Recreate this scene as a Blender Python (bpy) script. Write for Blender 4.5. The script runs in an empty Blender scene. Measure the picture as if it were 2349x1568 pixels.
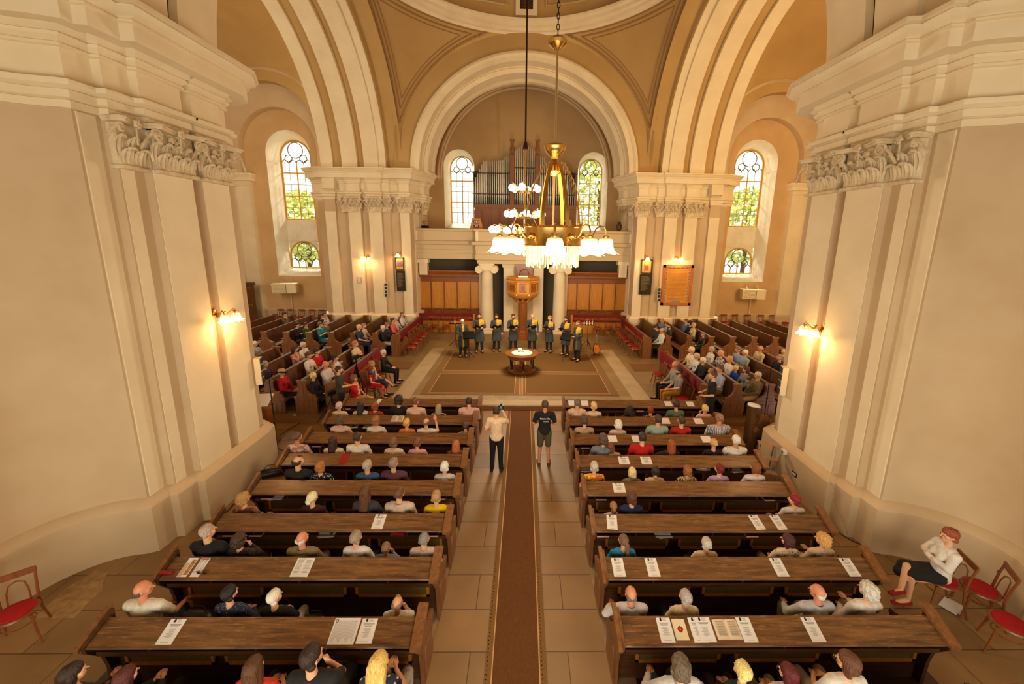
import bpy, bmesh, math, random
import numpy as np
from mathutils import Vector, Matrix
PI=math.pi; R=math.radians
SC=bpy.context.scene; COL=SC.collection
# ---------------------------------------------------------------- camera
IW,IH=2349,1568
FPX,PX,PY,YH,FVX,ROLL=913.,1217.,729.,545.,1199.,.0155
def cam_basis():
    p=math.atan((PY-YH)/FPX); yaw=math.atan((PX-FVX)/FPX*math.cos(p))
    fw=np.array([math.sin(yaw)*math.cos(p),math.cos(yaw)*math.cos(p),-math.sin(p)])
    r0=np.array([math.cos(yaw),-math.sin(yaw),0.]); u0=np.cross(r0,fw)
    return r0*math.cos(ROLL)+u0*math.sin(ROLL), -r0*math.sin(ROLL)+u0*math.cos(ROLL), fw
CR,CU,CF=cam_basis(); CC=np.array([0,0,5.43])
cd=bpy.data.cameras.new('camera'); cam=bpy.data.objects.new('camera',cd); COL.objects.link(cam)
cd.sensor_fit='HORIZONTAL'; cd.sensor_width=36; cd.lens=FPX/IW*36
cd.shift_x=(IW/2-PX)/IW; cd.shift_y=(PY-IH/2)/IW; cd.clip_start=.05; cd.clip_end=300
cam.matrix_world=Matrix([[CR[0],CU[0],-CF[0],CC[0]],[CR[1],CU[1],-CF[1],CC[1]],[CR[2],CU[2],-CF[2],CC[2]],[0,0,0,1]])
SC.camera=cam
# world coordinates of points measured on the survey photograph (plane of known depth, height or side)
def _ray(x,y): return CF+CR*(x-PX)/FPX-CU*(y-PY)/FPX
def atZ(x,y,z=0.): d=_ray(x,y); return CC+d*((z-CC[2])/d[2])
def atY(x,y,Y): d=_ray(x,y); return CC+d*((Y-CC[1])/d[1])
def atX(x,y,X): d=_ray(x,y); return CC+d*((X-CC[0])/d[0])
# ---------------------------------------------------------------- light and view
SC.view_settings.view_transform='Standard'; SC.view_settings.look='None'
SC.view_settings.gamma=1; SC.view_settings.use_curve_mapping=False
SC.view_settings.exposure=0.37
W=bpy.data.worlds.new('world'); SC.world=W; W.use_nodes=True
bg=W.node_tree.nodes['Background']; bg.inputs[0].default_value=(1,.95,.77,1); bg.inputs[1].default_value=1.55
SC.cycles.use_denoising=True
try: SC.cycles.denoiser='OPENIMAGEDENOISE'
except Exception: pass
SC.cycles.max_bounces=7; SC.cycles.diffuse_bounces=4; SC.cycles.glossy_bounces=3; SC.cycles.transparent_max_bounces=12
SC.cycles.sample_clamp_indirect=4; SC.cycles.caustics_reflective=False; SC.cycles.caustics_refractive=False
def lamp(kind,loc,energy,color,size=.1,rot=None,name=None,sizey=None,parent=None):
    l=bpy.data.lights.new(name or 'light',kind); l.energy=energy; l.color=color
    o=bpy.data.objects.new(name or 'light',l); COL.objects.link(o); o.location=loc
    if kind=='AREA':
        l.size=size
        if sizey: l.shape='RECTANGLE'; l.size_y=sizey
    elif kind=='SUN': l.angle=size
    else: l.shadow_soft_size=size
    if rot: o.rotation_euler=rot
    if parent: o.parent=parent
    return o
WARM=(1,.76,.46)
# added fill lamp behind the camera, then daylight from the hidden transept windows
lamp('AREA',(0,-3.2,2.6),340,(1,.84,.60),9,(R(84),0,0),'west_fill_lamp',3)
lamp('AREA',(13.4,7.2,8.2),800,(1,.62,.20),2.0,(R(90),0,R(0)),'daylight_south_window',6)
lamp('AREA',(-13.4,7.2,8.2),360,(1,.78,.50),2.0,(R(90),0,R(0)),'daylight_north_window',6)
# daylight falling steeply through each of the arched windows from outside
def window_daylight(x,y,z,tx,ty,tz,e):
    d=Vector((tx-x,ty-y,tz-z)); lamp('AREA',(x,y,z),e,(1,.92,.78),1.6,d.to_track_quat('-Z','Y').to_euler(),'daylight_through_window',1.2)
for sx in (-1,1): window_daylight(sx*14.6,27.0,12.6,sx*13.3,24.0,6.5,2200)
window_daylight(-5.2,29.6,12.4,-4.0,26.9,7.5,1300); window_daylight(5.4,29.6,12.4,4.3,26.9,7.5,1300)
# ---------------------------------------------------------------- materials
MATS={}
def lin(c):
    f=lambda v: v/12.92 if v<=.04045 else ((v+.055)/1.055)**2.4
    return tuple(f(v/255) for v in c)+(1,)
def mat(name,col,rough=.6,metal=0,kind=None,col2=None,scale=6,bump=.0,emit=None,estr=0,stretch=(1,1,1),spec=.4,thr=(.3,.7),detail=4):
    if name in MATS: return MATS[name]
    m=bpy.data.materials.new(name); m.use_nodes=True; nt=m.node_tree; N=nt.nodes; L=nt.links
    b=N['Principled BSDF']; b.inputs['Roughness'].default_value=rough; b.inputs['Metallic'].default_value=metal
    b.inputs['Specular IOR Level'].default_value=spec
    c=lin(col); b.inputs['Base Color'].default_value=c
    if emit: b.inputs['Emission Color'].default_value=lin(emit); b.inputs['Emission Strength'].default_value=estr
    if col2 or bump:
        tc=N.new('ShaderNodeTexCoord'); mp=N.new('ShaderNodeMapping'); L.new(tc.outputs['Object'],mp.inputs[0]); mp.inputs['Scale'].default_value=stretch
        if kind=='voronoi':
            t=N.new('ShaderNodeTexVoronoi'); out=t.outputs['Distance']
        elif kind=='wave':
            t=N.new('ShaderNodeTexWave'); t.inputs['Distortion'].default_value=4; t.inputs['Detail'].default_value=2; out=t.outputs['Fac']
        elif kind=='stripe':
            t=N.new('ShaderNodeTexWave'); t.inputs['Distortion'].default_value=0; out=t.outputs['Fac']
        elif kind=='brick':
            t=N.new('ShaderNodeTexBrick'); t.inputs['Color1'].default_value=(0,0,0,1); t.inputs['Color2'].default_value=(1,1,1,1); t.inputs['Mortar'].default_value=(.5,.5,.5,1); out=t.outputs['Color']
        else:
            t=N.new('ShaderNodeTexNoise'); t.inputs['Detail'].default_value=detail; t.inputs['Roughness'].default_value=.62; out=t.outputs['Fac']
        L.new(mp.outputs[0],t.inputs[0]); t.inputs['Scale'].default_value=scale
        if col2:
            r=N.new('ShaderNodeValToRGB'); r.color_ramp.elements[0].position=thr[0]; r.color_ramp.elements[1].position=thr[1]
            r.color_ramp.elements[0].color=c; r.color_ramp.elements[1].color=lin(col2)
            L.new(out,r.inputs[0]); L.new(r.outputs[0],b.inputs['Base Color'])
        if bump:
            bp=N.new('ShaderNodeBump'); bp.inputs['Strength'].default_value=bump; bp.inputs['Distance'].default_value=.02
            L.new(out,bp.inputs['Height']); L.new(bp.outputs[0],b.inputs['Normal'])
    MATS[name]=m; return m
CREAM=mat('cream_plaster',(238,222,190),.85,col2=(226,208,174),scale=.9,thr=(.35,.7))
TAN=mat('tan_plaster',(208,184,150),.88,col2=(194,166,130),scale=.7,thr=(.35,.75))
OCHRE=mat('ochre_plaster',(192,158,104),.9,col2=(178,142,88),scale=.5,thr=(.3,.75))
PALE=mat('pale_reveal',(236,228,208),.85,col2=(216,202,172),scale=1.5,thr=(.4,.8))
STONE=None
def slab_mat(name,c1,c2,c3,bw,bh,rot=0,mort=.007,rough=.45):
    m=bpy.data.materials.new(name); m.use_nodes=True; nt=m.node_tree; N=nt.nodes; L=nt.links; b=N['Principled BSDF']; b.inputs['Roughness'].default_value=rough
    tc=N.new('ShaderNodeTexCoord'); mp=N.new('ShaderNodeMapping'); L.new(tc.outputs['Object'],mp.inputs[0]); mp.inputs['Rotation'].default_value=(0,0,rot)
    t=N.new('ShaderNodeTexBrick'); L.new(mp.outputs[0],t.inputs[0]); t.inputs['Scale'].default_value=1; t.inputs['Brick Width'].default_value=bw; t.inputs['Row Height'].default_value=bh
    t.inputs['Mortar Size'].default_value=mort; t.inputs['Bias'].default_value=-.1
    t.inputs['Color1'].default_value=lin(c1); t.inputs['Color2'].default_value=lin(c2); t.inputs['Mortar'].default_value=lin(c3)
    n=N.new('ShaderNodeTexNoise'); n.inputs['Scale'].default_value=1.7; n.inputs['Detail'].default_value=6; L.new(tc.outputs['Object'],n.inputs[0])
    mx=N.new('ShaderNodeMix'); mx.data_type='RGBA'; mx.blend_type='MULTIPLY'; mx.inputs[0].default_value=.55
    r=N.new('ShaderNodeValToRGB'); r.color_ramp.elements[0].position=.3; r.color_ramp.elements[0].color=(.55,.53,.5,1); r.color_ramp.elements[1].position=.72; r.color_ramp.elements[1].color=(1.0,1.0,1.0,1)
    L.new(n.outputs[0],r.inputs[0]); L.new(t.outputs[0],mx.inputs[6]); L.new(r.outputs[0],mx.inputs[7]); L.new(mx.outputs[2],b.inputs['Base Color'])
    return m
STONE=slab_mat('floor_flagstone',(162,124,80),(140,110,72),(90,64,36),1.3,.62)
STONE2=slab_mat('stage_flagstone',(154,126,82),(138,110,68),(100,74,42),1.1,.7)
DIAM=slab_mat('diamond_flagstone',(168,146,110),(158,138,104),(120,98,68),.42,.42,PI/4)
def wood(name,c1,c2,ax=0,rough=.38,scale=3.2,spec=.5,worn=None):
    st=[7,7,7]; st[ax]=.55
    m=mat(name,c1,rough,col2=c2,scale=scale,stretch=tuple(st),bump=.12,thr=(.32,.68),spec=spec,detail=6)
    if worn:
        nt=m.node_tree; N=nt.nodes; L=nt.links; b=N['Principled BSDF']
        src=b.inputs['Base Color'].links[0].from_socket
        n=N.new('ShaderNodeTexNoise'); n.inputs['Scale'].default_value=5; n.inputs['Detail'].default_value=8; n.inputs['Roughness'].default_value=.75
        tc=N.new('ShaderNodeTexCoord'); mp=N.new('ShaderNodeMapping'); s2=[9,9,9]; s2[ax]=1.2; mp.inputs['Scale'].default_value=s2; L.new(tc.outputs['Object'],mp.inputs[0]); L.new(mp.outputs[0],n.inputs[0])
        r=N.new('ShaderNodeValToRGB'); r.color_ramp.elements[0].position=.55; r.color_ramp.elements[0].color=(0,0,0,1); r.color_ramp.elements[1].position=.66; r.color_ramp.elements[1].color=(.75,.75,.75,1)
        L.new(n.outputs[0],r.inputs[0]); mx=N.new('ShaderNodeMix'); mx.data_type='RGBA'; L.new(r.outputs[0],mx.inputs[0]); L.new(src,mx.inputs[6]); mx.inputs[7].default_value=lin(worn); L.new(mx.outputs[2],b.inputs['Base Color'])
    return m
PEWTOP=wood('pew_ledge_wood',(74,50,33),(140,98,60),0,.3,worn=(176,126,70))
PEWDK=wood('pew_dark_wood',(62,38,20),(96,60,32),0,.42)
PEWEND=wood('pew_end_wood',(106,66,38),(142,94,54),2,.4)
PEWSIDE=wood('side_pew_wood',(82,48,24),(112,70,36),0,.42)
PEWSEAT=wood('pew_seat_wood',(132,104,80),(160,128,98),0,.3)
OLIVE=mat('olive_cloth_panel',(120,98,50),.85,col2=(104,82,42),scale=30)
OAK=wood('golden_oak',(176,112,36),(206,140,52),2,.32)
OAKD=wood('brown_oak',(120,66,22),(150,86,32),2,.35)
BENT=wood('bentwood',(110,58,26),(140,78,38),2,.3)
RED=mat('red_felt',(176,12,22),.85,col2=(150,8,16),scale=12)
VELVET=mat('crimson_velvet',(120,8,18),.8,col2=(96,4,14),scale=5)
GOLDT=mat('gold_lettering',(214,130,50),.5,metal=.2)
BRASS=mat('brass',(224,186,112),.24,metal=1)
BRASSD=mat('aged_brass',(170,120,50),.35,metal=1)
BLACK=mat('black_paint',(18,16,16),.4)
BLACKM=mat('black_metal',(24,23,22),.35,metal=.6)
WHITE=mat('white_paint',(232,228,220),.5)
PAPER=mat('paper',(236,232,232),.7)
INK=mat('ink_grey',(120,118,122),.8)
INKD=mat('ink_black',(40,38,42),.8)
GREYM=mat('aluminium',(176,174,168),.35,metal=.8)
RUG=mat('jute_rug',(116,82,34),.95,col2=(102,70,28),scale=60,bump=.1,stretch=(1,4,1))
RUGB=mat('rug_border',(132,98,56),.95,col2=(118,86,48),scale=50,bump=.1)
RUGL=mat('rug_pale_line',(206,160,112),.95)
# ---------------------------------------------------------------- mesh builder
class MB:
    def __init__(s): s.v=[]; s.f=[]; s.m=[]; s.cur=0
    def add(s,vs,fs,mi=None):
        o=len(s.v); s.v+= [tuple(map(float,p)) for p in vs]
        for f in fs: s.f.append(tuple(i+o for i in f)); s.m.append(s.cur if mi is None else mi)
        return s
    def box(s,x0,y0,z0,x1,y1,z1,mi=None):
        v=[(x0,y0,z0),(x1,y0,z0),(x1,y1,z0),(x0,y1,z0),(x0,y0,z1),(x1,y0,z1),(x1,y1,z1),(x0,y1,z1)]
        return s.add(v,[(0,3,2,1),(4,5,6,7),(0,1,5,4),(1,2,6,5),(2,3,7,6),(3,0,4,7)],mi)
    def prism(s,poly,a,b,axis='y',mi=None):
        """poly of 2D points extruded along axis from a to b"""
        n=len(poly)
        def P(p,t): return {'x':(t,p[0],p[1]),'y':(p[0],t,p[1]),'z':(p[0],p[1],t)}[axis]
        v=[P(p,a) for p in poly]+[P(p,b) for p in poly]
        f=[tuple(range(n))[::-1],tuple(range(n,2*n))]+[(i,(i+1)%n,n+(i+1)%n,n+i) for i in range(n)]
        return s.add(v,f,mi)
    def tube(s,pts,r,n=8,cap=True,mi=None):
        pts=[Vector(p) for p in pts]; rs=r if hasattr(r,'__len__') else [r]*len(pts)
        o=len(s.v); up=Vector((0,0,1)); prev=None
        for i,p in enumerate(pts):
            t=((pts[min(i+1,len(pts)-1)]-pts[max(i-1,0)])).normalized()
            if prev is None:
                a=up if abs(t.z)<.9 else Vector((1,0,0)); u=t.cross(a).normalized()
            else:
                u=(prev-t*prev.dot(t))
                u=u.normalized() if u.length>1e-6 else t.orthogonal().normalized()
            prev=u; w=t.cross(u)
            for k in range(n):
                an=2*PI*k/n; q=p+(u*math.cos(an)+w*math.sin(an))*rs[i]; s.v.append(tuple(q))
        for i in range(len(pts)-1):
            for k in range(n): s.f.append((o+i*n+k,o+i*n+(k+1)%n,o+(i+1)*n+(k+1)%n,o+(i+1)*n+k)); s.m.append(s.cur if mi is None else mi)
        if cap:
            s.f.append(tuple(o+k for k in range(n))[::-1]); s.m.append(s.cur if mi is None else mi)
            e=o+(len(pts)-1)*n; s.f.append(tuple(e+k for k in range(n))); s.m.append(s.cur if mi is None else mi)
        return s
    def lathe(s,prof,c=(0,0,0),n=20,a0=0,a1=2*PI,sx=1,sy=1,mi=None):
        full=abs(a1-a0-2*PI)<1e-6; m=n if full else n+1; o=len(s.v)
        for r,z in prof:
            for k in range(m):
                a=a0+(a1-a0)*k/n; s.v.append((c[0]+r*sx*math.cos(a),c[1]+r*sy*math.sin(a),c[2]+z))
        for i in range(len(prof)-1):
            for k in range(n):
                k2=(k+1)%m; s.f.append((o+i*m+k,o+i*m+k2,o+(i+1)*m+k2,o+(i+1)*m+k)); s.m.append(s.cur if mi is None else mi)
        return s
    def ball(s,c,r,n=8,mi=None):
        r=r if hasattr(r,'__len__') else (r,r,r); o=len(s.v); m=n*2; rows=n-1
        s.v.append((c[0],c[1],c[2]-r[2]))
        for i in range(1,n):
            ph=-PI/2+PI*i/n
            for k in range(m): s.v.append((c[0]+r[0]*math.cos(ph)*math.cos(2*PI*k/m),c[1]+r[1]*math.cos(ph)*math.sin(2*PI*k/m),c[2]+r[2]*math.sin(ph)))
        s.v.append((c[0],c[1],c[2]+r[2])); mm=s.cur if mi is None else mi
        for k in range(m):
            s.f.append((o,o+1+(k+1)%m,o+1+k)); s.m.append(mm)
            t=o+1+(rows-1)*m; s.f.append((t+k,t+(k+1)%m,o+1+rows*m)); s.m.append(mm)
        for i in range(rows-1):
            for k in range(m): a=o+1+i*m; s.f.append((a+k,a+(k+1)%m,a+m+(k+1)%m,a+m+k)); s.m.append(mm)
        return s
    def grid(s,P,mi=None,closed=False):
        """P rows x cols of points"""
        o=len(s.v); nr=len(P); nc=len(P[0])
        for row in P: s.v+= [tuple(map(float,q)) for q in row]
        for i in range(nr-1):
            for k in range(nc if closed else nc-1):
                k2=(k+1)%nc; s.f.append((o+i*nc+k,o+i*nc+k2,o+(i+1)*nc+k2,o+(i+1)*nc+k)); s.m.append(s.cur if mi is None else mi)
        return s
    def sweep(s,path,prof,mi=None):
        """path of (x,y); room lies on the right of travel; prof list of (offset into room, z)"""
        n=len(path); nor=[]
        for i in range(n-1):
            d=Vector(path[i+1])-Vector(path[i]); d.normalize(); nor.append(Vector((d.y,-d.x)))
        rows=[]
        for off,z in prof:
            row=[]
            for i in range(n):
                a=nor[max(i-1,0)]; b=nor[min(i,n-2)]; m=a+b
                k=m.length_squared
                m=m*(2/k) if k>.15 else b
                if m.length>2.5: m=m.normalized()*2.5
                row.append((path[i][0]+m.x*off,path[i][1]+m.y*off,z))
            rows.append(row)
        return s.grid(rows,mi)
    def xf(s,M,start=0):
        for i in range(start,len(s.v)): s.v[i]=tuple(M@Vector(s.v[i]))
        return s
    def mirror(s):
        s.v=[(-x,y,z) for x,y,z in s.v]; s.f=[f[::-1] for f in s.f]; return s
    def mesh(s,name,mats,smooth=35):
        me=bpy.data.meshes.new(name); me.from_pydata(s.v,[],s.f)
        for m in (mats if isinstance(mats,(list,tuple)) else [mats]): me.materials.append(m)
        if any(s.m): me.polygons.foreach_set('material_index',s.m)
        me.update()
        if smooth:
            me.polygons.foreach_set('use_smooth',[True]*len(me.polygons)); me.set_sharp_from_angle(angle=R(smooth))
        return me
    def obj(s,name,mats,parent=None,smooth=35,**k):
        return link(name,s.mesh(name,mats,smooth),parent,**k)
def link(name,data,parent=None,label=None,cat=None,group=None,kind=None,loc=None,rz=None):
    o=bpy.data.objects.new(name,data); COL.objects.link(o)
    if parent: o.parent=parent
    if label: o['label']=label
    if cat: o['category']=cat
    if group: o['group']=group
    if kind: o['kind']=kind
    if loc is not None: o.location=tuple(float(q) for q in loc)
    if rz is not None: o.rotation_euler=(0,0,rz)
    return o
def thing(name,label,cat,loc=(0,0,0),rz=0,group=None): return link(name,None,None,label,cat,group,None,loc,rz)
KIDS={}
def kids(o):
    if o.name not in KIDS or True: return [c for c in o.children]
def dup(o,parent=None,loc=None,rz=None,label=None,group=None):
    c=o.copy(); COL.objects.link(c)
    if parent is not None: c.parent=parent
    if loc is not None: c.location=tuple(float(q) for q in loc)
    if rz is not None: c.rotation_euler=(0,0,rz)
    if label: c['label']=label
    if group: c['group']=group
    for ch in list(o.children): dup(ch,c)
    return c
# ================================================================ THE ROOM
SP=8.66   # springing height of the arches
CY=15.2   # centre of the crossing
def arch(mb,prof,c,axis='y',n=40,a0=0,a1=PI,ez=1.,mi=None):
    """prof (radius, position along axis); semicircle standing on c=(across, z)"""
    P=[]
    for r,t in prof:
        row=[]
        for k in range(n+1):
            a=a1+(a0-a1)*k/n; u=c[0]+r*math.cos(a); z=c[1]+r*ez*math.sin(a)
            row.append((u,t,z) if axis=='y' else (t,u,z))
        P.append(row)
    mb.grid(P,mi)
BASEP=[(.16,0),(.16,.84),(.13,.88),(.03,.95),(0,.96)]
ENTA=[(.0,7.12),(.04,7.12),(.04,7.22),(.02,7.23),(.08,7.25),(.08,7.35),(.06,7.36),(.14,7.40),(.16,7.44),(.16,7.47),(.0,7.49)]
FRIE=[(0,7.48),(0,7.98)]
CORNL=[(0,7.9),(.05,7.91),(.05,7.95),(.02,7.96),(.09,8.02),(.1,8.06),(.07,8.07),(.15,8.12),(.2,8.17),(.2,8.23)]
CORN=[(.0,8.2),(.1,8.2),(.12,8.14),(.36,8.14),(.38,8.2),(.38,8.36),(.42,8.37),(.42,8.40),(.40,8.42),(.46,8.46),(.54,8.5),(.56,8.53),(.54,8.55),(.6,8.56),(.6,8.62),(.3,8.66),(-.25,8.68)]
CORN_OLD=[(0,7.98),(.06,7.99),(.07,8.05),(.15,8.1),(.16,8.16),(.2,8.17),(.2,8.2),(.42,8.22),(.42,8.38),(.47,8.4),(.56,8.52),(.6,8.54),(.6,8.62),(.3,8.66),(-.25,8.68)]
def arc2(cx,cy,r,a0,a1,n): return [(cx+r*math.cos(R(a0+(a1-a0)*i/n)),cy+r*math.sin(R(a0+(a1-a0)*i/n))) for i in range(n+1)]
NEARP=[(-7.62,-3.4),(-7.62,4.72),(-7.46,4.74)]+arc2(-6.36,4.98,1.2,182,96,14)[:]+[(-6.42,6.2),(-6.39,6.56),(-6.27,6.58),(-6.25,6.98),(-6.13,7.0),(-6.13,7.8),(-6.24,7.82),(-6.24,8.0),(-6.13,8.02),(-6.13,8.72),(-6.22,8.74),(-6.26,9.05)]
NEARB=NEARP+[(-6.9,9.5),(-10.2,9.5),(-10.2,6.6),(-17,6.6)]
FARP=[(-11.2,24),(-10.9,22.0),(-10.4,21.72),(-10.38,21.6),(-9.82,21.6),(-9.8,21.72),(-9.18,21.72),(-9.17,21.55),(-8.5,21.55),(-8.49,21.7),(-8.1,21.7),(-8.09,21.5),(-7.42,21.5),(-7.41,21.62),(-7.02,21.62),(-6.98,21.74),(-6.5,21.66),(-6.48,21.55),(-5.98,21.55),(-5.96,22.0),(-5.92,23.6),(-6.3,23.62),(-6.3,27.0)]
WP=[(-17.0,27.2),(-17.0,24.0)]
for side,nm in ((-1,'left'),(1,'right')):
    def fin(mb,name,m,**k):
        if side>0: mb.mirror()
        return mb.obj(name,m,kind='structure',**k)
    a=MB(); a.sweep(NEARB,[(0,.9),(0,7.14)]); fin(a,'wall_'+nm,[TAN])
    # cream faces of the pilasters are thin slabs of plaster on the pier
    a=MB()
    for (y0,y1,x) in ((6.6,6.98,-6.27),(7.0,7.8,-6.13),(8.02,8.72,-6.13)): a.box(x-.1,y0+.01,.96,x+.012,y1-.01,6.38)
    a.box(-7.0,6.24,.96,-6.395,6.54,7.1)
    fin(a,'trim_1',CREAM)
    NBB=NEARP[:-9]+[(-6.25,6.98),(-6.13,7.0),(-6.13,8.72),(-6.2,9.05),(-6.9,9.5),(-10.2,9.5)]
    a=MB(); a.sweep(NBB,[(o,z) for o,z in BASEP]); fin(a,'baseboard_'+nm,[TAN])
    a=MB(); a.sweep(NEARP+[(-7,9.5),(-10.2,9.5)],ENTA); fin(a,'trim_2',CREAM)
    a=MB(); a.sweep(NEARP+[(-7,9.5),(-10.2,9.5)],FRIE); fin(a,'trim_3',CREAM)
    NEARC=NEARP[:-12]+[(-6.42,6.2),(-6.41,6.42),(-6.24,6.44),(-6.22,6.86),(-6.05,6.88),(-6.05,8.76),(-6.2,9.05),(-7,9.5),(-10.2,9.5)]
    a=MB(); a.sweep(NEARP+[(-7,9.5),(-10.2,9.5)],CORNL); a.sweep(NEARC,CORN); fin(a,'trim_4',CREAM)
    # wall rising over the near cornice: jambs of the great west arch and the gallery bay behind
    a=MB(); a.sweep([(-7.62,-3.4),(-7.62,4.8)]+arc2(-6.4,5.0,1.25,182,96,10)+[(-6.4,6.3),(-6.42,6.6)],[(-.05,8.66),(-.05,16)]); fin(a,'wall_'+nm+'_upper',OCHRE)
    a=MB()
    # far pier
    b0=[(o,z+.13+(.17 if z>.5 else 0)) for o,z in BASEP]
    a.sweep(FARP,[(0,1.1),(0,7.3)]); fin(a,'wall_'+nm+'_pier',[TAN])
    a=MB()
    for (x0,x1,y) in ((-10.38,-9.82,21.6),(-9.17,-8.5,21.55),(-8.09,-7.42,21.5),(-6.48,-5.98,21.55)): a.box(x0+.01,y-.012,1.26,x1-.01,y+.05,6.62)
    a.box(-5.97,22.2,1.26,-5.93,23.3,6.62); fin(a,'trim_5',CREAM)
    a=MB(); a.sweep(FARP,b0); fin(a,'baseboard_'+nm+'_pier',CREAM)
    up=lambda P:[(o*.85,z+.13) for o,z in P]
    PF=[(-11.2,22.1),(-10.75,21.85)]+FARP[2:20]+[(-5.75,22.3),(-5.7,22.7),(-5.45,22.75),(-5.4,23.6),(-6.3,23.62)]
    a=MB(); a.sweep(PF,up(ENTA)); fin(a,'trim_6',CREAM)
    a=MB(); a.sweep(PF,up(FRIE)); fin(a,'trim_7',CREAM)
    PC=[(-11.2,22.1),(-10.4,21.6),(-9.7,21.6),(-9.3,21.55),(-7.42,21.5),(-7.38,21.6),(-6.6,21.62),(-6.48,21.55),(-5.98,21.55),(-5.75,22.3),(-5.45,22.8),(-5.4,23.6)]
    a=MB(); a.sweep(PF,up(CORNL)); a.sweep(PC,up(CORN)); fin(a,'trim_8',CREAM)
    # transept arch: stepped orders, spanning along Y
    a=MB(); rr=CY-9.0
    arch(a,[(6.5,-6.3),(6.5,-6.95),(6.32,-7.0),(6.32,-7.4)],(CY,SP),'x'); 
    arch(a,[(6.32,-8.12),(6.32,-8.46)],(CY,SP),'x'); arch(a,[(6.32,-9.22),(6.32,-9.7)],(CY,SP),'x')
    fin(a,'wall_'+nm+'_arch',OCHRE)
    a=MB(); arch(a,[(6.35,-7.4),(6.16,-7.4),(6.16,-8.12),(6.35,-8.12)],(CY,SP),'x'); arch(a,[(6.35,-8.46),(6.16,-8.46),(6.16,-9.22),(6.35,-9.22)],(CY,SP),'x'); arch(a,[(6.35,-7.05),(6.25,-7.05),(6.25,-7.4)],(CY,SP),'x'); arch(a,[(6.5,-9.7),(6.2,-9.7),(6.2,-10.3),(6.5,-10.3)],(CY,SP),'x',60,a0=-.15,a1=PI+.15)
    fin(a,'trim_9',CREAM)
    # transept vault with the lunette over the window
    a=MB(); P=[]
    for t in (-10.3,-17.0):
        P.append([(t,CY+7.95*math.cos(PI*k/40),13.7+2.4*math.sin(PI*k/40)) for k in range(41)])
    a.grid(P); fin(a,'ceiling_'+nm,OCHRE)
    a=MB(); a.box(-17.2,5,0,-17.0,27.3,17); fin(a,'wall_'+nm+'_end',OCHRE)
    # transept back wall in nested orders around the window niche
    def wallhole(mb,y,x0,x1,z0,z1,cx,w,zb,zt,n=24):
        """wall in plane y with a round-headed opening"""
        r=w/2; zc=zt-r
        mb.add([(x0,y,z0),(cx-r,y,z0),(cx-r,y,z1),(x0,y,z1)],[(0,1,2,3)]); mb.add([(cx+r,y,z0),(x1,y,z0),(x1,y,z1),(cx+r,y,z1)],[(0,1,2,3)])
        if zb>z0: mb.add([(cx-r,y,z0),(cx+r,y,z0),(cx+r,y,zb),(cx-r,y,zb)],[(0,1,2,3)])
        pts=[(cx-r*math.cos(PI*k/n),zc+r*math.sin(PI*k/n)) for k in range(n+1)]
        for k in range(n):
            (xa,za),(xb,zb2)=pts[k],pts[k+1]; mb.add([(xa,y,za),(xb,y,zb2),(xb,y,z1),(xa,y,z1)],[(0,1,2,3)])
    def outline(cx,w,zb,zt,y,n=24):
        r=w/2; zc=zt-r
        return [(cx-r,y,zb)]+[(cx-r*math.cos(PI*k/n),y,zc+r*math.sin(PI*k/n)) for k in range(n+1)]+[(cx+r,y,zb)]
    WX=-13.33
    a=MB(); wallhole(a,24.0,-17,-10.6,0,12.6,WX,2.5,3.0,11.1); fin(a,'wall_'+nm+'_back',mat('niche_ochre',(214,180,132),.9,col2=(200,162,114),scale=.8))
    a=MB(); wallhole(a,23.55,-17,-10.3,8.66,14.6,-13.62,4.25,8.66,12.15); a.grid([outline(-13.62,4.25,8.66,12.15,23.55),outline(-13.62,4.25,8.66,12.15,24.0)]); fin(a,'wall_'+nm+'_lunette',TAN)
    a=MB(); wallhole(a,23.1,-17.2,-10.2,8.9,14.6,-13.9,5.7,8.9,13.3); a.grid([outline(-13.9,5.7,8.9,13.3,23.1),outline(-13.9,5.7,8.9,13.3,23.56)]); fin(a,'wall_'+nm+'_spandrel',OCHRE)
    a=MB()
    for dr,dy in ((0.04,.07),(.10,.05)):
        pts=[(x,y-.0,z) for x,y,z in outline(-13.9,5.7+2*dr+.9,10.4,13.3+dr+.5,23.1)]
        a.tube(pts,dy*.6,6)
    fin(a,'trim_10',TAN)
    # corner pilaster of the transept with cap moulding
    a=MB(); a.sweep([(-17,23.96),(-16.3,23.96),(-16.28,23.7),(-15.5,23.7),(-15.48,24.02)],[(0,.9),(0,8.1),(.04,8.12),(.04,8.2)]+[(o*.4,z+.1) for o,z in CORN_OLD[:-1]]); fin(a,'trim_11',CREAM)
    a=MB(); a.sweep([(-17,24.0),(-16.3,24.0),(-16.28,23.7),(-15.5,23.7),(-15.48,24),(-11.2,24),(-10.9,22.05)],[(.1,.1),(.1,.95),(.02,1.02),(0,1.04)]); fin(a,'baseboard_'+nm+'_back',TAN)
    # splayed window recess
    a=MB(); GX=-13.42; a.grid([outline(WX,2.5,3.0,11.1,24.0),outline(GX,1.78,3.4,10.75,24.95)]); a.add([(WX-1.25,24,3.0),(WX+1.25,24,3.0),(GX+.89,24.95,3.4),(GX-.89,24.95,3.4)],[(0,1,2,3)])
    a.box(GX-.9,24.93,5.0,GX+.9,25.05,6.33)
    # spandrels of the infill over the low window
    r=.86
    for k in range(16):
        a0,a1=PI*k/16,PI*(k+1)/16; a.add([(GX-r*math.cos(a0),24.93,4.14+r*math.sin(a0)),(GX-r*math.cos(a1),24.93,4.14+r*math.sin(a1)),(GX-r*math.cos(a1),24.93,5.01),(GX-r*math.cos(a0),24.93,5.01)],[(0,1,2,3)])
    fin(a,'trim_12',PALE)
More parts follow.
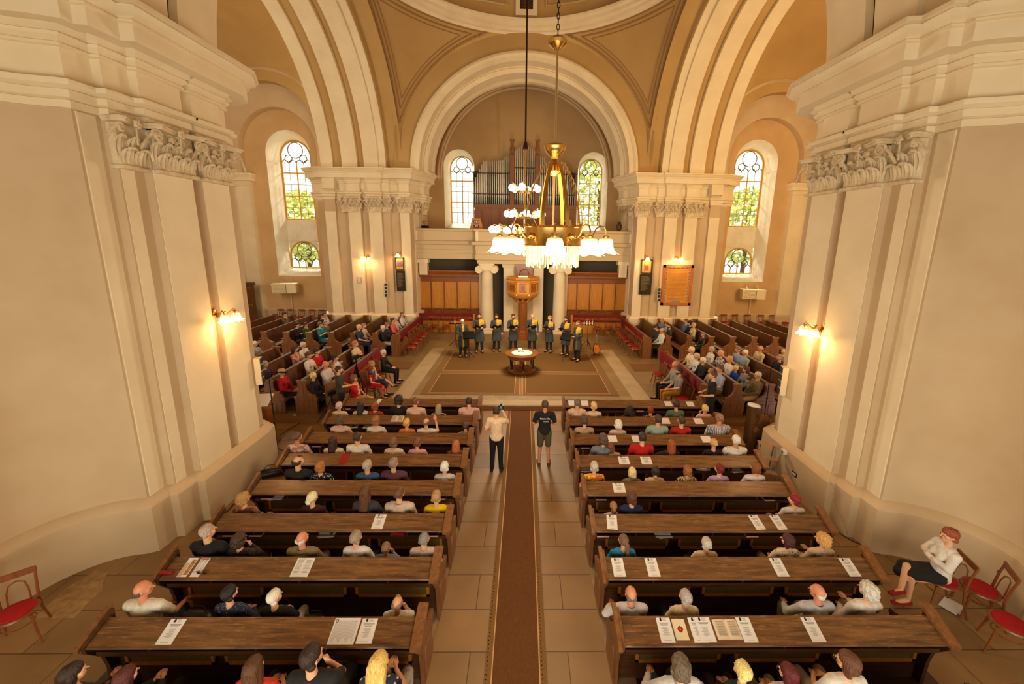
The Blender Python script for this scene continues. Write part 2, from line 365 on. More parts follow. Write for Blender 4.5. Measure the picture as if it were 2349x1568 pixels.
# chancel arch
a=MB(); arch(a,[(6.7,21.62),(5.74,21.62)],(0,SP+.1),ez=.955); arch(a,[(5.1,23.6),(6.3,23.61)],(0,SP+.1),ez=.955); a.obj('wall_chancel_arch',OCHRE,kind='structure')
a=MB(); arch(a,[(5.86,21.62),(5.84,21.5),(5.72,21.46),(5.66,21.5),(5.62,21.56),(5.4,21.58),(5.4,22.2),(5.34,22.2),(5.3,22.16),(5.26,22.2),(5.1,22.24),(5.1,23.0),(5.3,23.02),(5.3,23.3),(5.04,23.3),(5.04,23.6)],(0,SP+.1),ez=.955); a.obj('trim_13',CREAM,kind='structure')
# chancel shell
a=MB(); arch(a,[(6.3,23.6),(6.3,27.1)],(0,SP+.05)); a.box(-6.5,23.6,0,-6.34,27.1,8.8); a.box(6.34,23.6,0,6.5,27.1,8.8); a.obj('ceiling_chancel',TAN,kind='structure')
def wallhole2(mb,y,x0,x1,z0,z1,holes,n=24):
    xs=x0
    for cx,w,zb,zt in holes:
        xe=x1 if (cx,w,zb,zt)==holes[-1] else 0
        wallhole(mb,y,xs,xe,z0,z1,cx,w,zb,zt,n); xs=xe
CWH=[(-4.22,1.96,5.98,10.87),(4.42,1.96,5.94,10.85)]
a=MB(); wallhole2(a,27.0,-6.4,6.4,0,15.2,CWH); a.obj('wall_chancel_back',mat('brown_plaster',(192,160,116),.9,col2=(180,146,100),scale=.6),kind='structure')
a=MB()
for cx,w,zb,zt in CWH:
    gx=cx+(.1 if cx<0 else -.06); a.grid([outline(cx,w,zb,zt,27.0),outline(gx,1.5,zb+.35,zt-.3,27.7)]); a.add([(cx-w/2,27,zb),(cx+w/2,27,zb),(gx+.75,27.7,zb+.35),(gx-.75,27.7,zb+.35)],[(0,1,2,3)])
a.obj('trim_14',PALE,kind='structure')
a=MB(); 
for dr in (0,.16): arch(a,[(5.6-dr,26.7),(5.5-dr,26.62),(5.42-dr,26.7)],(0,SP+.35),ez=1.02)
a.obj('trim_15',TAN,kind='structure')
a=MB(); a.box(-1.75,26.96,10.6,-1.6,27.02,14.2); a.obj('trim_16',OCHRE,kind='structure')
# great west arch over the near piers
a=MB(); arch(a,[(6.5,6.55),(6.46,6.58),(6.28,6.6),(6.28,7.0),(6.42,7.0)],(0,SP)); arch(a,[(6.42,7.8),(6.3,7.82)],(0,SP)); arch(a,[(6.4,8.0),(6.3,8.0)],(0,SP)); arch(a,[(6.3,8.72),(6.28,8.74),(6.28,9.1),(7.4,9.1)],(0,SP)); a.obj('wall_west_arch',CREAM,kind='structure')
a=MB(); arch(a,[(6.42,7.0),(6.15,7.0),(6.15,7.8),(6.36,7.8),(6.36,8.0),(6.15,8.0),(6.15,8.72),(6.3,8.72)],(0,SP)); a.obj('trim_17',CREAM,kind='structure')
# pendentives on a sphere and dome ring
A=6.5; RS=math.sqrt(2)*A
def sph(x,y,off=0):
    r2=x*x+y*y; rs=RS-off; return SP+math.sqrt(max(rs*rs-r2,.0))
a=MB(); N=28
for qx in (-1,1):
    for qy in (-1,1):
        for i in range(N):
            # sector from the diagonal corner: param angle 0..45 both ways
            pass
        rows=[]
        for i in range(2*N+1):
            an=PI/2*i/(2*N); edge=A/max(math.cos(an),math.sin(an))
            rows.append([(qx*rr_*math.cos(an),CY+qy*rr_*math.sin(an),sph(rr_*math.cos(an),rr_*math.sin(an))) for rr_ in [A-.02+(edge-A+.02)*j/12 for j in range(13)]])
        a.grid(rows)
a.obj('ceiling_pendentives',OCHRE,kind='structure',smooth=60)
a=MB()
def onsph(x,y,off): 
    z=sph(x,y); v=Vector((x,y,z-SP)); v=v*((RS-off)/v.length); return (v.x,CY+v.y,v.z+SP)
for qx in (-1,1):
    for qy in (-1,1):
        for d,rad in ((.2,.045),(.33,.03),(.44,.02)):
            path=[]; L_=A-d; rc=A+d-.12; xt=math.sqrt(max(rc*rc-L_*L_,0))
            tip=L_*.997
            for k in range(16): y=tip+(xt-tip)*k/15; path.append((y,L_))          # along chancel-side arch from tip up
            a1_=math.atan2(L_,xt); a2_=math.atan2(xt,L_)
            for k in range(1,20): an=a1_+(a2_-a1_)*k/20; path.append((rc*math.cos(an),rc*math.sin(an)))
            for k in range(16): y=xt+(tip-xt)*k/15; path.append((L_,y))
            path.append(path[0])
            a.tube([onsph(qx*x,qy*y,.02) for x,y in path],rad,6)
a.obj('trim_18',mat('moulding_shade_brown',(160,122,78),.9),kind='structure')  # browner than the ceiling: groove shade put into the moulding colour
ZR=SP+A
a=MB(); a.lathe([(A-.0,-.1),(A-.05,0),(A-.18,.02),(A-.2,.12),(A-.34,.16),(A-.36,.28),(A-.5,.34),(A-.52,.42),(A-.4,.5),(A-.3,.55)],(0,CY,ZR),96); a.obj('trim_19',CREAM,kind='structure')
a=MB(); a.lathe([(A-.3+.0,.5)]+[((A-.3)*math.cos(R(t)),.55+(A-.3)*math.sin(R(t))) for t in range(0,91,5)],(0,CY,ZR),96); a.obj('ceiling_dome',OCHRE,kind='structure')
# dome ribs with rosettes, panels between
RD=A-.33
def dome(an,el,off=0): r=(RD-off)*math.cos(el); return (r*math.cos(an),CY+r*math.sin(an),ZR+.55+(RD-off)*math.sin(el))
rib=MB(); pan=MB(); ros=[]
for k in range(8):
    an=PI/2+k*PI/4
    rows=[[dome(an+s_*.085,R(e),o_) for s_,o_ in ((-1,0),(-1,.12),(1,.12),(1,0))] for e in range(0,80,4)]
    rib.grid(rows)
    a0=an+PI/8
    for e0,e1,m_ in ((4,24,.0),(7,21,.055)):
        w=.24-m_; pts=[dome(a0-w,R(e0),.02),dome(a0,R(e0),.02),dome(a0+w,R(e0),.02),dome(a0+w*.98,R(e1),.02),dome(a0,R(e1),.02),dome(a0-w*.98,R(e1),.02),dome(a0-w,R(e0),.02)]
        pan.tube(pts,.035 if m_==0 else .025,5)
rib.obj('trim_20',CREAM,kind='structure'); pan.obj('trim_21',TAN,kind='structure')
DKR=mat('dark_rosette',(96,62,34),.6); DKB=mat('rosette_ground',(48,28,20),.7)
for k in range(8):
    an=PI/2+k*PI/4
    for e in (4.6,10.4):
        c=Vector(dome(an,R(e),.13)); nrm=(Vector((0,CY,ZR+.55))-c).normalized()
        q=nrm.to_track_quat('Z','Y').to_matrix().to_4x4()
        b=MB(); b.box(-.3,-.3,0,.3,.3,.02); o=b.obj('trim_22',DKB,kind='structure'); o.matrix_world=Matrix.Translation(c)@q
        b=MB(); b.ball((0,0,.04),(.05,.05,.04),5)
        for j in range(12):
            t=j*PI/6; rr_=.24 if j%2 else .27; b.tube([(0.05*math.cos(t),.05*math.sin(t),.03),(rr_*.6*math.cos(t),rr_*.6*math.sin(t),.06),(rr_*math.cos(t),rr_*math.sin(t),.03)],[.012,.03,.012],5)
        b.obj('rosette',DKR,parent=o)
# ---------------------------------------------------------------- floors
a=MB(); a.box(-8,-3.5,-.2,8,12.05,0); a.obj('floor',STONE,kind='structure')
a=MB(); a.box(-5.35,12.0,-.2,5.35,12.9,.13); a.box(-18,10.95,-.2,-5.35,12.9,.129); a.box(5.35,10.95,-.2,18,12.9,.129); a.box(-18,12.9,-.2,18,27.2,.13); a.obj('floor_stage',STONE2,kind='structure')
STEPM=wood('step_face',(128,86,44),(150,104,58),0,.5)
a=MB(); a.box(-5.35,11.97,0,5.35,12.005,.125); a.box(-10,10.93,0,-5.3,10.96,.125); a.box(5.3,10.93,0,10,10.96,.125); a.obj('trim_23',STEPM,kind='structure')
PALES=mat('pale_paving',(186,164,130),.5,col2=(168,146,112),scale=2)
a=MB(); a.box(-4.6,12.05,.13,4.6,12.42,.134); a.box(-4.35,12.42,.13,-3.75,18.6,.134); a.box(3.75,12.42,.13,4.35,18.6,.134); a.obj('floor_pale_band',PALES,kind='structure')
a=MB(); a.box(-3.75,12.42,.13,3.75,12.8,.1335); a.obj('floor_diamond_band',DIAM,kind='structure')
BOARD=wood('platform_boards',(52,32,20),(74,48,30),0,.45)
KERB=mat('pew_kerb',(176,150,118),.6,col2=(150,124,94),scale=4)
for s in (-1,1):
    x0,x1=(-5.15,-1.28) if s<0 else (1.26,5.25)
    a=MB(); a.box(x0,-3,0,x1,11.0,.05); a.obj('floor_boards_'+('left' if s<0 else 'right'),BOARD,kind='structure')
    xe=-1.28 if s<0 else 1.26
    a=MB(); a.box(xe-.0,-3,0,xe-s*.10,10.9,.045); a.box(xe-s*.0,-3,0,xe+s*.2,10.9,.056); a.obj('trim_24',KERB,kind='structure')
# patched, worn stones by the left wall
ROUGH=mat('rough_patch_stone',(176,142,96),.8,col2=(140,112,74),scale=9,bump=.5,thr=(.35,.65))
a=MB(); P=[atZ(x,y,0) for x,y in ((222,1304),(248,1312),(236,1338),(236,1352),(200,1385),(170,1417),(80,1417),(150,1350))]; a.prism([(p[0],p[1]) for p in P],.0,.004,'z'); a.obj('floor_patch',ROUGH,kind='structure')
# roof over the bay behind the camera, extended to keep high sky light out
a=MB(); P=[[(-7.7*math.cos(PI*k/24),y,8.66+7.0*math.sin(PI*k/24)) for k in range(25)] for y in (-3.4,6.6)]; a.grid(P); a.obj('ceiling_west_bay',OCHRE,kind='structure')
a=MB(); a.box(-9,-3.6,6.6,9,-3.4,17); a.obj('wall_back',OCHRE,kind='structure')  # unseen upper wall added to block sky light from behind, open below
# ================================================================ WINDOWS
GLASS=bpy.data.materials.new('window_glass'); GLASS.use_nodes=True
_n=GLASS.node_tree.nodes; _l=GLASS.node_tree.links; _n.remove(_n['Principled BSDF'])
_t=_n.new('ShaderNodeBsdfTransparent'); _t.inputs[0].default_value=(.93,.95,.95,1); _g=_n.new('ShaderNodeBsdfGlossy'); _g.inputs['Roughness'].default_value=.08; _m=_n.new('ShaderNodeMixShader'); _m.inputs[0].default_value=.06
_l.new(_t.outputs[0],_m.inputs[1]); _l.new(_g.outputs[0],_m.inputs[2]); _l.new(_m.outputs[0],_n['Material Output'].inputs[0])
WINF=mat('yellow_window_frame',(196,146,54),.5); LEAD=mat('window_lead',(104,92,60),.5)
def window(n,cx,y,w,zb,zt,low=False):
    r=w/2; zc=zt-r; f=MB()
    out=[(cx-r,y,zb)]+[(cx-r*math.cos(PI*k/24),y,zc+r*math.sin(PI*k/24)) for k in range(25)]+[(cx+r,y,zb),(cx-r,y,zb)]
    f.tube(out,.05,6)
    root=f.obj('window_%d'%n,WINF,kind='structure')
    g=MB(); g.add([(p[0],y+.02,p[2]) for p in out[:-1]],[tuple(range(len(out)-1))]); g.obj('window_pane',GLASS,parent=root)
    m=MB(); t=MB()
    def circ(x,z,rr,rad=.028): t.tube([(x+rr*math.cos(2*PI*k/20),y-.01,z+rr*math.sin(2*PI*k/20)) for k in range(21)],rad,5)
    circ(cx,zc+r*.42,r*.5); 
    zs=zc-r*.02
    for s in (-1,1): circ(cx+s*r*.5,zc-r*.12,r*.24)
    za=zc-r*.5
    for q in (-.75,-.25,.25,.75):
        xx=cx+q*r; t.tube([(xx-r*.25*math.cos(PI*k/10),y-.01,za+r*.3*math.sin(PI*k/10)) for k in range(11)],.024,5)
    if low:
        for q in (-.5,.5): t.tube([(cx+q*r,y,zb),(cx+q*r,y,za)],.024,5)
        m.tube([(cx,y,zb),(cx,y,zc-r*.2)],.035,6)
        circ(cx,zc+r*.42,r*.12,.015)
    else:
        h1=za-r*.55; m.tube([(cx-r,y,h1),(cx+r,y,h1)],.04,6); h2=zb+(h1-zb)/2.0; m.tube([(cx-r,y,h2),(cx+r,y,h2)],.035,6)
        m.tube([(cx,y,zb),(cx,y,zc-r*.3)],.035,6)
        for q in (-.5,.5): t.tube([(cx+q*r,y,zb),(cx+q*r,y,za)],.014,5)
        for k in (1,2,3,5,6,7):
            z=zb+(h1-zb)*k/8
            if k%4: t.tube([(cx-r,y,z),(cx+r,y,z)],.010 if k%2 else .018,5)
    m.obj('window_mullion',WINF,parent=root); t.obj('window_tracery',LEAD,parent=root)
GX=-13.42
window(1,GX,24.95,1.72,6.33,10.72); window(2,GX,24.95,1.68,3.42,4.98,True)
window(3,-GX,24.95,1.72,6.33,10.72); window(4,-GX,24.95,1.68,3.42,4.98,True)
window(5,-4.12,27.7,1.5,6.33,10.57); window(6,4.36,27.7,1.5,6.29,10.55)
# trees outside, seen through the panes
LEAF=mat('sunlit_foliage',(206,212,130),.7,col2=(140,164,70),scale=3); BARK=mat('bark',(80,64,48),.9)
def tree(loc,r,h,label):
    rnd=random.Random(int(loc[0]*7+loc[1])); t=thing('tree',label,'tree',loc,0,None)
    m=MB(); m.tube([(0,0,0),(.1,0,h*.5),(0,.1,h*.85)],[.22,.16,.08],8); m.obj('trunk',BARK,parent=t)
    c=MB()
    for i in range(1500):
        a=rnd.uniform(0,2*PI); z=rnd.uniform(-1,1); q=rnd.uniform(.5,1)**.5; s=rnd.uniform(.16,.36); rr=math.sqrt(1-z*z)*r*q
        p=Vector((rr*math.cos(a),rr*math.sin(a),h*.72+z*h*.33*q)); 
        M=Matrix.Translation(p)@Matrix.Rotation(rnd.uniform(0,6),4,Vector((rnd.random(),rnd.random(),rnd.random()+.1)).normalized())
        st=len(c.v); c.add([(-s,0,0),(0,-s*.5,.05),(s,0,0),(0,s*.5,.05)],[(0,1,2,3)]); c.xf(M,st)
    c.obj('crown',LEAF,parent=t,smooth=0)
tree((6.3,35,0),3.4,12,'sunlit green tree outside, behind the arched window right of the organ')
tree((-17.0,32,0),3.0,8.2,'green tree outside, behind the left side-aisle windows')
tree((17.6,32,0),3.2,9,'green tree outside, behind the right side-aisle windows')
# ================================================================ CAPITALS
def leaf(mb,x,y,z,w,h,out,rz=0):
    rows=[]; st=len(mb.v)
    for i in range(7):
        t=i/6; ww=w*.5*(.75+.5*math.sin(PI*min(t*1.15,1)))*(1-.55*max(0,t-.75)*4*.5); ph=t*1.0
        yy=-(out*(t**2.2)); zz=h*(t if t<.8 else .8+ (t-.8)*.2) - (0.12*h*max(0,t-.85)/.15 if t>.85 else 0)
        rows.append([(ww*q,yy+(-.0 if q==0 else .012*abs(q))+(-.02*math.cos(q*PI*3))*1.0,zz) for q in (-1,-.75,-.5,-.25,0,.25,.5,.75,1)])
    mb.grid(rows); mb.ball((0,-out*1.02,h*.84),(w*.42,.03,h*.09),4)
    for q in (-.33,.33): mb.ball((w*q,-out*.95,h*.8),(w*.16,.025,h*.07),4)
    mb.xf(Matrix.Translation((x,y,z))@Matrix.Rotation(rz,4,'Z'),st)
def volute(mb,x,y,z,s,flip,r=.1):
    pts=[]; 
    for k in range(26):
        t=k/25; a=t*PI*3.2; rr=r*(1-t*.82); pts.append((x+flip*(-rr*math.cos(a)*1.0+r*.0),y,z+rr*math.sin(a)))
    # stem curling up to the scroll
    stem=[(x-flip*(r*1.0+ .9*r*(1-t/6)*2.2),y+.03*(1-t/6),z-r*2.6*(1-t/6)**1.3) for t in range(0,6)]
    mb.tube(stem+pts,[.02+.012*(i/len(stem+pts)) for i in range(len(stem+pts))],5); mb.ball((x,y-.01,z),(r*.28,.035,r*.28),4)
def capital(w,h,d=.12):
    """Corinthian pilaster capital, width along x, facing -y, base at z=0"""
    b=MB(); b.box(-w/2,-d*.4,0,w/2,.1,h*.93); b.box(-w/2-.03,-d*.4-.05,-.02,w/2+.03,.1,.035)
    n=max(2,round(w/.2))
    for i in range(n): leaf(b,-w/2+w*(i+.5)/n,-d*.4,.03,w/n*.8,h*.44,.12)
    for i in range(n+1): leaf(b,-w/2+w*i/n,-d*.4+.01,.16,w/n*.6,h*.5,.1)
    r=min(.1,w*.16)
    for s in (-1,1):
        volute(b,s*(w/2+.03),-d*.4-.1,h*.82-r*.3,0,-s,r); 
        if w>.5: volute(b,s*w*.12,-d*.4-.05,h*.76,0,s,r*.55)
    pr=[(-w/2-.12,-.2),(-w/2-.05,-.26),(-w*.25,-.17),(0,-.14),(w*.25,-.17),(w/2+.05,-.26),(w/2+.12,-.2),(w/2+.05,.1),(-w/2-.05,.1)]
    b.prism(pr,h*.9,h*.95,'z'); b.prism([(x*1.03,y*1.1) for x,y in pr],h*.95,h,'z')
    for k in range(5): a=k*2*PI/5; b.ball((.045*math.cos(a),-.2,h*.93+.045*math.sin(a)),(.035,.03,.035),4)
    b.ball((0,-.22,h*.93),.022,4); b.tube([(0,-.15,h*.5),(0,-.17,h*.85)],.015,5)
    return b
CAPM=mat('capital_plaster',(228,210,178),.85,col2=(186,164,130),scale=7,thr=(.4,.8))
capw=capital(.78,.72).mesh('capital_wide',[CAPM]); capn=capital(.42,.72).mesh('capital_narrow',[CAPM]); capf=capital(.68,.74).mesh('capital_far',[CAPM]); caps=capital(.5,.74).mesh('capital_slim',[CAPM])
for s in (-1,1):
    for me,x,y,rz in ((capn,-6.24,6.78,PI/2),(capw,-6.1,7.42,PI/2),(capw,-6.1,8.38,PI/2)):
        o=link('trim_30',me,kind='structure',loc=(x if s<0 else -x,y,6.4),rz=rz if s<0 else -rz)
    for me,x,y,rz in ((capf,-8.84,21.53,0),(capf,-7.76,21.48,0),(caps,-9.22,21.6,0),(caps,-7.22,21.58,0),(capf,-6.2,21.53,0),(capf,-5.92,22.7,PI/2),(caps,-5.6,23.3,PI/2)):
        link('trim_31',me,kind='structure',loc=(x if s<0 else -x,y,6.62),rz=rz if s<0 else -rz)
# ================================================================ ORGAN LOFT
LOFT=mat('loft_plaster',(206,184,148),.85)
a=MB(); y=22.45
prof=[(.0,4.2),(.04,4.22),(.04,4.5),(.0,4.52),(.0,4.72),(.03,4.74),(.03,4.98),(.18,5.0),(.22,5.1),(.24,5.18),(.02,5.2),(.0,5.22),(.0,5.7),(.08,5.74),(.1,5.84),(-.25,5.86)]
pth=[(-6.0,y),(-2.62,y),(-2.6,y-.55),(2.6,y-.55),(2.62,y),(6.0,y)]
a.sweep(pth,prof); a.sweep([(6.0,y+.25),(-6.0,y+.25)],[(0,4.2),(0,5.86)])
a.add([(-6,y,4.2),(6,y,4.2),(6,27,4.2),(-6,27,4.2)],[(0,1,2,3)]); a.box(-2.55,y-.5,4.0,2.55,y+.3,4.21)
a.box(-6,y+.2,5.0,6,27,5.05); a.obj('wall_loft_front',LOFT,kind='structure')
a=MB()
for x in (-6.0,-2.6,2.45,5.85): a.box(x,y-.06-(.55 if abs(x)<3 else 0),5.2,x+.15,y,5.72)
a.obj('trim_32',CREAM,kind='structure')
# Ionic columns, middle pier and side pilasters under the loft
def ionic(x,y):
    t=thing('column','pale plaster column with scroll capital left of the pulpit' if x<0 else 'pale plaster column with scroll capital right of the pulpit','column',(x,y,.13))
    b=MB(); b.lathe([(.42,0),(.42,.12),(.4,.14),(.44,.2),(.4,.28),(.36,.32)],n=28); b.box(-.46,-.46,-.01,.46,.46,.1); b.obj('column_base',CREAM,parent=t)
    b=MB(); b.lathe([(.35,.3),(.34,1.4),(.31,3.45),(.33,3.5)],n=28); b.obj('shaft',CREAM,parent=t)
    b=MB(); b.lathe([(.33,3.45),(.37,3.52),(.33,3.58)],n=28); b.box(-.42,-.38,3.78,.42,.38,3.9); b.box(-.34,-.34,3.55,.34,.34,3.8)
    for s in (-1,1):
        for yy in (-.38,.3):
            b.prism([(s*.42+.2*math.cos(2*PI*k/18),3.56+.2*math.sin(2*PI*k/18)) for k in range(18)],yy,yy+.08)
            b.tube([(s*.42+.17*(1-k/26)*math.cos(k*.6),yy-.01,3.56+.17*(1-k/26)*math.sin(k*.6)) for k in range(24)],.018,5)
    b.obj('scroll_capital',CREAM,parent=t)
ionic(-2.02,22.15); ionic(2.02,22.15)
a=MB(); a.sweep([(-1.12,24),(-1.12,22.35),(-.56,22.35),(-.56,22.8),(.56,22.8),(.56,22.35),(1.12,22.35),(1.12,24)],[(.0,.13),(0,3.75),(.06,3.82),(.08,4.0)]); a.obj('wall_loft_pier',CREAM,kind='structure')
a=MB()
for s in (-1,1): a.box(s*5.62-.22,22.5,3.3,s*5.62+.22,22.9,4.2); a.box(s*5.62-.3,22.42,3.98,s*5.62+.3,22.95,4.2); a.box(s*2.45-.06,22.6,.13,s*2.45+.06,27,4.2)
a.obj('trim_33',CREAM,kind='structure')
DK=mat('shadowed_wall',(120,104,84),.9)  # darker than the loft plaster, with the shade under it painted in
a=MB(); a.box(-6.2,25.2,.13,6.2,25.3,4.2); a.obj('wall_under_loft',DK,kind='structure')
# ================================================================ ORGAN
t=thing('pipe_organ','large pipe organ with silver pipes and carved wooden towers on the loft','organ',(0,26.2,5.05))
OB=wood('organ_case_wood',(120,74,46),(146,94,60),2,.5); PIPE=mat('organ_pipe_metal',(214,210,198),.35,metal=.45,col2=(190,186,174),scale=2)
PSH=mat('pipe_rail',(70,50,36),.5)
b=MB(); b.box(-3.1,0,0,3.1,.7,2.3); b.box(-3.2,-.08,2.2,3.2,.75,2.42); b.obj('case',OB,parent=t)
for i in range(11):
    x=-2.95+i*.56
    if abs(x)<.1: pass
    b=MB(); b.box(x-.22,-.05,.5,x+.22,-.0,2.05); b.box(x-.12,-.08,.9,x+.12,-.04,1.6); b.obj('case_panel',OB,parent=t)
pp=[]
def ph(x):
    ax=abs(x)
    if ax<.62: return 3.15+.35*math.cos(ax/.62*1.4)
    if ax<1.25: return 2.95-.15*(ax-.62)
    if ax<2.55: return 2.65-.05*(ax-1.25)
    return 2.6-(ax-2.55)*1.9
b=MB(); b.box(-3.2,.12,2.42,3.2,.2,4.4); b.obj('pipe_gap_shade',BLACK,parent=t)  # black sheet added as the shade in the gaps between pipes
for i in range(50):
    x=-3.2+i*6.4/49
    if .66<abs(x)<.9: continue
    h=ph(x)
    b=MB(); rr=.045; b.lathe([(.012,0),(.03,.25+.25*abs(x)/3),(rr,.3+.25*abs(x)/3),(rr,h),(.03,h)],(x,-.02+.05*(i%2),2.42),10); b.obj('organ_pipe',PIPE,parent=t)
for s in (-1,1):
    b=MB(); b.box(s*.78-.13,-.12,2.4,s*.78+.13,.12,5.35); b.lathe([(.12,5.35),(.16,5.4),(.1,5.5),(.15,5.75),(.08,5.95),(.09,6.1),(.17,6.28),(.0,6.2)],(s*.78,0,0),8); b.obj('tower_post',OB,parent=t)
b=MB(); 
for s in (-1,1): b.box(s*2.1-1.15,-.14,4.25,s*2.1+1.15,-.1,4.3); b.box(s*2.1-1.15,-.14,3.0,s*2.1+1.15,-.1,3.05)
b.box(-.62,-.14,4.6,.62,-.1,4.65); b.obj('pipe_rail',PSH,parent=t)
# ================================================================ helpers for lettering
def text(name,body,size,m,parent=None,loc=(0,0,0),rot=(PI/2,0,0),align='CENTER',depth=.003,width=None):
    cu=bpy.data.curves.new(name,'FONT'); cu.body=body; cu.size=size; cu.align_x=align; cu.extrude=depth; cu.resolution_u=2
    tmp=bpy.data.objects.new('tmp_text',cu); COL.objects.link(tmp)
    me=bpy.data.meshes.new_from_object(tmp); bpy.data.objects.remove(tmp); me.name=name; me.materials.clear(); me.materials.append(m)
    if width:
        xs=[v.co.x for v in me.vertices]; w=max(xs)-min(xs)
        for v in me.vertices: v.co.x*=width/w
    o=link(name,me,parent); o.location=loc; o.rotation_euler=rot; return o
# ================================================================ NAVE PEWS
YK=[3.05,3.98,4.89,5.79,6.70,7.62,8.53,9.46,10.53]
def nave_pew(k,side):
    x0,x1=(-4.83,-1.19) if side<0 else (1.21,5.0); y=YK[k]; L=x1-x0
    ordn=['','nearest','second','third','fourth','fifth','sixth','seventh','front'][k] if k else 'rearmost'
    sd='left' if side<0 else 'right'
    lab={0:'dark wooden pew at the bottom edge of the picture, %s of the aisle'%sd,1:'dark wooden pew with worn book ledge, nearest row %s of the aisle'%sd,8:'dark wooden front pew desk facing the stage, %s of the aisle'%sd}.get(k,'dark wooden pew %s of the aisle, %s ledge counted from the bottom'%(sd,ordn))
    t=thing('church_pew',lab,'pew',((x0+x1)/2,y,.05),0,'nave pews in rows beside the aisle'); h=L/2
    b=MB(); b.prism([(-.27,.80),(.0,.895),(.0,.925),(-.275,.83)],-h,h,'x'); b.tube([(-h,-.275,.815),(h,-.275,.815)],.016,6); b.obj('book_ledge',PEWTOP,parent=t)
    b=MB(); b.box(-h,-.01,.0,h,.02,.9); br=b.obj('backrest',PEWDK,parent=t)
    b=MB(); b.box(-h+.03,-.22,.66,h-.03,-.01,.685); b.box(-h+.03,-.225,.64,h-.03,-.21,.70)
    for q in (-.33,0,.33): b.prism([(-.22,.69),(-.01,.69),(-.01,.88),(-.24,.8)],q*L-.01,q*L+.01,'x')
    b.obj('book_shelf',PEWDK,parent=t)
    for q in (-.31,.01,.33):
        w=.52; cx=q*L
        b=MB()
        for (a0,a1,c0,c1) in ((-w,w,.34,.38),(-w,w,.6,.63),(-w,-w+.04,.34,.63),(w-.04,w,.34,.63)): b.box(cx+a0,-.09,c0,cx+a1,-.06,c1)
        fr=b.obj('panel_frame',OAK,parent=t); b=MB(); b.box(cx-w+.02,-.075,.36,cx+w-.02,-.06,.62); b.obj('cloth_panel',OLIVE,parent=fr)
    b=MB(); b.box(-h+.02,.03,.35,h-.02,.40,.385); b.obj('seat',PEWSEAT if k in(1,2,8) else PEWDK,parent=t)
    b=MB(); b.box(-h+.05,.36,.0,h-.05,.39,.35); b.obj('seat_front',PEWDK,parent=t)
    pr=[(-.09,0),(-.1,.35),(-.13,.52),(-.28,.74),(-.3,.84),(.03,.98),(.07,.98),(.06,.86),(.09,.74),(.2,.62),(.38,.56),(.44,.56),(.45,.5),(.4,.44),(.33,.3),(.36,0)]
    for s in (-1,1):
        b=MB(); b.prism(pr,s*h,s*(h+.05),'x'); b.prism([(-.05,.06),(-.06,.4),(.0,.5),(.28,.4),(.28,.06)],s*(h+.045),s*(h+.065),'x'); b.prism([(-.22,.78),(.02,.88),(.03,.72),(-.1,.6)],s*(h+.045),s*(h+.062),'x')
        e=b.obj('end_panel',PEWEND if s*side<0 else PEWDK,parent=t)
        b=MB(); b.prism([(-.33,.845),(.05,1.02),(.1,1.02),(.1,.975),(.05,.97),(-.33,.8)],s*h-.035,s*(h)+s*.085,'x'); b.obj('end_cap',PEWEND,parent=e)
    return t
for k in range(9):
    for s in (-1,1): nave_pew(k,s)
# ================================================================ SIDE PEWS facing the crossing
def side_pew(L,name='church_pew'):
    t=thing(name,'x','pew'); h=L/2
    b=MB(); b.prism([(-.02,.0),(-.1,1.0),(-.06,1.02),(.04,.42),(.05,0)],-h,h,'y'); 
    # prism along y takes (x,z)
    b.obj('backrest',PEWSIDE,parent=t)
    b=MB()
    for i in range(3):
        y0=-h+.1+i*(L-.2)/3; y1=y0+(L-.2)/3-.08
        for (a,c) in ((y0,y0+.04),(y1-.04,y1)): b.prism([(-.06,.52),(-.095,.92),(-.08,.92),(.035,.5)],a,c,'y')
    b.obj('back_moulding',PEWSIDE,parent=t)
    b=MB(); b.box(-.13,-h,1.0,-.03,h,1.03); b.obj('top_rail',PEWSIDE,parent=t)
    b=MB(); b.box(.0,-h,.38,.40,h,.415); b.obj('seat',PEWSEAT,parent=t)
    b=MB(); b.box(-.3,-h,.72,-.1,h,.745); b.obj('book_shelf',PEWSIDE,parent=t)
    for s in (-1,1):
        b=MB(); y0,y1=sorted((s*h,s*(h+.07)))
        b.box(-.24,y0,0,.4,y1,.5); b.box(-.26,y0-.01,.48,.43,y1+.01,.53)
        sh=[(-.2,.53),(-.19,.6),(-.15,.7),(-.12,.85),(-.13,.98),(-.16,1.02),(-.16,1.07),(.14,1.07),(.14,1.02),(.1,.98),(.1,.85),(.16,.72),(.27,.64),(.36,.62),(.38,.53)]
        b.prism(sh,y0,y1,'y')
        for q in (-.16,0.02,.2): b.box(q,y0-.012,.08,q+.14,y1+.012,.42)
        b.box(-.06,y0-.01,.6,.04,y1+.01,.98)
        b.obj('end_post',PEWEND,parent=t)
    return t
proto_n=side_pew(3.55); proto_f=side_pew(3.95)
names=['first','second','third','fourth','fifth','sixth','seventh','eighth','ninth']
used=set()
for side in (-1,1):
    sd='left' if side<0 else 'right'
    for blk,proto,yc,n in (('near',proto_n,13.1,5),('far',proto_f,19.25,8)):
        for i in range(n):
            x=side*(6.52+.975*i)
            lab='brown side pew in the %s %s wing block, %s row behind the red cloth desk'%(blk,sd,names[i])
            g='side pews facing the open floor'
            if proto.name not in used: used.add(proto.name); o=proto; o['label']=lab; o['group']=g; o.location=(x,yc,.13); o.rotation_euler=(0,0,0 if side<0 else PI)
            else: dup(proto,loc=(x,yc,.13),rz=0 if side<0 else PI,label=lab,group=g)
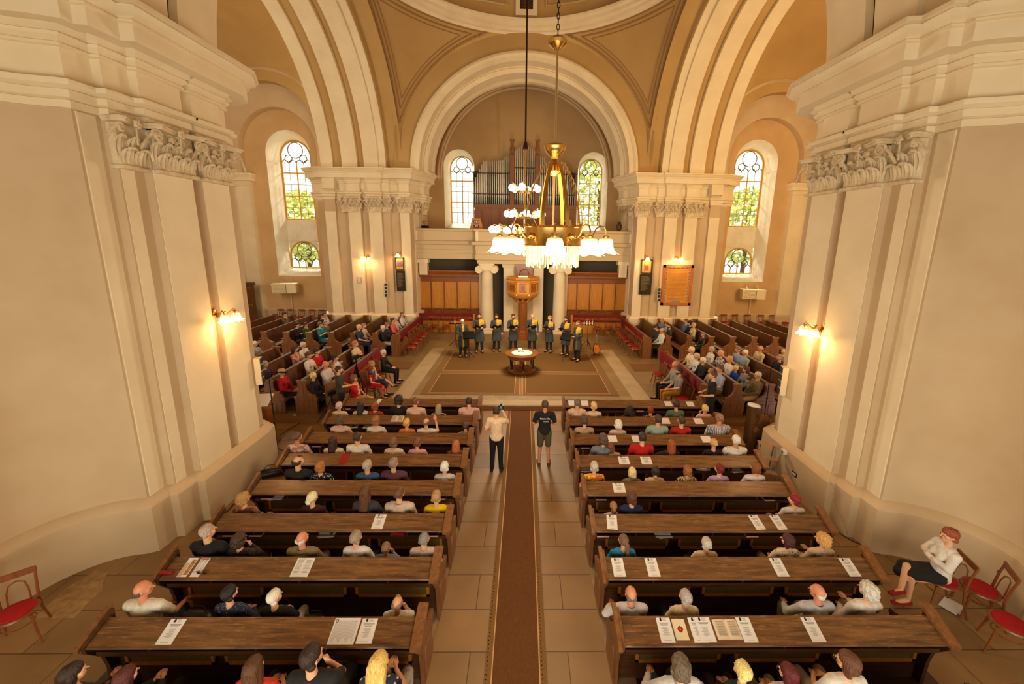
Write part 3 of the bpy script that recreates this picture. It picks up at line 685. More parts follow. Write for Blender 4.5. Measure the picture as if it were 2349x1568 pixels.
# desks hung with crimson cloth in front of the side pews
def desk(L,label,loc,rz,words=None,clh=.42,full=False,wx=0):
    t=thing('desk_front',label,'pew desk',loc,rz,None); h=L/2; zz0=1.0
    b=MB(); b.box(-h,-.03,0,h,.03,1.0); b.box(-h,.03,0,h,.06,.1)
    n=round(L/.62)
    b.obj('front_panel',PEWEND if not full else OAK,parent=t)
    b=MB()
    for i in range(n):
        x=-h+L*(i+.5)/n; w=L/n*.38
        for (a0,a1,c0,c1) in ((-w,w,.14,.17),(-w,w,.52,.55),(-w,-w+.03,.14,.55),(w-.03,w,.14,.55)): b.box(x+a0,-.045,c0,x+a1,-.03,c1)
    b.obj('panel_moulding',OAK if full else PEWEND,parent=t)
    b=MB(); b.prism([(-.06,1.02),(.28,.92),(.28,.95),(-.06,1.05)],-h,h,'x'); b.obj('book_ledge',PEWTOP,parent=t)
    for s in (-1,1):
        b=MB(); b.box(s*(h+.04)-.05,-.06,0,s*(h+.04)+.05,.34,.86); b.prism([(-.08,.86),(-.07,1.07),(.3,.98),(.36,.86)],s*(h+.04)-.05,s*(h+.04)+.05,'x'); b.obj('end_post',PEWEND if not full else OAK,parent=t)
    # the cloth lies over the top and hangs on the front: a thing of its own
    c=MB(); n=60; rows=[]
    for j,(yy,zz,am) in enumerate(((.05,1.062,0),(-.07,1.075,0),(-.085,1.04,.2),(-.085,1.05-clh*.5,.7),(-.085,1.05-clh,1))):
        rows.append([(-h+L*i/n,yy-.012*am*math.sin(i*1.7)*math.sin(i*.31),zz) for i in range(n+1)])
    c.grid(rows)
    cl=c.obj('altar_cloth',VELVET,label='crimson velvet cloth with gold lettering over the '+label,cat='cloth',loc=loc,rz=rz,group='crimson cloths over the desks')
    if words:
        text('lettering',words[0],.15 if full else .12,GOLDT,cl,(wx,-.118,.80),width=words[1]*(1 if full else .72))
        if len(words)>2: text('lettering',words[2],.1,GOLDT,cl,(words[3],-.118,.685))
    return t
# local -y is the front; left wing fronts face +x => rz=+90
desk(3.55,'front desk of the near left wing block',(-5.5,13.1,.13),PI/2,('TARTSATOK TISZTA SZÍVVEL',2.6),.4)
desk(3.95,'front desk of the far left wing block',(-5.5,19.25,.13),PI/2,('MERT ITT VAN AZ ÚR',2.6),.4)
desk(3.55,'front desk of the near right wing block',(5.45,13.1,.13),-PI/2,('ÁLDJAD ÉN LELKEM AZ URAT',2.6),.4)
desk(3.95,'front desk of the far right wing block',(5.45,19.25,.13),-PI/2,('DICSÉRJÉTEK AZ URAT',2.6),.4)
desk(3.0,'golden oak choir desk left of the pulpit',(-4.3,22.0,.14),0,('TARTSUTOK EL ELEIM AZ ÚR NEVED TETT KIÁLTUNKRA',2.45,'ZSOLT. 84, 10',.95),.38,True,.25)
desk(3.0,'golden oak choir desk right of the pulpit',(4.3,22.0,.14),0,('URAM TE VALTÁL NEKÜNK HAJLÉKUNK NEMZEDÉKRŐL NEMZEDÉKRE',2.5),.38,True,-.2)
# panelled oak stalls behind
def stall(x,label):
    t=thing('choir_stall',label,'choir stall',(x,23.0,.25)); h=1.88
    b=MB(); b.box(-h,0,0,h,.08,3.05); b.box(-h-.1,-.25,2.95,h+.1,.12,3.07); b.prism([(-.3,3.07),(.12,3.07),(.12,3.25),(-.38,3.25)],-h-.14,h+.14,'x'); b.box(-h-.18,-.42,3.24,h+.18,.12,3.3); b.obj('cornice_frame',OAKD,parent=t)
    n=5
    for i in range(n):
        xx=-h+2*h*(i+.5)/n; w=2*h/n*.5-.04
        b=MB(); b.box(xx-w,-.05,1.1,xx+w,0,2.62); b.box(xx-w+.06,-.07,1.2,xx+w-.06,-.04,2.5); b.box(xx-w+.1,-.085,1.26,xx+w-.1,-.05,2.44); p=b.obj('back_panel',OAK,parent=t)
        b=MB(); b.tube([(xx-w,-.3,1.0),(xx-w*.8,-.16,1.06),(xx,-.1,1.08),(xx+w*.8,-.16,1.06),(xx+w,-.3,1.0)],.03,6); b.obj('armrest',OAKD,parent=t)
    for s in (-1,1):
        b=MB(); b.lathe([(.07,0),(.07,.1),(.05,.15),(.045,2.6),(.06,2.65)],(s*(h-.05),-.25,0),12); b.obj('half_column',OAKD,parent=t)
        b=MB(); b.lathe([(.05,2.62),(.09,2.8),(.13,2.95)],(s*(h-.05),-.25,0),10); b.obj('carved_capital',mat('gilt_wood',(206,150,70),.4,metal=.4),parent=t)
    b=MB(); b.box(-h,-.45,.42,h,0,.46); b.obj('bench',OAKD,parent=t)
stall(-4.2,'tall golden oak choir stall with five panels left of the pulpit'); stall(4.25,'tall golden oak choir stall with five panels right of the pulpit')
# ================================================================ RUGS
a=MB(); P=[atZ(1120,1568),atZ(1257,1568)]
a.box(-.44,-2.5,.001,.36,11.96,.008); r=a.obj('aisle_runner',RUGB,label='long brown runner carpet down the middle of the aisle',cat='carpet')
a=MB(); a.box(-.34,-2.5,.008,.26,11.96,.0095); a.obj('runner_field',mat('runner_brown',(112,70,28),.95,col2=(92,54,20),scale=40,bump=.15,stretch=(3,.4,1)),parent=r)
a=MB()
for x in (-.345,.265): a.box(x-.008,-2.5,.008,x+.008,11.96,.0105); 
a.obj('runner_line',RUGL,parent=r,kind='stuff')
for i in range(2):
    a=MB(); x=-.395 if i==0 else .315
    for k in range(60): yy=3.0+k*.055; a.box(x-.025,yy,.008,x+.02,yy+.012,.010); a.box(x-.025,yy,.008,x-.012,yy+.035,.010)
    a.obj('key_pattern',mat('runner_pattern',(140,96,52),.95),parent=r,kind='stuff')
a=MB(); a.box(-3.5,12.86,.131,3.35,18.3,.139); r=a.obj('stage_rug',RUGB,label='large tan woven rug under the singers and the round table',cat='rug')
F=[(-3.2,13.05,-.27,15.0),(.14,13.05,3.05,15.0),(-3.2,15.35,-.27,18.0),(.14,15.35,3.05,18.0)]
for (x0,y0,x1,y1) in F:
    a=MB(); a.box(x0-.02,y0-.02,.139,x1+.02,y1+.02,.1405,1); a.box(x0,y0,.139,x1,y1,.142,0); a.obj('rug_field',[RUG,RUGL],parent=r)
a=MB(); 
for x in (-.1,-.04,.02): a.box(x,12.9,.139,x+.012,18.2,.1408)
a.obj('rug_stripe',RUGL,parent=r,kind='stuff')
DRUN=mat('dark_runner',(132,92,52),.95,col2=(112,76,42),scale=30)
for s,nm in ((-1,'left'),(1,'right')):
    a=MB(); x0,x1=sorted((s*4.6,s*14)); a.box(x0,15.5,.131,x1,16.5,.138); a.obj('cross_runner',DRUN,label='brown runner carpet leading into the %s wing between the pew blocks'%nm,cat='carpet')
# ================================================================ BENTWOOD CHAIR
def bent_chair():
    t=thing('bentwood_chair','x','chair')
    b=MB(); b.lathe([(.0,.43),(.2,.43),(.215,.445),(.205,.465),(.17,.468)],(0,0,0),24,sy=1.02); b.obj('seat',BENT,parent=t)
    b=MB(); b.lathe([(.18,.466),(.178,.48),(.13,.49),(0,.493)],(0,.0,0),24); b.obj('cushion',RED,parent=t)
    for sx,sy in ((-1,1),(1,1)):
        b=MB(); b.tube([(sx*.15,sy*.14,.43),(sx*.165,sy*.16,.25),(sx*.2,sy*.21,0)],[.019,.017,.013],8); b.obj('leg',BENT,parent=t)
    for sx in (-1,1):
        b=MB(); b.tube([(sx*.2,-.27,0),(sx*.175,-.2,.25),(sx*.165,-.185,.45),(sx*.172,-.22,.7),(sx*.18,-.26,.87)],[.014,.017,.018,.016,.015],8); b.obj('back_post',BENT,parent=t)
    b=MB(); b.prism([(-.19,-.0),(.19,-.0),(.19,.022),(-.19,.022)],.8,.885,'z'); b.xf(Matrix.Translation((0,-.262,0)))
    b.obj('top_rail',BENT,parent=t)
    b=MB(); b.tube([(-.1,-.19,.46),(-.095,-.215,.62),(-.07,-.235,.72),(0,-.245,.755),(.07,-.235,.72),(.095,-.215,.62),(.1,-.19,.46)],.01,6); b.obj('back_hoop',BENT,parent=t)
    b=MB(); b.lathe([(.15,.28),(.162,.29),(.15,.3)],(0,0,0),20); b.obj('leg_ring',BENT,parent=t)
    return t
chair0=bent_chair(); chair0['used']=0
def chair(loc,rz,label,group='bentwood chairs with red seats'):
    if not chair0['used']:
        chair0['used']=1; chair0.location=tuple(float(q) for q in loc); chair0.rotation_euler=(0,0,rz); chair0['label']=label; chair0['group']=group; return chair0
    c=dup(chair0,loc=loc,rz=rz,label=label,group=group); return c
Z0=.13
for i,(x,y) in enumerate(((943,793),(952,784),(961,776),(969,769),(975,762))):
    p=atZ(x,y,Z0+.48); chair((max(p[0],-5.15),p[1],Z0),-PI/2,'empty bentwood chair with red seat along the far left cloth desk, %s from the front'%names[i])
for i,(x,y) in enumerate(((1457,797),(1452,789),(1446,780),(1439,773),(1429,766))):
    p=atZ(x,y,Z0+.48); chair((min(p[0],5.1),p[1],Z0),PI/2,'empty bentwood chair with red seat along the far right cloth desk, %s from the front'%names[i])
for i,(x,y) in enumerate(((974,743),(999,743.5),(1025,744))):
    p=atZ(x,y,Z0+.48); chair((p[0],min(p[1],21.6),Z0),PI,'empty bentwood chair before the left oak choir desk, %s from the left'%names[i])
for i,(x,y) in enumerate(((1368,747),(1393,747),(1417,748))):
    p=atZ(x,y,Z0+.48); chair((p[0],min(p[1],21.6),Z0),PI,'empty bentwood chair before the right oak choir desk, %s from the left'%names[i])
for i,x in enumerate((640,663,688,712,734,759)):
    p=atY(x,730,23.5); chair((p[0],23.5,Z0),PI,'bentwood chair against the left transept wall under the heater, %s from the left'%names[i])
for i,x in enumerate((1638,1664,1690,1719,1750,1777,1803)):
    p=atY(x,735,23.5); chair((p[0],23.5,Z0),PI,'bentwood chair against the right transept wall, %s from the left'%names[i])
p=atZ(35,1400,.48); chair((p[0],p[1],0),R(-140),'brown bentwood chair with red seat alone by the left wall')
p=atZ(1510,855,Z0+.48); chair((p[0],p[1],Z0),PI/2,'empty bentwood chair at the front corner of the near right wing desk')
p=atZ(1568,912,Z0+.48); chair((p[0],p[1],Z0),R(80),'empty bentwood chair with red seat behind the two seated men at right')
cw=atZ(2160,1325,.47); chair((cw[0],cw[1],0),R(75),'bentwood chair under the red-haired woman in the white cardigan')
p=atZ(2250,1345,.48); chair((p[0],p[1],0),R(60),'bentwood chair with red seat just behind the red-haired woman')
p=atZ(2320,1425,.48); chair((p[0],p[1],0),R(50),'bentwood chair with wide red seat at the lower right edge')
# ================================================================ PULPIT
def ngon(r,n,a0=None,sx=1,sy=1): a0=PI/n if a0 is None else a0; return [(r*sx*math.cos(a0+2*PI*k/n),r*sy*math.sin(a0+2*PI*k/n)) for k in range(n)]
def tower(mb,prof,n=8,a0=None):
    P=[[ (x,y,z) for x,y in ngon(r,n,a0)] for r,z in prof]; mb.grid(P,closed=True)
t=thing('pulpit','golden oak octagonal pulpit on a fluted post behind the singers','pulpit',(-.02,20.8,.13)); t.scale=(.77,.77,1)
b=MB(); tower(b,[(.75,0),(.75,.12),(.68,.13),(.68,.24),(.58,.26),(.58,.34),(.45,.36),(.42,.5),(.0,.5)]); b.obj('stepped_base',OAKD,parent=t)
b=MB(); P=[]
for z in (.45,2.25): P.append([((.30+.02*(k%2)) *math.cos(2*PI*k/32),(.30+.02*(k%2))*math.sin(2*PI*k/32),z) for k in range(32)])
b.grid(P,closed=True); b.obj('fluted_post',OAKD,parent=t)
for k in range(8):
    a_=2*PI*k/8; b=MB(); pts=[(.3,1.95),(.42,2.02),(.55,2.16),(.75,2.26)]
    b.tube([(r*math.cos(a_),r*math.sin(a_),z) for r,z in pts],[.05,.08,.1,.06],8); b.ball((.46*math.cos(a_),.46*math.sin(a_),2.06),(.11,.11,.08),5); b.obj('bracket',OAK,parent=t)
b=MB(); tower(b,[(.6,2.2),(.95,2.26),(1.0,2.31),(1.08,2.38),(1.12,2.47),(1.06,2.49),(1.06,3.06),(1.1,3.08),(1.1,3.15),(1.16,3.18),(1.2,3.24),(1.2,3.3),(1.0,3.3),(1.0,2.5),(0,2.5)]); b.obj('tub',OAK,parent=t)
for k in range(8):
    a_=-PI/2+2*PI*k/8; b=MB()
    for (x0,x1,z0,z1) in ((-.22,.22,2.58,2.62),(-.22,.22,2.96,3.0),(-.22,-.18,2.58,3.0),(.18,.22,2.58,3.0)): b.box(x0,-.04,z0,x1,.02,z1)
    b.box(-.13,-.05,2.67,.13,.02,2.91); b.xf(Matrix.Rotation(a_+PI/2,4,'Z')@Matrix.Translation((0,-.985,0))); b.obj('panel_moulding',OAKD,parent=t)
b=MB(); 
for k in range(96): a_=2*PI*k/96; r=1.05/ math.cos(((a_+PI/8)%(PI/4))-PI/8)*.97; b.ball((r*math.cos(a_),r*math.sin(a_),3.115),(.025,.025,.03),3)
b.obj('gilt_frieze',mat('gilt_wood',(206,150,70),.4,metal=.4),parent=t,kind='stuff')
b=MB(); b.prism([(-.33,3.33),(.33,3.33),(.33,3.4),(-.33,3.4)],-.85,-.5,'y'); b.obj('reading_desk',PAPER,parent=t)
for s in (-1,1): b=MB(); b.ball((s*.42,-1.04,2.44),.05,6); b.obj('lamp_knob',WHITE,parent=t)
t=thing('pulpit_backboard','tall brown oak door panel standing behind the pulpit','panel',(0.05,22.05,3.2))
b=MB(); b.box(-.46,-.1,-.8,.46,.0,.78); b.box(-.52,-.16,.66,.52,-.0,.76); b.obj('board',OAKD,parent=t)
b=MB()
for s in (-1,1): b.box(s*.38-.07,-.16,-.8,s*.38+.07,-.09,.66)
b.tube([(-.24,-.13,-.7),(-.24,-.13,.3)]+[(-.24*math.cos(PI*k/12),-.13,.3+.24*math.sin(PI*k/12)) for k in range(13)]+[(.24,-.13,-.7)],.03,6); b.obj('arched_moulding',OAKD,parent=t)
# ================================================================ ROUND TABLE
tp=atZ(1198,826,.13)
t=thing('round_table','round brown wooden communion table with black and gilt legs in mid stage','table',(-.03,15.35,.142)); t.scale=(.66,.66,.80)
b=MB(); b.lathe([(0,.03),(.82,.03),(.86,.06),(.86,.12),(.8,.14),(0,.14)],n=48); b.obj('base_shelf',OAKD,parent=t)
b=MB(); b.lathe([(0,.74),(.84,.74),(.84,.9),(.88,.92),(1.0,.93),(1.02,.95),(1.0,.975),(0,.98)],n=56); b.obj('tabletop',wood('table_wood',(110,66,30),(142,90,44),0,.25),parent=t)
GILT=mat('gilt_wood',(206,150,70),.4,metal=.4)
for k in range(6):
    a_=PI/6+2*PI*k/6+R(8); x,y=.74*math.cos(a_),.74*math.sin(a_)
    b=MB(); b.lathe([(.03,.18),(.045,.4),(.04,.66),(.03,.7)],(x,y,0),12); l=b.obj('leg',BLACK,parent=t)
    b=MB(); b.lathe([(.06,.13),(.06,.19),(.03,.2)],(x,y,0),12); b.lathe([(.03,.69),(.055,.71),(.055,.75)],(x,y,0),12); b.obj('gilt_collar',GILT,parent=l)
b=MB(); b.lathe([(.3,.14),(.32,.2),(.1,.26),(.06,.4),(.05,.7)],n=16); b.obj('centre_post',OAKD,parent=t)
a=MB(); a.lathe([(0,.004),(.6,.004),(.63,.0),(.6,-.001)],n=48); a.obj('lace_cloth',mat('white_lace',(232,232,222),.8,col2=(206,210,204),scale=22,thr=(.45,.6)),label='round white lace cloth on the round table',cat='cloth',loc=(-.02,15.33,.928)).scale=(.66,.66,1)
t=thing('bible_stand','small dark book rest with a book at the back of the round table','book stand',(-.1,15.57,.935)); t.scale=(.6,.6,.6); b=MB(); b.prism([(-.1,0),(.14,0),(.14,.14)],-.16,.16,'x'); b.obj('rest',BLACK,parent=t); b=MB(); b.prism([(-.1,.02),(.12,.145),(.11,.17),(-.11,.045)],-.14,.14,'x'); b.obj('open_book',PAPER,parent=t)
t=thing('wireless_microphones','pair of small black microphones lying on the lace cloth','microphone',(-.06,15.4,.936)); t.scale=(.7,.7,.7); b=MB(); b.tube([(-.15,0,.02),(-.02,.02,.02)],.018,8); b.ball((-.16,0,.02),.028,5); b.tube([(.02,.03,.02),(.16,.0,.02)],.018,8); b.obj('handles',BLACKM,parent=t,kind='stuff')
# ================================================================ CHANDELIERS AND WALL LAMPS
SHADE=mat('frosted_glass_shade',(250,226,196),.4,emit=(255,206,140),estr=1)
_nt=SHADE.node_tree; _tc=_nt.nodes.new('ShaderNodeTexCoord'); _sp=_nt.nodes.new('ShaderNodeSeparateXYZ'); _mr=_nt.nodes.new('ShaderNodeMapRange'); _nt.links.new(_tc.outputs['Object'],_sp.inputs[0]); _nt.links.new(_sp.outputs[2],_mr.inputs[0]); _mr.inputs[1].default_value=-.0; _mr.inputs[2].default_value=-.14; _mr.inputs[3].default_value=.25; _mr.inputs[4].default_value=4.5; _nt.links.new(_mr.outputs[0],_nt.nodes['Principled BSDF'].inputs['Emission Strength'])
BULB=mat('lit_bulb',(255,240,210),.4,emit=(255,236,200),estr=16)
GLOBE=mat('white_globe',(255,250,240),.3,emit=(255,246,228),estr=9)
CRYS=mat('crystal_rod',(250,226,180),.15,emit=(255,206,130),estr=.3)  # fringe rods given a faint glow of their own for caught lamplight
def tulip(mb,s=1.,dz=0):
    n=36; P=[]
    for z,r,w in ((0,.06,0),(-.02,.1,0),(-.07,.115,0),(-.13,.12,.0),(-.18,.135,.05),(-.22,.165,.12),(-.235,.19,.2)):
        P.append([(s*(r*(1+w*math.cos(6*2*PI*k/n)))*math.cos(2*PI*k/n),s*(r*(1+w*math.cos(6*2*PI*k/n)))*math.sin(2*PI*k/n),dz+s*(z-.03*w*5*math.cos(6*2*PI*k/n)*.5)) for k in range(n)])
    mb.grid(P,closed=True)
p=atY(1268,541,6.3)
t=thing('brass_chandelier','large brass chandelier with frosted tulip shades and crystal fringe, nearest the camera','chandelier',p)
b=MB(); rr=.435; b.lathe([(rr,-.15),(rr+.015,-.145),(rr,-.12),(rr,.12),(rr+.015,.135),(rr,.15),(rr-.02,.15),(rr-.02,-.15),(rr,-.15)],n=48); 
for k in range(16): a_=2*PI*k/16; b.tube([(rr*math.cos(a_),rr*math.sin(a_),.15),((rr)*math.cos(a_),rr*math.sin(a_),.19)],[.02,.004],6)
b.obj('ring_band',BRASS,parent=t)
b=MB()
for k in range(48): a_=2*PI*k/48; b.ball(((rr+.01)*math.cos(a_),(rr+.01)*math.sin(a_),.02*math.sin(k*PI/2)),(.012,.012,.012),3)
b.obj('band_ornament',BRASSD,parent=t,kind='stuff')
for i,dg in enumerate((2,50,92,132,172,222,268,304)):
    a_=R(dg); c_,s_=math.cos(a_),math.sin(a_)
    f=lambda r,z: (r*c_,r*s_,z)
    b=MB(); b.ball(f(rr+.03,0),.05,8); b.obj('boss',BRASS,parent=t)
    b=MB(); b.tube([f(rr,-.02),f(rr+.12,-.03),f(rr+.2,.03),f(rr+.24,.12),f(rr+.3,.16),f(rr+.37,.15),f(rr+.4,.08),f(rr+.4,.02)],.011,8); b.lathe([(.03,.02),(.05,0),(.05,-.04)],f(rr+.4,0),12); ar=b.obj('arm',BRASS,parent=t)
    b=MB(); tulip(b,1.0); sh=b.obj('shade',SHADE,parent=ar); sh.location=f(rr+.4,-.02)
    b=MB(); b.ball((0,0,-.12),(.045,.045,.06),6); bo=b.obj('bulb',BULB,parent=sh)
for k in range(8):
    a_=R(22+45*k); c_,s_=math.cos(a_),math.sin(a_)
    b=MB(); P=[]
    for i in range(13):
        q=i/12; z=.15+.93*q; r=.41*math.cos(q*PI/2*.92)**.75+.05
        P.append([(r*c_-s_*w,r*s_+c_*w,z) for w in (-.028,0,.028)])
    b.grid(P); b.obj('strap',BRASS,parent=t)
b=MB(); b.tube([(0,0,-.05),(0,0,2.62)],.017,10); b.obj('rod',mat('pale_brass',(226,206,160),.25,metal=.9),parent=t)
b=MB(); b.lathe([(.02,1.3),(.16,1.32),(.165,1.3),(.15,1.26),(.13,1.22),(.08,1.18),(.06,1.14),(.03,1.12)],n=28); b.obj('upper_bowl',BRASS,parent=t)
b=MB(); b.lathe([(.03,1.14),(.05,1.1),(.09,1.03),(.1,.95),(.06,.9),(.02,.88)],n=20); b.obj('hub',BRASS,parent=t)
b=MB(); b.lathe([(.02,2.56),(.05,2.6),(.13,2.66),(.14,2.7),(.1,2.74),(.03,2.78)],n=24); b.obj('finial',BRASS,parent=t)
for k in range(60):
    a_=2*PI*k/60; b=MB(); L_=.30+.03*math.sin(k*2.1); b.tube([((rr-.03)*math.cos(a_),(rr-.03)*math.sin(a_),-.15),((rr-.03)*math.cos(a_),(rr-.03)*math.sin(a_),-.15-L_)],.011,6); b.obj('crystal_rod',CRYS,parent=t)
b=MB(); b.ball((0,0,-.2),(.12,.12,.1),8); b.obj('bulb',BULB,parent=t)
ch=MB(); z=2.78; i=0
while z<10.6 and i<130:
    if i%2: ch.tube([(.0+.02*math.cos(u),0,z+.035+.045*math.sin(u)) for u in [2*PI*j/8 for j in range(9)]],.006,4,cap=False)
    else: ch.tube([(0,.02*math.cos(u),z+.035+.045*math.sin(u)) for u in [2*PI*j/8 for j in range(9)]],.006,4,cap=False)
    z+=.068; i+=1
ch.obj('chain',BLACKM,parent=t,kind='stuff')
lamp('POINT',(p[0],p[1],p[2]-.35),170,WARM,.35,name='chandelier_glow',)
# far chandelier
Y2=15.2; p2=atY(1203,545,Y2)
t=thing('globe_chandelier','distant brass chandelier with three tiers of white globe lamps under the dome','chandelier',p2)
ztop=atY(1203,432,Y2)[2]-p2[2]; zm=atY(1203,491,Y2)[2]-p2[2]; zl=atY(1203,527,Y2)[2]-p2[2]; zc=atY(1206,332,Y2)[2]-p2[2]
b=MB(); b.tube([(0,0,-.3),(0,0,zc)],.03,8); 
for r,z in ((.3,ztop-.05),(.34,zm-.05),(.6,zl-.1)): b.lathe([(r,z-.09),(r+.02,z-.05),(r,z+.05),(r-.02,z+.05),(r-.02,z-.09)],n=28)
b.lathe([(.03,-.3),(.12,-.4),(.08,-.6),(0,-.7)],n=14)
b.obj('stem',BRASS,parent=t)
b=MB(); b.tube([(0,0,zc-.15),(0,0,zc+.1)],[.1,.06],8); b.tube([(0,0,zc),(0,0,ZR+.4+5.8-p2[2]-.1)],.035,6); b.obj('cord',mat('dark_cord',(54,20,18),.8),parent=t)
for r,z,n,sz,o_ in ((.5,ztop,6,.125,.3),(.66,zm,8,.12,.1),(1.2,zl,12,.13,.13)):
    for k in range(n):
        a_=o_+2*PI*k/n; c_,s_=math.cos(a_),math.sin(a_)
        b=MB(); b.tube([(r*.55*c_,r*.55*s_,z-.05),(r*.75*c_,r*.75*s_,z+.12),(r*.95*c_,r*.95*s_,z+.18),(r*c_,r*s_,z+.1)],.014,5); ar=b.obj('arm',BRASS,parent=t)
        b=MB(); b.ball((r*c_,r*s_,z),sz,8); b.obj('globe',GLOBE,parent=ar)
for k in range(3):
    a_=k*2*PI/3+.5; b=MB(); b.tube([(.3*math.cos(a_),.3*math.sin(a_),zm),(.5*math.cos(a_),.5*math.sin(a_),zm-.35),(.75*math.cos(a_),.75*math.sin(a_),zl-.1)],.018,5); b.obj('strap',BRASS,parent=t)
lamp('POINT',(p2[0],p2[1],p2[2]-.9),640,(1,.80,.55),.6,name='globe_chandelier_glow')
# wall lamps
def sconce(pos,rz,label,n=3,s=1.,e=30):
    t=thing('wall_lamp',label,'lamp',pos,rz,'brass wall lamps with glass shades')
    b=MB(); b.lathe([(0,-.0),(.07,.0),(.06,.03),(0,.04)],(0,0,0),12); b.xf(Matrix.Rotation(PI/2,4,'X')); b.obj('wall_plate',BRASSD,parent=t)
    sp=[(0,.0)] if n==1 else [(-.16,0),(.0,.1),(.16,0)]
    for i,(dx,dy) in enumerate(sp):
        yy=-.32-dy; b=MB(); b.tube([(0,-.02,0),(dx*.3,-.1,-.1),(dx*.7,yy*.6,-.04),(dx,yy*.9,.06),(dx,yy,.02),(dx,yy,-.03)],.012*s,6)
        b.tube([(dx*.5+.05*math.cos(u*.5)*(1-u/16),yy*.5,-.03+.05*math.sin(u*.5)*(1-u/16)) for u in range(15)],.006,4)
        ar=b.obj('arm',BRASSD,parent=t)
        b=MB(); tulip(b,.62*s); sh=b.obj('shade',SHADE,parent=ar); sh.location=(dx,yy,-.02)
        b=MB(); b.ball((0,0,-.08*s),.032*s,5); b.obj('bulb',BULB,parent=sh)
    l=lamp('POINT',(0,-.36,-.16),e,(1,.56,.22),.08,name='wall_lamp_glow',parent=t)
sconce(atX(490,716,-6.2),PI/2,'brass three-arm wall lamp with lit glass shades on the near left pier')
sconce(atX(1892,749,6.2),-PI/2,'brass three-arm wall lamp with lit glass shades on the near right pier')
sconce(atY(843,588,21.65),0,'brass wall lamp with three lit shades on the far left pier',e=50)
sconce(atY(1553,590,21.65),0,'brass wall lamp with lit shades above the large framed document',e=50)
sconce(atY(916,580,21.6),0,'small single-bulb wall lamp above the framed crest on the left pier',1,1.2,26)
sconce(atY(1482,588,21.6),0,'small single-bulb wall lamp above the framed crest on the right pier',1,1.2,26)
# ================================================================ THINGS ON THE WALLS
GOLD=mat('parchment_gold',(216,160,70),.6,col2=(196,138,56),scale=3); DKF=mat('dark_frame',(34,30,26),.4); BLU=mat('crest_blue',(86,96,140),.6); RDC=mat('crest_red',(170,50,40),.6)
def board(name,label,cat,c0,c1,Y,frame,field,fw=.06,extra=None,dp=.05):
    """c0 top-left and c1 bottom-right pixel on the plane Y"""
    a_=atY(*c0,Y); z_=atY(*c1,Y); cx=(a_[0]+z_[0])/2; cz=(a_[2]+z_[2])/2; w=abs(z_[0]-a_[0])/2; h=abs(a_[2]-z_[2])/2
    t=thing(name,label,cat,(cx,Y,cz)); b=MB(); b.box(-w,-dp,-h,w,0,h)
    b.obj('panel',field,parent=t)
    if frame:
        b=MB()
        for q in ((-w,-h,w,-h+fw),(-w,h-fw,w,h),(-w,-h,-w+fw,h),(w-fw,-h,w,h)): b.box(q[0],-dp-.03,q[1],q[2],-dp+.01,q[3])
        b.obj('frame',frame,parent=t)
    if extra: extra(t,w,h,-dp-.004)
    return t
def crest(t,w,h,y):
    b=MB(); b.prism([(-.15,.12),(.15,.12),(.15,-.05),(.08,-.16),(0,-.2),(-.08,-.16),(-.15,-.05)],y-.01,y+.01); b.obj('shield',BLU,parent=t)
    b=MB(); b.prism([(-.06,.06),(.1,.08),(.08,-.06),(-.02,-.1)],y-.015,y); b.obj('shield_charge',RDC,parent=t)
    b=MB(); b.box(-.06,y,h-.22,.06,y+.01,h-.19); b.box(-.2,y,-h+.18,.2,y+.01,-h+.2); b.box(-.16,y,-h+.23,.16,y+.01,-h+.25); b.obj('caption',INKD,parent=t,kind='stuff')
def crest2(t,w,h,y):
    b=MB(); b.prism([(-.12,-.1),(.12,-.1),(.1,.06),(-.1,.06)],y-.01,y+.01); b.obj('crest_base',RDC,parent=t)
    b=MB(); b.prism([(-.12,-.2),(.1,-.2),(.1,-.08),(-.12,-.08)],y-.012,y+.01); b.prism([(-.16,.02),(-.08,.02),(-.1,.2),(-.14,.2)],y-.012,y+.01); b.obj('crest_shape',BLU,parent=t)
board('framed_crest','black framed gold crest picture on the left pier under the small lamp','picture',(907,590),(928,618),21.55,DKF,GOLD,.05,crest)
board('framed_crest','black framed gold crest picture on the right pier under the small lamp','picture',(1471,595),(1494,627),21.55,DKF,GOLD,.05,crest2)
BRZ=mat('bronze_plaque',(60,52,40),.35,metal=.5,col2=(40,36,30),scale=4)
def lines(t,w,h,y):
    b=MB(); rnd=random.Random(5)
    for i in range(18):
        z=h-.15-(2*h-.3)*i/18; b.box(-w*.75,y,z,-w*.75+rnd.uniform(.7,1.5)*w,y+.008,z+.02)
    b.obj('inscription',mat('bronze_text',(132,112,78),.4,metal=.5),parent=t,kind='stuff')
board('bronze_plaque','dark inscribed plaque below the framed crest on the left pier','plaque',(909,620),(931,667),21.49,None,BRZ,.05,lines)
board('bronze_plaque','dark inscribed plaque below the framed crest on the right pier','plaque',(1468,628),(1492,675),21.49,None,BRZ,.05,lines)
def docs(t,w,h,y):
    b=MB(); rnd=random.Random(3)
    for i in range(22):
        z=h*.72-(1.5*h)*i/22; b.box(-w*.6,y,z,w*.6,y+.006,z+.012)
    b.obj('handwriting',mat('sepia_ink',(166,110,44),.8),parent=t,kind='stuff')
    b=MB()
    for i in range(11):
        z=-h*.78+i*h*1.5/10
        for s in (-1,1): b.box(s*w*.74-.035,y-.004,z,s*w*.74+.035,y+.006,z+.09)
    for i in range(5): b.box(-w*.6+i*w*.28,y-.004,h*.82,-w*.6+i*w*.28+.09,y+.006,h*.9)
    b.obj('crest_border',mat('border_blue',(120,126,150),.7),parent=t,kind='stuff')
    b=MB(); b.box(-w*.3,y-.006,-h*.86,w*.3,y+.006,-h*.76); b.obj('vignette',mat('vignette_teal',(110,150,150),.7),parent=t)
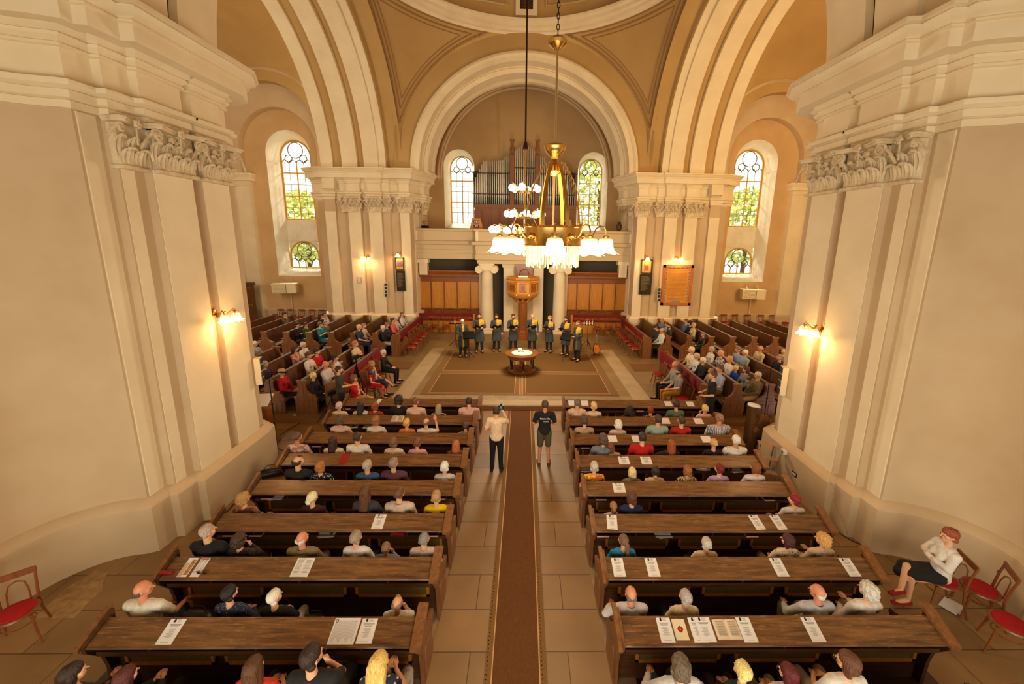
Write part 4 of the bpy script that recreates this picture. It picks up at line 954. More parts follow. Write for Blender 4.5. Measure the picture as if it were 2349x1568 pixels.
FRW=wood('document_frame',(172,92,36),(196,116,50),2,.35)
o=board('framed_document','large wooden framed document with a border of small crests on the right pier','picture',(1521,607),(1582,700),21.5,FRW,mat('document_gold',(222,156,66),.6,col2=(204,134,50),scale=2),.14,docs,.07)
# line-array speakers
SPK=mat('speaker_cream',(226,206,168),.6); SPG=mat('speaker_grille',(34,38,40),.6)
def spk(pos,rz,label,h=.75,w=.16):
    t=thing('column_speaker',label,'speaker',pos,rz,'slim wall loudspeakers'); b=MB(); b.box(-w/2,-.12,-h/2,w/2,0,h/2); b.obj('cabinet',SPK,parent=t)
    for i in range(4): b=MB(); z=-h/2+h*(i+.5)/4; b.box(-w/2+.02,-.135,z-h*.1,w/2-.02,-.115,z+h*.1); b.obj('speaker_grille',SPG,parent=t)
spk(atY(886,664,21.55),R(10),'slim wall loudspeaker on the far left pier near the bronze plaque',.75)
spk(atY(753,656,23.9),R(55),'slim dark loudspeaker on the left transept wall right of the heater',.8)
spk(atY(1511,675,21.5),R(-10),'slim loudspeaker on the far right pier left of the framed document',.75)
spk(atY(1641,668,23.9),R(-55),'slim dark loudspeaker on the right transept wall left of the heater',.8)
spk(atX(584,852,-6.1)+np.array([.0,.05,0]),R(108),'cream column speaker on the edge of the near left pier',.62,.2)
spk(atX(1803,873,6.1),R(-108),'cream column speaker on the edge of the near right pier',.66,.2)
t=thing('thermostat','small white wall box on the far left pier below the lamp','wall box',atY(825,642,21.5)); b=MB(); b.box(-.08,-.04,-.14,.08,0,.14); b.obj('box',mat('box_cream',(226,204,168),.5),parent=t); b=MB(); b.tube([(-.09,-.03,-.15),(-.09,-.03,.15),(.09,-.03,.15),(.09,-.03,-.15),(-.09,-.03,-.15)],.008,4); b.obj('edge',GREYM,parent=t)
# heaters
HC=mat('heater_cream',(232,216,176),.45)
def heater(x,rz,label):
    t=thing('wall_heater',label,'heater',(x,23.4,2.35),rz)
    b=MB(); b.box(-.62,-.35,-.28,.62,.2,.24); b.box(-.66,-.37,.22,.66,.22,.27); b.obj('casing',HC,parent=t)
    for i in range(6): b=MB(); z=-.22+i*.075; b.prism([(-.36,z),(-.4,z+.03),(-.4,z+.045),(-.36,z+.02)],-.56,.08,'x'); b.obj('louvre_slat',HC,parent=t)
    b=MB(); b.box(.1,-.36,-.26,.13,-.35,.2); b.obj('panel_edge',INK,parent=t)
    b=MB(); b.tube([(.1,.35,-.28),(.1,.45,-.4),(.1,.5,-2.2)],.02,6); b.obj('pipe',WHITE,parent=t)
    for q in (-.3,.3): b=MB(); b.tube([(q,.0,.27),(q,.55,.5)],.015,5); b.obj('bracket',GREYM,parent=t)
heater(-13.9,R(14),'cream wall heater below the arched windows of the left transept'); heater(13.7,R(-14),'cream wall heater below the arched windows of the right transept')
# dark panelled booth in the left transept corner
t=thing('wooden_partition','dark wooden partition screen in the far left corner of the left transept','partition',(-16.4,23.0,.13)); b=MB(); b.box(-.5,0,0,.9,.06,2.45); b.box(-.55,-.05,2.4,.97,.1,2.55); b.obj('screen',PEWSIDE,parent=t); b=MB()
for (x0,x1,z0,z1) in ((-.4,.8,.1,.15),(-.4,.8,1.2,1.28),(-.4,.8,2.2,2.28)): b.box(x0,-.03,z0,x1,0,z1)
b.obj('rail',PEWEND,parent=t)

# hymn number board and loft watcher
HB=mat('hymn_board_orange',(196,128,64),.6)
for x,lab,tx in ((-2.62,'orange hymn number board on the left of the loft rail',('492','89')),(2.35,'orange hymn number board half hidden behind the big chandelier',('55',))):
    t=thing('hymn_board',lab,'sign',(x,22.55,5.84)); b=MB(); b.prism([(-.33,0),(.33,0),(.2,.58),(-.2,.58)],-.03,.03); b.tube([(-.35,0,0),(-.2,0,.62)],.025,6); b.tube([(.35,0,0),(.2,0,.62)],.025,6); b.obj('board',HB,parent=t)
    for k,s_ in enumerate(tx):
        b=MB(); b.box(-.15,-.045,.3-.22*k,.15,-.03,.47-.22*k); p=b.obj('number_plate',BLACK,parent=t)
        text('number',s_,.17,PAPER,p,(0,-.048,.33-.22*k))
# ================================================================ PEOPLE: one continuous body surface each, hair and clothes as parts
JOBS=[]
def _usph(n=7,m=12):
    v=[(0,0,-1)]
    for i in range(1,n):
        ph=-PI/2+PI*i/n
        for k in range(m): v.append((math.cos(ph)*math.cos(2*PI*k/m),math.cos(ph)*math.sin(2*PI*k/m),math.sin(ph)))
    v.append((0,0,1)); f=[]
    for k in range(m):
        f.append((0,1+(k+1)%m,1+k)); t=1+(n-2)*m; f.append((t+k,t+(k+1)%m,1+(n-1)*m))
    for i in range(n-2):
        for k in range(m): a=1+i*m; f.append((a+k,a+(k+1)%m,a+m+(k+1)%m,a+m+k))
    return np.array(v),f
USV,USF=_usph()
def capsule_verts(p0,r0,p1,r1):
    p0=np.array(p0,float); p1=np.array(p1,float); r0=np.array(r0 if hasattr(r0,'__len__') else (r0,)*3,float); r1=np.array(r1 if hasattr(r1,'__len__') else (r1,)*3,float)
    d=p1-p0; L=np.linalg.norm(d)
    if L<1e-5: return p0+USV*r0
    d/=L; q=Vector((0,0,1)).rotation_difference(Vector(d)).to_matrix(); S=USV@np.array(q).T
    up=(USV[:,2]>1e-6)[:,None]
    return np.where(up,p1+S*r1,p0+S*r0)
def prims_mesh(prims,name):
    V=[];F=[];o=0
    for pr in prims:
        v=capsule_verts(*pr); V.append(v); F+= [tuple(i+o for i in f) for f in USF]; o+=len(v)
    me=bpy.data.meshes.new(name); me.from_pydata(np.vstack(V).tolist(),[],F); return me
def job(obj,prims,vox,mats,post=None,extra=None,smooth=6):
    tm=prims_mesh(prims,'t'); to=bpy.data.objects.new('t',tm); COL.objects.link(to)
    m=to.modifiers.new('r','REMESH'); m.mode='VOXEL'; m.voxel_size=vox; m.adaptivity=0
    s=to.modifiers.new('s','SMOOTH'); s.factor=.5; s.iterations=smooth
    JOBS.append((obj,to,mats,post,extra))
def flush():
    dg=bpy.context.evaluated_depsgraph_get()
    done=[]
    for obj,to,mats,post,extra in JOBS:
        me=bpy.data.meshes.new_from_object(to.evaluated_get(dg)); me.name=obj.name
        if extra:
            em=prims_mesh(extra,'e'); bm=bmesh.new(); bm.from_mesh(me); bm.from_mesh(em); bm.to_mesh(me); bm.free(); bpy.data.meshes.remove(em)
        me.materials.clear()
        for m in mats: me.materials.append(m)
        if post: post(me)
        me.polygons.foreach_set('use_smooth',[True]*len(me.polygons)); me.update()
        done.append((obj,me,to))
    for obj,me,to in done:
        obj.data=me; old=to.data; bpy.data.objects.remove(to); bpy.data.meshes.remove(old)
    JOBS.clear()
def rotm(yaw,pitch,roll=0): return np.array((Matrix.Rotation(yaw,3,'Z')@Matrix.Rotation(pitch,3,'X')@Matrix.Rotation(roll,3,'Y')))
def head_prims(c,M,sex):
    k=.95 if sex=='f' else 1.
    P=[((0,-.008,.02),(.077*k,.096*k,.092*k),(0,.0,.015),(.075*k,.095*k,.088*k)),((0,.03,-.03),(.06*k,.065,.06),(0,.045,-.065),(.04*k,.045,.038)),((0,.098,.0),.010,(0,.118,-.022),.013),
       ((-.03,.083,.018),.014,(.03,.083,.018),.014),((0,.07,-.045),(.028,.028,.012),(0,.085,-.05),(.02,.012,.010)),((-.08*k,-.005,-.01),(.009,.018,.03),(-.08*k,-.005,-.01),(.009,.018,.03)),((.08*k,-.005,-.01),(.009,.018,.03),(.08*k,-.005,-.01),(.009,.018,.03)),
       ((-.045,.05,-.015),.03,(-.045,.05,-.015),.03),((.045,.05,-.015),.03,(.045,.05,-.015),.03)]
    return [(tuple(c+M@np.array(a)),b,tuple(c+M@np.array(d)),e) for a,b,d,e in P]
HAIRP={
 'short':[((0,-.022,.03),(.085,.094,.092),(0,-.01,.035),(.083,.094,.088)),((-.05,-.05,-.03),.035,(.05,-.05,-.03),.035)],
 'short2':[((0,-.024,.034),(.09,.098,.095),(0,-.006,.042),(.086,.098,.088)),((-.055,-.045,-.035),.04,(.055,-.045,-.035),.04),((-.03,.035,.1),.022,(.03,.04,.098),.022)],
 'bald':[((-.066,-.02,-.01),(.014,.045,.042),(-.052,-.06,-.018),(.026,.026,.046)),((.066,-.02,-.01),(.014,.045,.042),(.052,-.06,-.018),(.026,.026,.046)),((-.04,-.075,-.022),(.034,.022,.046),(.04,-.075,-.022),(.034,.022,.046))],
 'fringe':[((-.07,-.01,.005),(.017,.06,.045),(-.05,-.07,.0),(.035,.025,.05)),((.07,-.01,.005),(.017,.06,.045),(.05,-.07,.0),(.035,.025,.05)),((-.04,-.082,.0),(.035,.02,.055),(.04,-.082,.0),(.035,.02,.055)),((0,.03,.1),(.05,.03,.012),(0,.05,.095),(.04,.02,.012))],
 'bob':[((0,-.025,.035),(.094,.1,.094),(0,-.005,.04),(.088,.1,.088)),((-.068,-.015,-.02),(.032,.06,.07),(-.062,-.02,-.075),(.03,.055,.05)),((.068,-.015,-.02),(.032,.06,.07),(.062,-.02,-.075),(.03,.055,.05)),((-.03,-.07,-.02),(.06,.045,.07),(.03,-.07,-.07),(.06,.04,.05))],
 'long':[((0,-.025,.035),(.092,.1,.094),(0,-.005,.04),(.086,.1,.088)),((-.068,-.015,-.02),(.03,.055,.07),(-.07,-.05,-.16),(.032,.04,.06)),((.068,-.015,-.02),(.03,.055,.07),(.07,-.05,-.16),(.032,.04,.06)),((0,-.075,0),(.085,.045,.08),(0,-.115,-.26),(.085,.04,.07)),((0,-.11,-.2),(.08,.035,.07),(0,-.12,-.34),(.05,.025,.04))],
 'pony':[((0,-.022,.03),(.086,.097,.092),(0,-.01,.035),(.084,.096,.088)),((0,-.1,.02),.03,(0,-.13,.0),.034),((0,-.13,-.0),.036,(0,-.15,-.26),.03),((0,-.15,-.2),.04,(0,-.15,-.33),.02)],
 'bun':[((0,-.022,.03),(.087,.097,.094),(0,-.01,.035),(.084,.096,.088)),((0,-.1,.035),(.05,.04,.045),(0,-.118,.03),(.045,.035,.04))],
 'lowbun':[((0,-.022,.03),(.09,.1,.095),(0,-.005,.04),(.086,.1,.088)),((-.01,-.1,-.03),(.05,.04,.045),(.01,-.11,-.04),(.045,.035,.04))],
 'curly':[((0,-.03,.035),(.106,.108,.103),(0,-.01,.045),(.1,.108,.095)),((-.07,-.03,-.03),.05,(-.05,-.06,-.07),.045),((.07,-.03,-.03),.05,(.05,-.06,-.07),.045),((-.03,-.085,-.02),.06,(.03,-.085,-.05),.055)],
 'big':[((0,-.03,.04),(.12,.118,.11),(0,-.01,.05),(.11,.115,.1)),((-.1,-.03,-.04),.06,(-.1,-.05,-.14),.06),((.1,-.03,-.04),.06,(.1,-.05,-.14),.06),((-.04,-.1,-.03),.08,(.04,-.1,-.14),.08)],
}
def hairmat(c):
    n='hair_%d_%d_%d'%c; 
    if n in MATS: return MATS[n]
    c2=tuple(min(255,int(v*1.35+12)) for v in c)
    return mat(n,c,.45,col2=c2,scale=40,stretch=(3,3,.35),bump=.5,thr=(.35,.65),spec=.4)
SKIN=[mat('skin_light',(222,168,132),.55,spec=.3),mat('skin_tan',(196,134,98),.55,spec=.3),mat('skin_ruddy',(214,144,112),.5,spec=.4)]
EYEW=mat('eye_dark',(40,28,22),.3); LIP=mat('lip',(160,84,74),.5)
def cloth(c,pat=None,c2=None):
    n='cloth_%d_%d_%d_%s'%(c+(str(pat)+str(c2),))
    if n in MATS: return MATS[n]
    c2=c2 or tuple(max(0,int(v*.82)) for v in c)
    if pat=='dots': return mat(n,c2,.85,col2=c,kind='voronoi',scale=22,thr=(.28,.32))
    if pat=='fine': return mat(n,c2,.85,col2=c,kind='voronoi',scale=60,thr=(.2,.25))
    if pat=='floral': return mat(n,c,.85,col2=c2,scale=17,thr=(.46,.52))
    if pat=='stripe': return mat(n,c,.85,col2=c2,kind='stripe',scale=9,thr=(.45,.55))
    if pat=='check': return mat(n,c,.85,col2=c2,kind='brick',scale=30,thr=(.3,.6))
    return mat(n,c,.88,col2=tuple(int(v*.9) for v in c),scale=7,bump=.8,thr=(.3,.7),stretch=(1.6,1.6,.7))
def strands(amp,seed,freq=26):
    def f(me):
        n=len(me.vertices); co=np.empty(n*3); me.vertices.foreach_get('co',co); co=co.reshape(-1,3); no=np.empty(n*3); me.vertex_normals.foreach_get('vector',no); no=no.reshape(-1,3)
        c=co.mean(0); d=co-c; a=np.arctan2(d[:,0],-d[:,1]); 
        w=np.sin(freq*a+seed+14*d[:,2]*np.sin(seed))+.6*np.sin(freq*2.3*a+seed*2+20*d[:,2])+.5*np.sin(60*d[:,0]+seed)*np.sin(55*d[:,1])*np.sin(50*d[:,2]+seed)
        co=co+no*(amp*w)[:,None]; me.vertices.foreach_set('co',co.ravel())
    return f
def folds(seed,post=None):
    def f(me):
        n=len(me.vertices); co=np.empty(n*3); me.vertices.foreach_get('co',co); co=co.reshape(-1,3); no=np.empty(n*3); me.vertex_normals.foreach_get('vector',no); no=no.reshape(-1,3)
        q=co*np.array((1,1,.8)); w=np.sin(38*q[:,0]+22*q[:,2]+seed+3*np.sin(9*q[:,2]+seed))*np.sin(14*q[:,2]+seed*2+2*np.sin(11*q[:,0]))+.6*np.sin(55*q[:,2]-20*q[:,0]+seed*3)*np.sin(16*q[:,0]+8*q[:,1]+seed)
        co=co+no*(.0035*w)[:,None]; me.vertices.foreach_set('co',co.ravel())
        if post: post(me)
    return f
def curls(amp,seed):
    def f(me):
        n=len(me.vertices); co=np.empty(n*3); me.vertices.foreach_get('co',co); co=co.reshape(-1,3); no=np.empty(n*3); me.vertex_normals.foreach_get('vector',no); no=no.reshape(-1,3)
        w=np.sin(95*co[:,0]+seed)*np.sin(88*co[:,1]+2*seed)+np.sin(90*co[:,2]+seed)*np.sin(70*co[:,0]+3); co=co+no*(amp*w)[:,None]; me.vertices.foreach_set('co',co.ravel())
    return f
def hand(w,d,side,up=(0,0,1),curl=.5,s=1.):
    """palm, four fingers and a thumb leaving the wrist w in direction d"""
    w=np.array(w,float); d=np.array(d,float); d/=np.linalg.norm(d); u=np.array(up,float); u=u-d*(u@d); u/=max(np.linalg.norm(u),1e-6); r=np.cross(d,u)
    P=[(tuple(w+d*.02*s),(.022*s,)*3,tuple(w+d*.065*s),(.026*s,)*3)]
    for i,(o,L) in enumerate(((-.028,.06),(-.010,.072),(.009,.068),(.027,.052))):
        b=w+d*.08*s+r*o*s; m=b+(d*(1-.35*curl)-u*curl*.8)*L*.5*s; e=m+(d*(1-.9*curl)-u*curl*1.1)*L*.5*s
        P+= [(tuple(b-d*.03*s),.010*s,tuple(b),.0095*s),(tuple(b),.0092*s,tuple(m),.0085*s),(tuple(m),.0085*s,tuple(e),.007*s)]
    b=w+d*.03*s-r*side*.026*s; m=b-r*side*.022*s+d*.026*s-u*.008; e=m+d*.03*s-u*.012*s
    P+= [(tuple(b),.012*s,tuple(m),.0105*s),(tuple(m),.0105*s,tuple(e),.008*s)]
    return P
ARM={ # (elbow,wrist,handdir) for the +x arm of a seated person; mirrored for the other
 'lap':((.235,.06,.74),(.07,.30,.635),(-.5,.8,-.2)),'cross':((.225,.09,.79),(.0,.2,.83),(-1,-.25,.1)),'chin':((.17,.20,.78),(.07,.135,1.00),(-.05,-.25,1)),
 'knee':((.25,.12,.74),(.15,.40,.63),(0,1,-.3)),'wide':((.33,.1,.76),(.2,.34,.66),(-.4,.9,0)),'back':((.3,-.02,.95),(.55,-.1,.92),(1,-.2,-.1)),'up':((.26,.15,.9),(.2,.2,1.18),(-.1,.1,1)),
 'clasp':((.225,.10,.74),(.05,.32,.72),(-.35,.7,.35)),
 's_side':((.245,-.03,1.14),(.25,.06,.89),(0,.1,-1)),'s_book':((.24,.03,1.14),(.12,.30,1.17),(-.3,.9,.2)),'s_clasp':((.25,.03,1.13),(.05,.24,1.08),(-.8,.4,0)),'s_cam':((.27,.16,1.27),(.15,.2,1.50),(-.3,.1,1)),'s_hip':((.262,.0,1.13),(.17,.2,1.06),(-.5,.8,0)),'s_point':((.26,.1,1.16),(.3,.36,1.2),(.2,1,.1)),
}
NP_=[0]
def person(loc,rz,label,sex='m',hair='short',hc=(60,44,34),top=(230,226,220),pat=None,top2=None,sleeve='long',bottom=(60,56,60),legs='trousers',arms=('lap','lap'),yaw=0,pitch=0,lean=0,pose='sit',s=1.,vox=.013,skin=0,shoes=False,face=False,glasses=False,group=None,cross=False,hands=True,beard=None,coat=None,collar=None,zoff=0,fat=1.,tilt=0):
    NP_[0]+=1; sd=NP_[0]; f=sex=='f'
    root=thing('person',label,'person',loc,rz,group); root.scale=(s,s,s); root['category']='person'
    st=pose=='stand'; pz=.93 if st else .53; sh=(.172 if not f else .150)*fat; 
    top_z=1.44 if st else 1.035
    lm=np.array(Matrix.Rotation(-lean,3,'X')); piv=np.array((0,0,pz))
    L=lambda p: tuple(piv+lm@(np.array(p,float)-piv))
    cz=top_z-.12; wz=(pz+cz)/2-.02
    tw=(.115 if f else .13)*fat; cw=(.125 if f else .15)*fat; hw=(.15 if f else .145)*fat; dd=.105*fat
    torso=[((0,0,pz),(hw,.11*fat,.09),L((0,-.005,wz)),(tw,dd*.95,.1)),(L((0,-.005,wz)),(tw,dd*.95,.1),L((0,-.01,cz)),(cw,dd,.09)),(L((-sh+.05,-.015,top_z-.055)),(.065,.07,.06),L((sh-.05,-.015,top_z-.055)),(.065,.07,.06)),(L((0,-.02,top_z-.08)),(.1,.075,.07),L((0,-.02,top_z-.0)),(.055,.055,.04))]
    if f: torso+= [(L((-.06,.06,cz-.02)),.055,L((-.06,.075,cz-.03)),.05),(L((.06,.06,cz-.02)),.055,L((.06,.075,cz-.03)),.05)]
    nb=np.array(L((0,-.02,top_z))); hcn=np.array(L((0,.005,top_z+.18)))
    M=rotm(yaw,pitch,tilt)
    hcn=nb+ (rotm(yaw*.3,pitch*.7,tilt*.7)@np.array((0,.02,.18)))
    collar=(not f and sleeve=='long') if collar is None else collar
    body=list(torso)+[(tuple(nb-np.array((0,0,.04))),.055*(.9 if f else 1),tuple(hcn+M@np.array((0,-.02,-.04))),.05*(.9 if f else 1))]+head_prims(hcn,M,sex)
    tp=[(a,tuple(np.array(b)+.016),c,tuple(np.array(d)+.016)) for a,b,c,d in [(q[0],q[1] if hasattr(q[1],'__len__') else (q[1],)*3,q[2],q[3] if hasattr(q[3],'__len__') else (q[3],)*3) for q in torso]]
    tp[3 if not f else 3]=(tp[3][0],(.105,.08,.06),L((0,-.02,top_z-.04)),(.085,.075,.035))
    fingers=[]
    if st and not coat: tp.append(((0,0,.9),(hw+.03,.125*fat+.012,.035),(0,0,pz+.06),(hw+.024,.12*fat+.01,.08)))
    for side,an in ((-1,arms[0]),(1,arms[1])):
        e,w,hd=ARM[an]; m=lambda p: (p[0]*side,p[1],p[2])
        S=L((side*(sh+.012),-.015,top_z-.06)); E=L(m(e)); Wp=L(m(w))
        body+= [(S,.052,E,.040),(E,.040,Wp,.026)]
        if sleeve=='long': tp+= [(S,.07,E,.055),(E,.055,tuple(np.array(E)*.12+np.array(Wp)*.88),.041)]
        elif sleeve=='short': mm=tuple(np.array(S)*.3+np.array(E)*.7); tp+= [(S,.07,mm,.062)]
        else: tp+= [(S,.06,tuple(np.array(S)*.9+np.array(E)*.1),.055)]
        hdv=(hd[0]*side,hd[1],hd[2])
        if hands: fingers+=hand(Wp,lm@np.array(hdv,float),side,curl=.45)
        else: body+=[(Wp,.028,tuple(np.array(Wp)+np.array(hdv)*.09/np.linalg.norm(hdv)),.028)]
    bt=[]; feet=[]
    for side in (-1,1):
        if st: hp=(side*.085,0,.90); kn=(side*.10,.015,.49); ak=(side*.115,-.02,.09); toe=(side*.14,.15,.035)
        elif cross and side==1: hp=(.09,.03,.53); kn=(-.02,.46,.60); ak=(-.22,.62,.32); toe=(-.28,.76,.30)
        else: hp=(side*.09,.03,.53); kn=(side*.13,.45,.50); ak=(side*.13,.43,.10); toe=(side*.15,.60,.035)
        body+= [(hp,.085*fat,kn,.055),(kn,.055,ak,.036),(ak,.038,toe,.03)]
        feet.append((ak,toe))
        if legs=='trousers': bt+= [(hp,.102*fat,kn,.072),(kn,.072,ak,.056)]
        elif legs=='shorts': bt+= [(hp,.105*fat,tuple(np.array(hp)*.2+np.array(kn)*.8),.082)]
    bt.append(((0,0,pz),(hw+.014,.125*fat,.095),(0,0,pz+.06),(hw,.115*fat,.08)))
    if legs=='skirt' and cross: bt.append(((.07,.03,.54),(.12,.12,.1),(0,.38,.585),(.1,.09,.085)))
    if legs=='skirt':
        if st: bt+= [((-.06,0,.8),(.12,.12,.1),(-.07,0,.45),(.13,.13,.05)),((.06,0,.8),(.12,.12,.1),(.07,0,.45),(.13,.13,.05))]
        else: bt+= [((-.06,.05,.53),(.12,.12,.1),(-.08,.42,.52),(.11,.09,.09)),((.06,.05,.53),(.12,.12,.1),(.08,.42,.52),(.11,.09,.09)),((-.08,.44,.5),.09,(.08,.46,.42),.09)]
    if coat:
        tp+= [((-.04,-.0,.95),(.15,.12,.1),(-.06,.0,.52),(.17,.15,.04)),((.04,-.0,.95),(.15,.12,.1),(.06,.0,.52),(.17,.15,.04)),(L((0,-.02,top_z-.02)),(.085,.075,.03),L((0,-.02,top_z+.03)),(.066,.066,.02))]
    bo=link('body',bpy.data.meshes.new('b'),root)
    job(bo,body,vox,[SKIN[skin]],extra=fingers)
    to=link('coat' if coat else ('top' if f else 'shirt'),bpy.data.meshes.new('b'),root)
    tm=[cloth(top,pat,top2)]; post=None
    if coat:
        tm+= [mat('singer_gold',(206,160,44),.7),mat('singer_olive',(110,92,34),.8)]
        def post(me,coat=coat):
            for p in me.polygons:
                c=p.center; x=c.x
                if c.y>-.02:
                    if coat=='stripe':
                        if -.055<x<.02: p.material_index=1
                    else:
                        if c.z<1.5 and -.21<x<.01 and c.z>1.19-x*.3: p.material_index=1
                        elif coat=='olive' and -.1<x<-.02 and c.z<1.2: p.material_index=2
    job(to,tp,vox,tm,post=folds(sd,post),smooth=4)
    if collar:
        b=MB(); cz_=.018; P=[]
        for rr_,z_ in ((.062,.0),(.066,.03),(.074,.012),(.082,-.012)): P.append([(rr_*math.cos(2*PI*k/20)*1.05,rr_*math.sin(2*PI*k/20)-.012-(.02 if math.sin(2*PI*k/20)>.9 else 0),z_+.0) for k in range(20)])
        b.grid(P,closed=True); co_=b.obj('collar',tm[0],parent=root); co_.location=tuple(nb+np.array((0,.0,-.012)))
    if legs!='none':
        bb=link('skirt' if legs=='skirt' else legs,bpy.data.meshes.new('b'),root); job(bb,bt,vox*1.15,[cloth(bottom)])
    if hair and hair!='none':
        hp_=[(tuple(hcn+M@np.array(a)),b,tuple(hcn+M@np.array(c)),d) for a,b,c,d in HAIRP[hair]]
        if beard: hp_b=[((-.03,.06,-.06),.035,(.03,.06,-.06),.035),((0,.075,-.075),.034,(0,.07,-.1),.03),((-.06,.01,-.04),.022,(-.045,.045,-.07),.026),((.06,.01,-.04),.022,(.045,.045,-.07),.026)]
        ho=link('hair',bpy.data.meshes.new('b'),root)
        job(ho,hp_,min(vox,.011)*.85,[hairmat(hc)],post=curls(.006,sd) if hair in('curly','big') else strands(.0022,sd),smooth=3)
        if beard:
            b2=link('beard',bpy.data.meshes.new('b'),root); job(b2,[(tuple(hcn+M@np.array(a)),b,tuple(hcn+M@np.array(c)),d) for a,b,c,d in hp_b],.01,[hairmat(beard)],smooth=2)
    if face:
        for q in (-1,1):
            b=MB(); b.ball((0,0,0),(.011,.008,.008),5); e=b.obj('eye',EYEW,parent=root); e.location=tuple(hcn+M@np.array((q*.031,.088,.004)))
        b=MB(); b.ball((0,0,0),(.022,.008,.008),5); e=b.obj('mouth',LIP,parent=root); e.location=tuple(hcn+M@np.array((0,.094,-.05))); e.rotation_euler=(0,0,yaw)
    if glasses:
        b=MB()
        for q in (-1,1):
            b.tube([(q*.034+.026*math.cos(2*PI*k/12),.112,.003+.02*math.sin(2*PI*k/12)) for k in range(13)],.0025,4,cap=False); b.tube([(q*.06,.11,.006),(q*.083,.05,.006),(q*.084,-.005,.0)],.0025,4)
        b.tube([(-.008,.114,.005),(.008,.114,.005)],.0025,4)
        g=b.obj('glasses',BLACK,parent=root); g.matrix_local=Matrix.Translation(tuple(hcn))@Matrix(M.tolist()).to_4x4()
    if shoes:
        for ak,toe in feet:
            b=MB(); v=capsule_verts((ak[0],ak[1]-.03,toe[2]+.012),(.042,.045,.04),(toe[0],toe[1]+.01,toe[2]+.0),(.042,.05,.03)); b.add(v.tolist(),USF); b.obj('shoe',cloth(shoes) if isinstance(shoes,tuple) else BLACK,parent=root)
    return root
# ---------------------------------------------------------------- colours
WH=(226,220,212); CRM=(226,210,178); BK=(26,24,26); GY=(150,148,144); NV=(28,38,76); RD=(176,26,30); PK=(222,178,172); BR=(66,44,30); DB=(40,28,22); BLD=(206,168,108); LBR=(140,104,66); GR=(160,152,144); LG=(200,192,180); AUB=(120,58,26); DR=(84,24,20); KH=(150,130,88); LBL=(160,188,206)
# row, px, py, sex, hair, hair colour, top, options, label
def seat_row(k,rows):
    for px,py,sx,hr,hcol,tp,op,lab in rows:
        Y=YK[k]+.20; p=atY(px,py,Y); s=max(.72,min(1.06,(p[2]-.05)/1.205)); op=dict(op)
        x=p[0]; 
        person((x,Y,.05 if abs(x)<5.2 else 0.0),op.pop('rz',0),'person with '+lab,sx,hr,hcol,tp,s=s,vox=.0105 if k<3 else .013,group=None,**op)
O=dict
seat_row(0,[
(168,1545,'f','long',DB,(44,42,46),O(pat='stripe',top2=(70,68,72),arms=('lap','clasp'),yaw=-.7),'dark hair and a black clip at the bottom left corner, nearest row'),
(290,1552,'f','bob',(70,30,26),(50,48,52),O(arms=('clasp','clasp'),yaw=-.4),'reddish dark hair and clasped hands, bottom row at left'),
(583,1532,'f','long',(74,46,28),(214,66,40),O(sleeve='short'),'long brown hair in an orange red top, bottom row'),
(715,1508,'m','short2',(40,28,22),(34,32,34),O(sleeve='short',yaw=-.5,glasses=True,arms=('lap','chin')),'dark hair and glasses in a black t-shirt, bottom row left of the aisle'),
(870,1522,'f','long',(208,160,92),(38,40,62),O(pat='dots',top2=(210,206,200),sleeve='none',arms=('clasp','clasp'),yaw=-.4,bottom=(200,190,180)),'long blonde hair clapping hands, bottom row beside the aisle'),
(1560,1528,'m','curly',(86,74,60),(206,202,206),O(arms=('wide','wide'),bottom=(74,100,132)),'curly grey hair, pale shirt and blue jeans, bottom row beside the aisle'),
(1703,1540,'f','short2',(214,180,112),BK,O(yaw=.3),'short blonde hair in black, bottom row right side'),
(1808,1545,'f','bob',(76,22,26),(190,184,176),O(yaw=.6,glasses=True,bottom=(176,166,150)),'dark red hair and glasses, bottom row right side'),
(1945,1520,'f','bob',(84,52,34),WH,O(yaw=.7,glasses=True,sleeve='short',bottom=(170,160,146)),'chestnut hair and glasses in a white top, bottom row at the right end')])
seat_row(1,[
(327,1352,'m','bald',(80,62,50),(232,224,210),O(sleeve='short',arms=('lap','knee'),legs='shorts',bottom=(40,48,70),yaw=-.9,fat=1.12,skin=2),'bald head, white t-shirt and navy shorts at a left pew end'),
(527,1362,'f','short2',(28,24,24),(36,42,74),O(pat='fine',top2=(170,170,190),arms=('lap','lap'),yaw=-.3),'short black hair in a navy speckled top holding a light blue garment'),
(630,1370,'f','short2',(226,210,176),BK,O(yaw=-.5,bottom=(206,206,210),arms=('cross','cross')),'short white blonde hair, black top and white trousers'),
(912,1383,'m','fringe',(124,96,74),(226,220,212),O(arms=('lap','chin'),sleeve='short',yaw=-.1),'thinning brown hair in a white shirt, near left beside the aisle'),
(1447,1362,'m','bald',(92,84,78),(214,208,212),O(arms=('wide','knee'),fat=1.1,skin=2,bottom=(170,150,124)),'bald crown and grey sides in a pale shirt beside the aisle at right'),
(1572,1370,'f','short2',(150,142,136),(232,214,178),O(sleeve='short',yaw=.3,bottom=(40,40,50)),'short grey hair in a cream top with ruffled sleeves'),
(1876,1358,'m','bald',(196,186,174),(196,198,202),O(yaw=.7,glasses=True,arms=('wide','lap'),fat=1.12,skin=2,bottom=(190,184,176)),'bald crown, white side hair and glasses in a light grey shirt'),
(1990,1354,'f','curly',(170,166,158),(228,220,212),O(yaw=.5,bottom=(214,206,200),arms=('lap','clasp')),'curly grey hair in white at the right end, second visible row')])
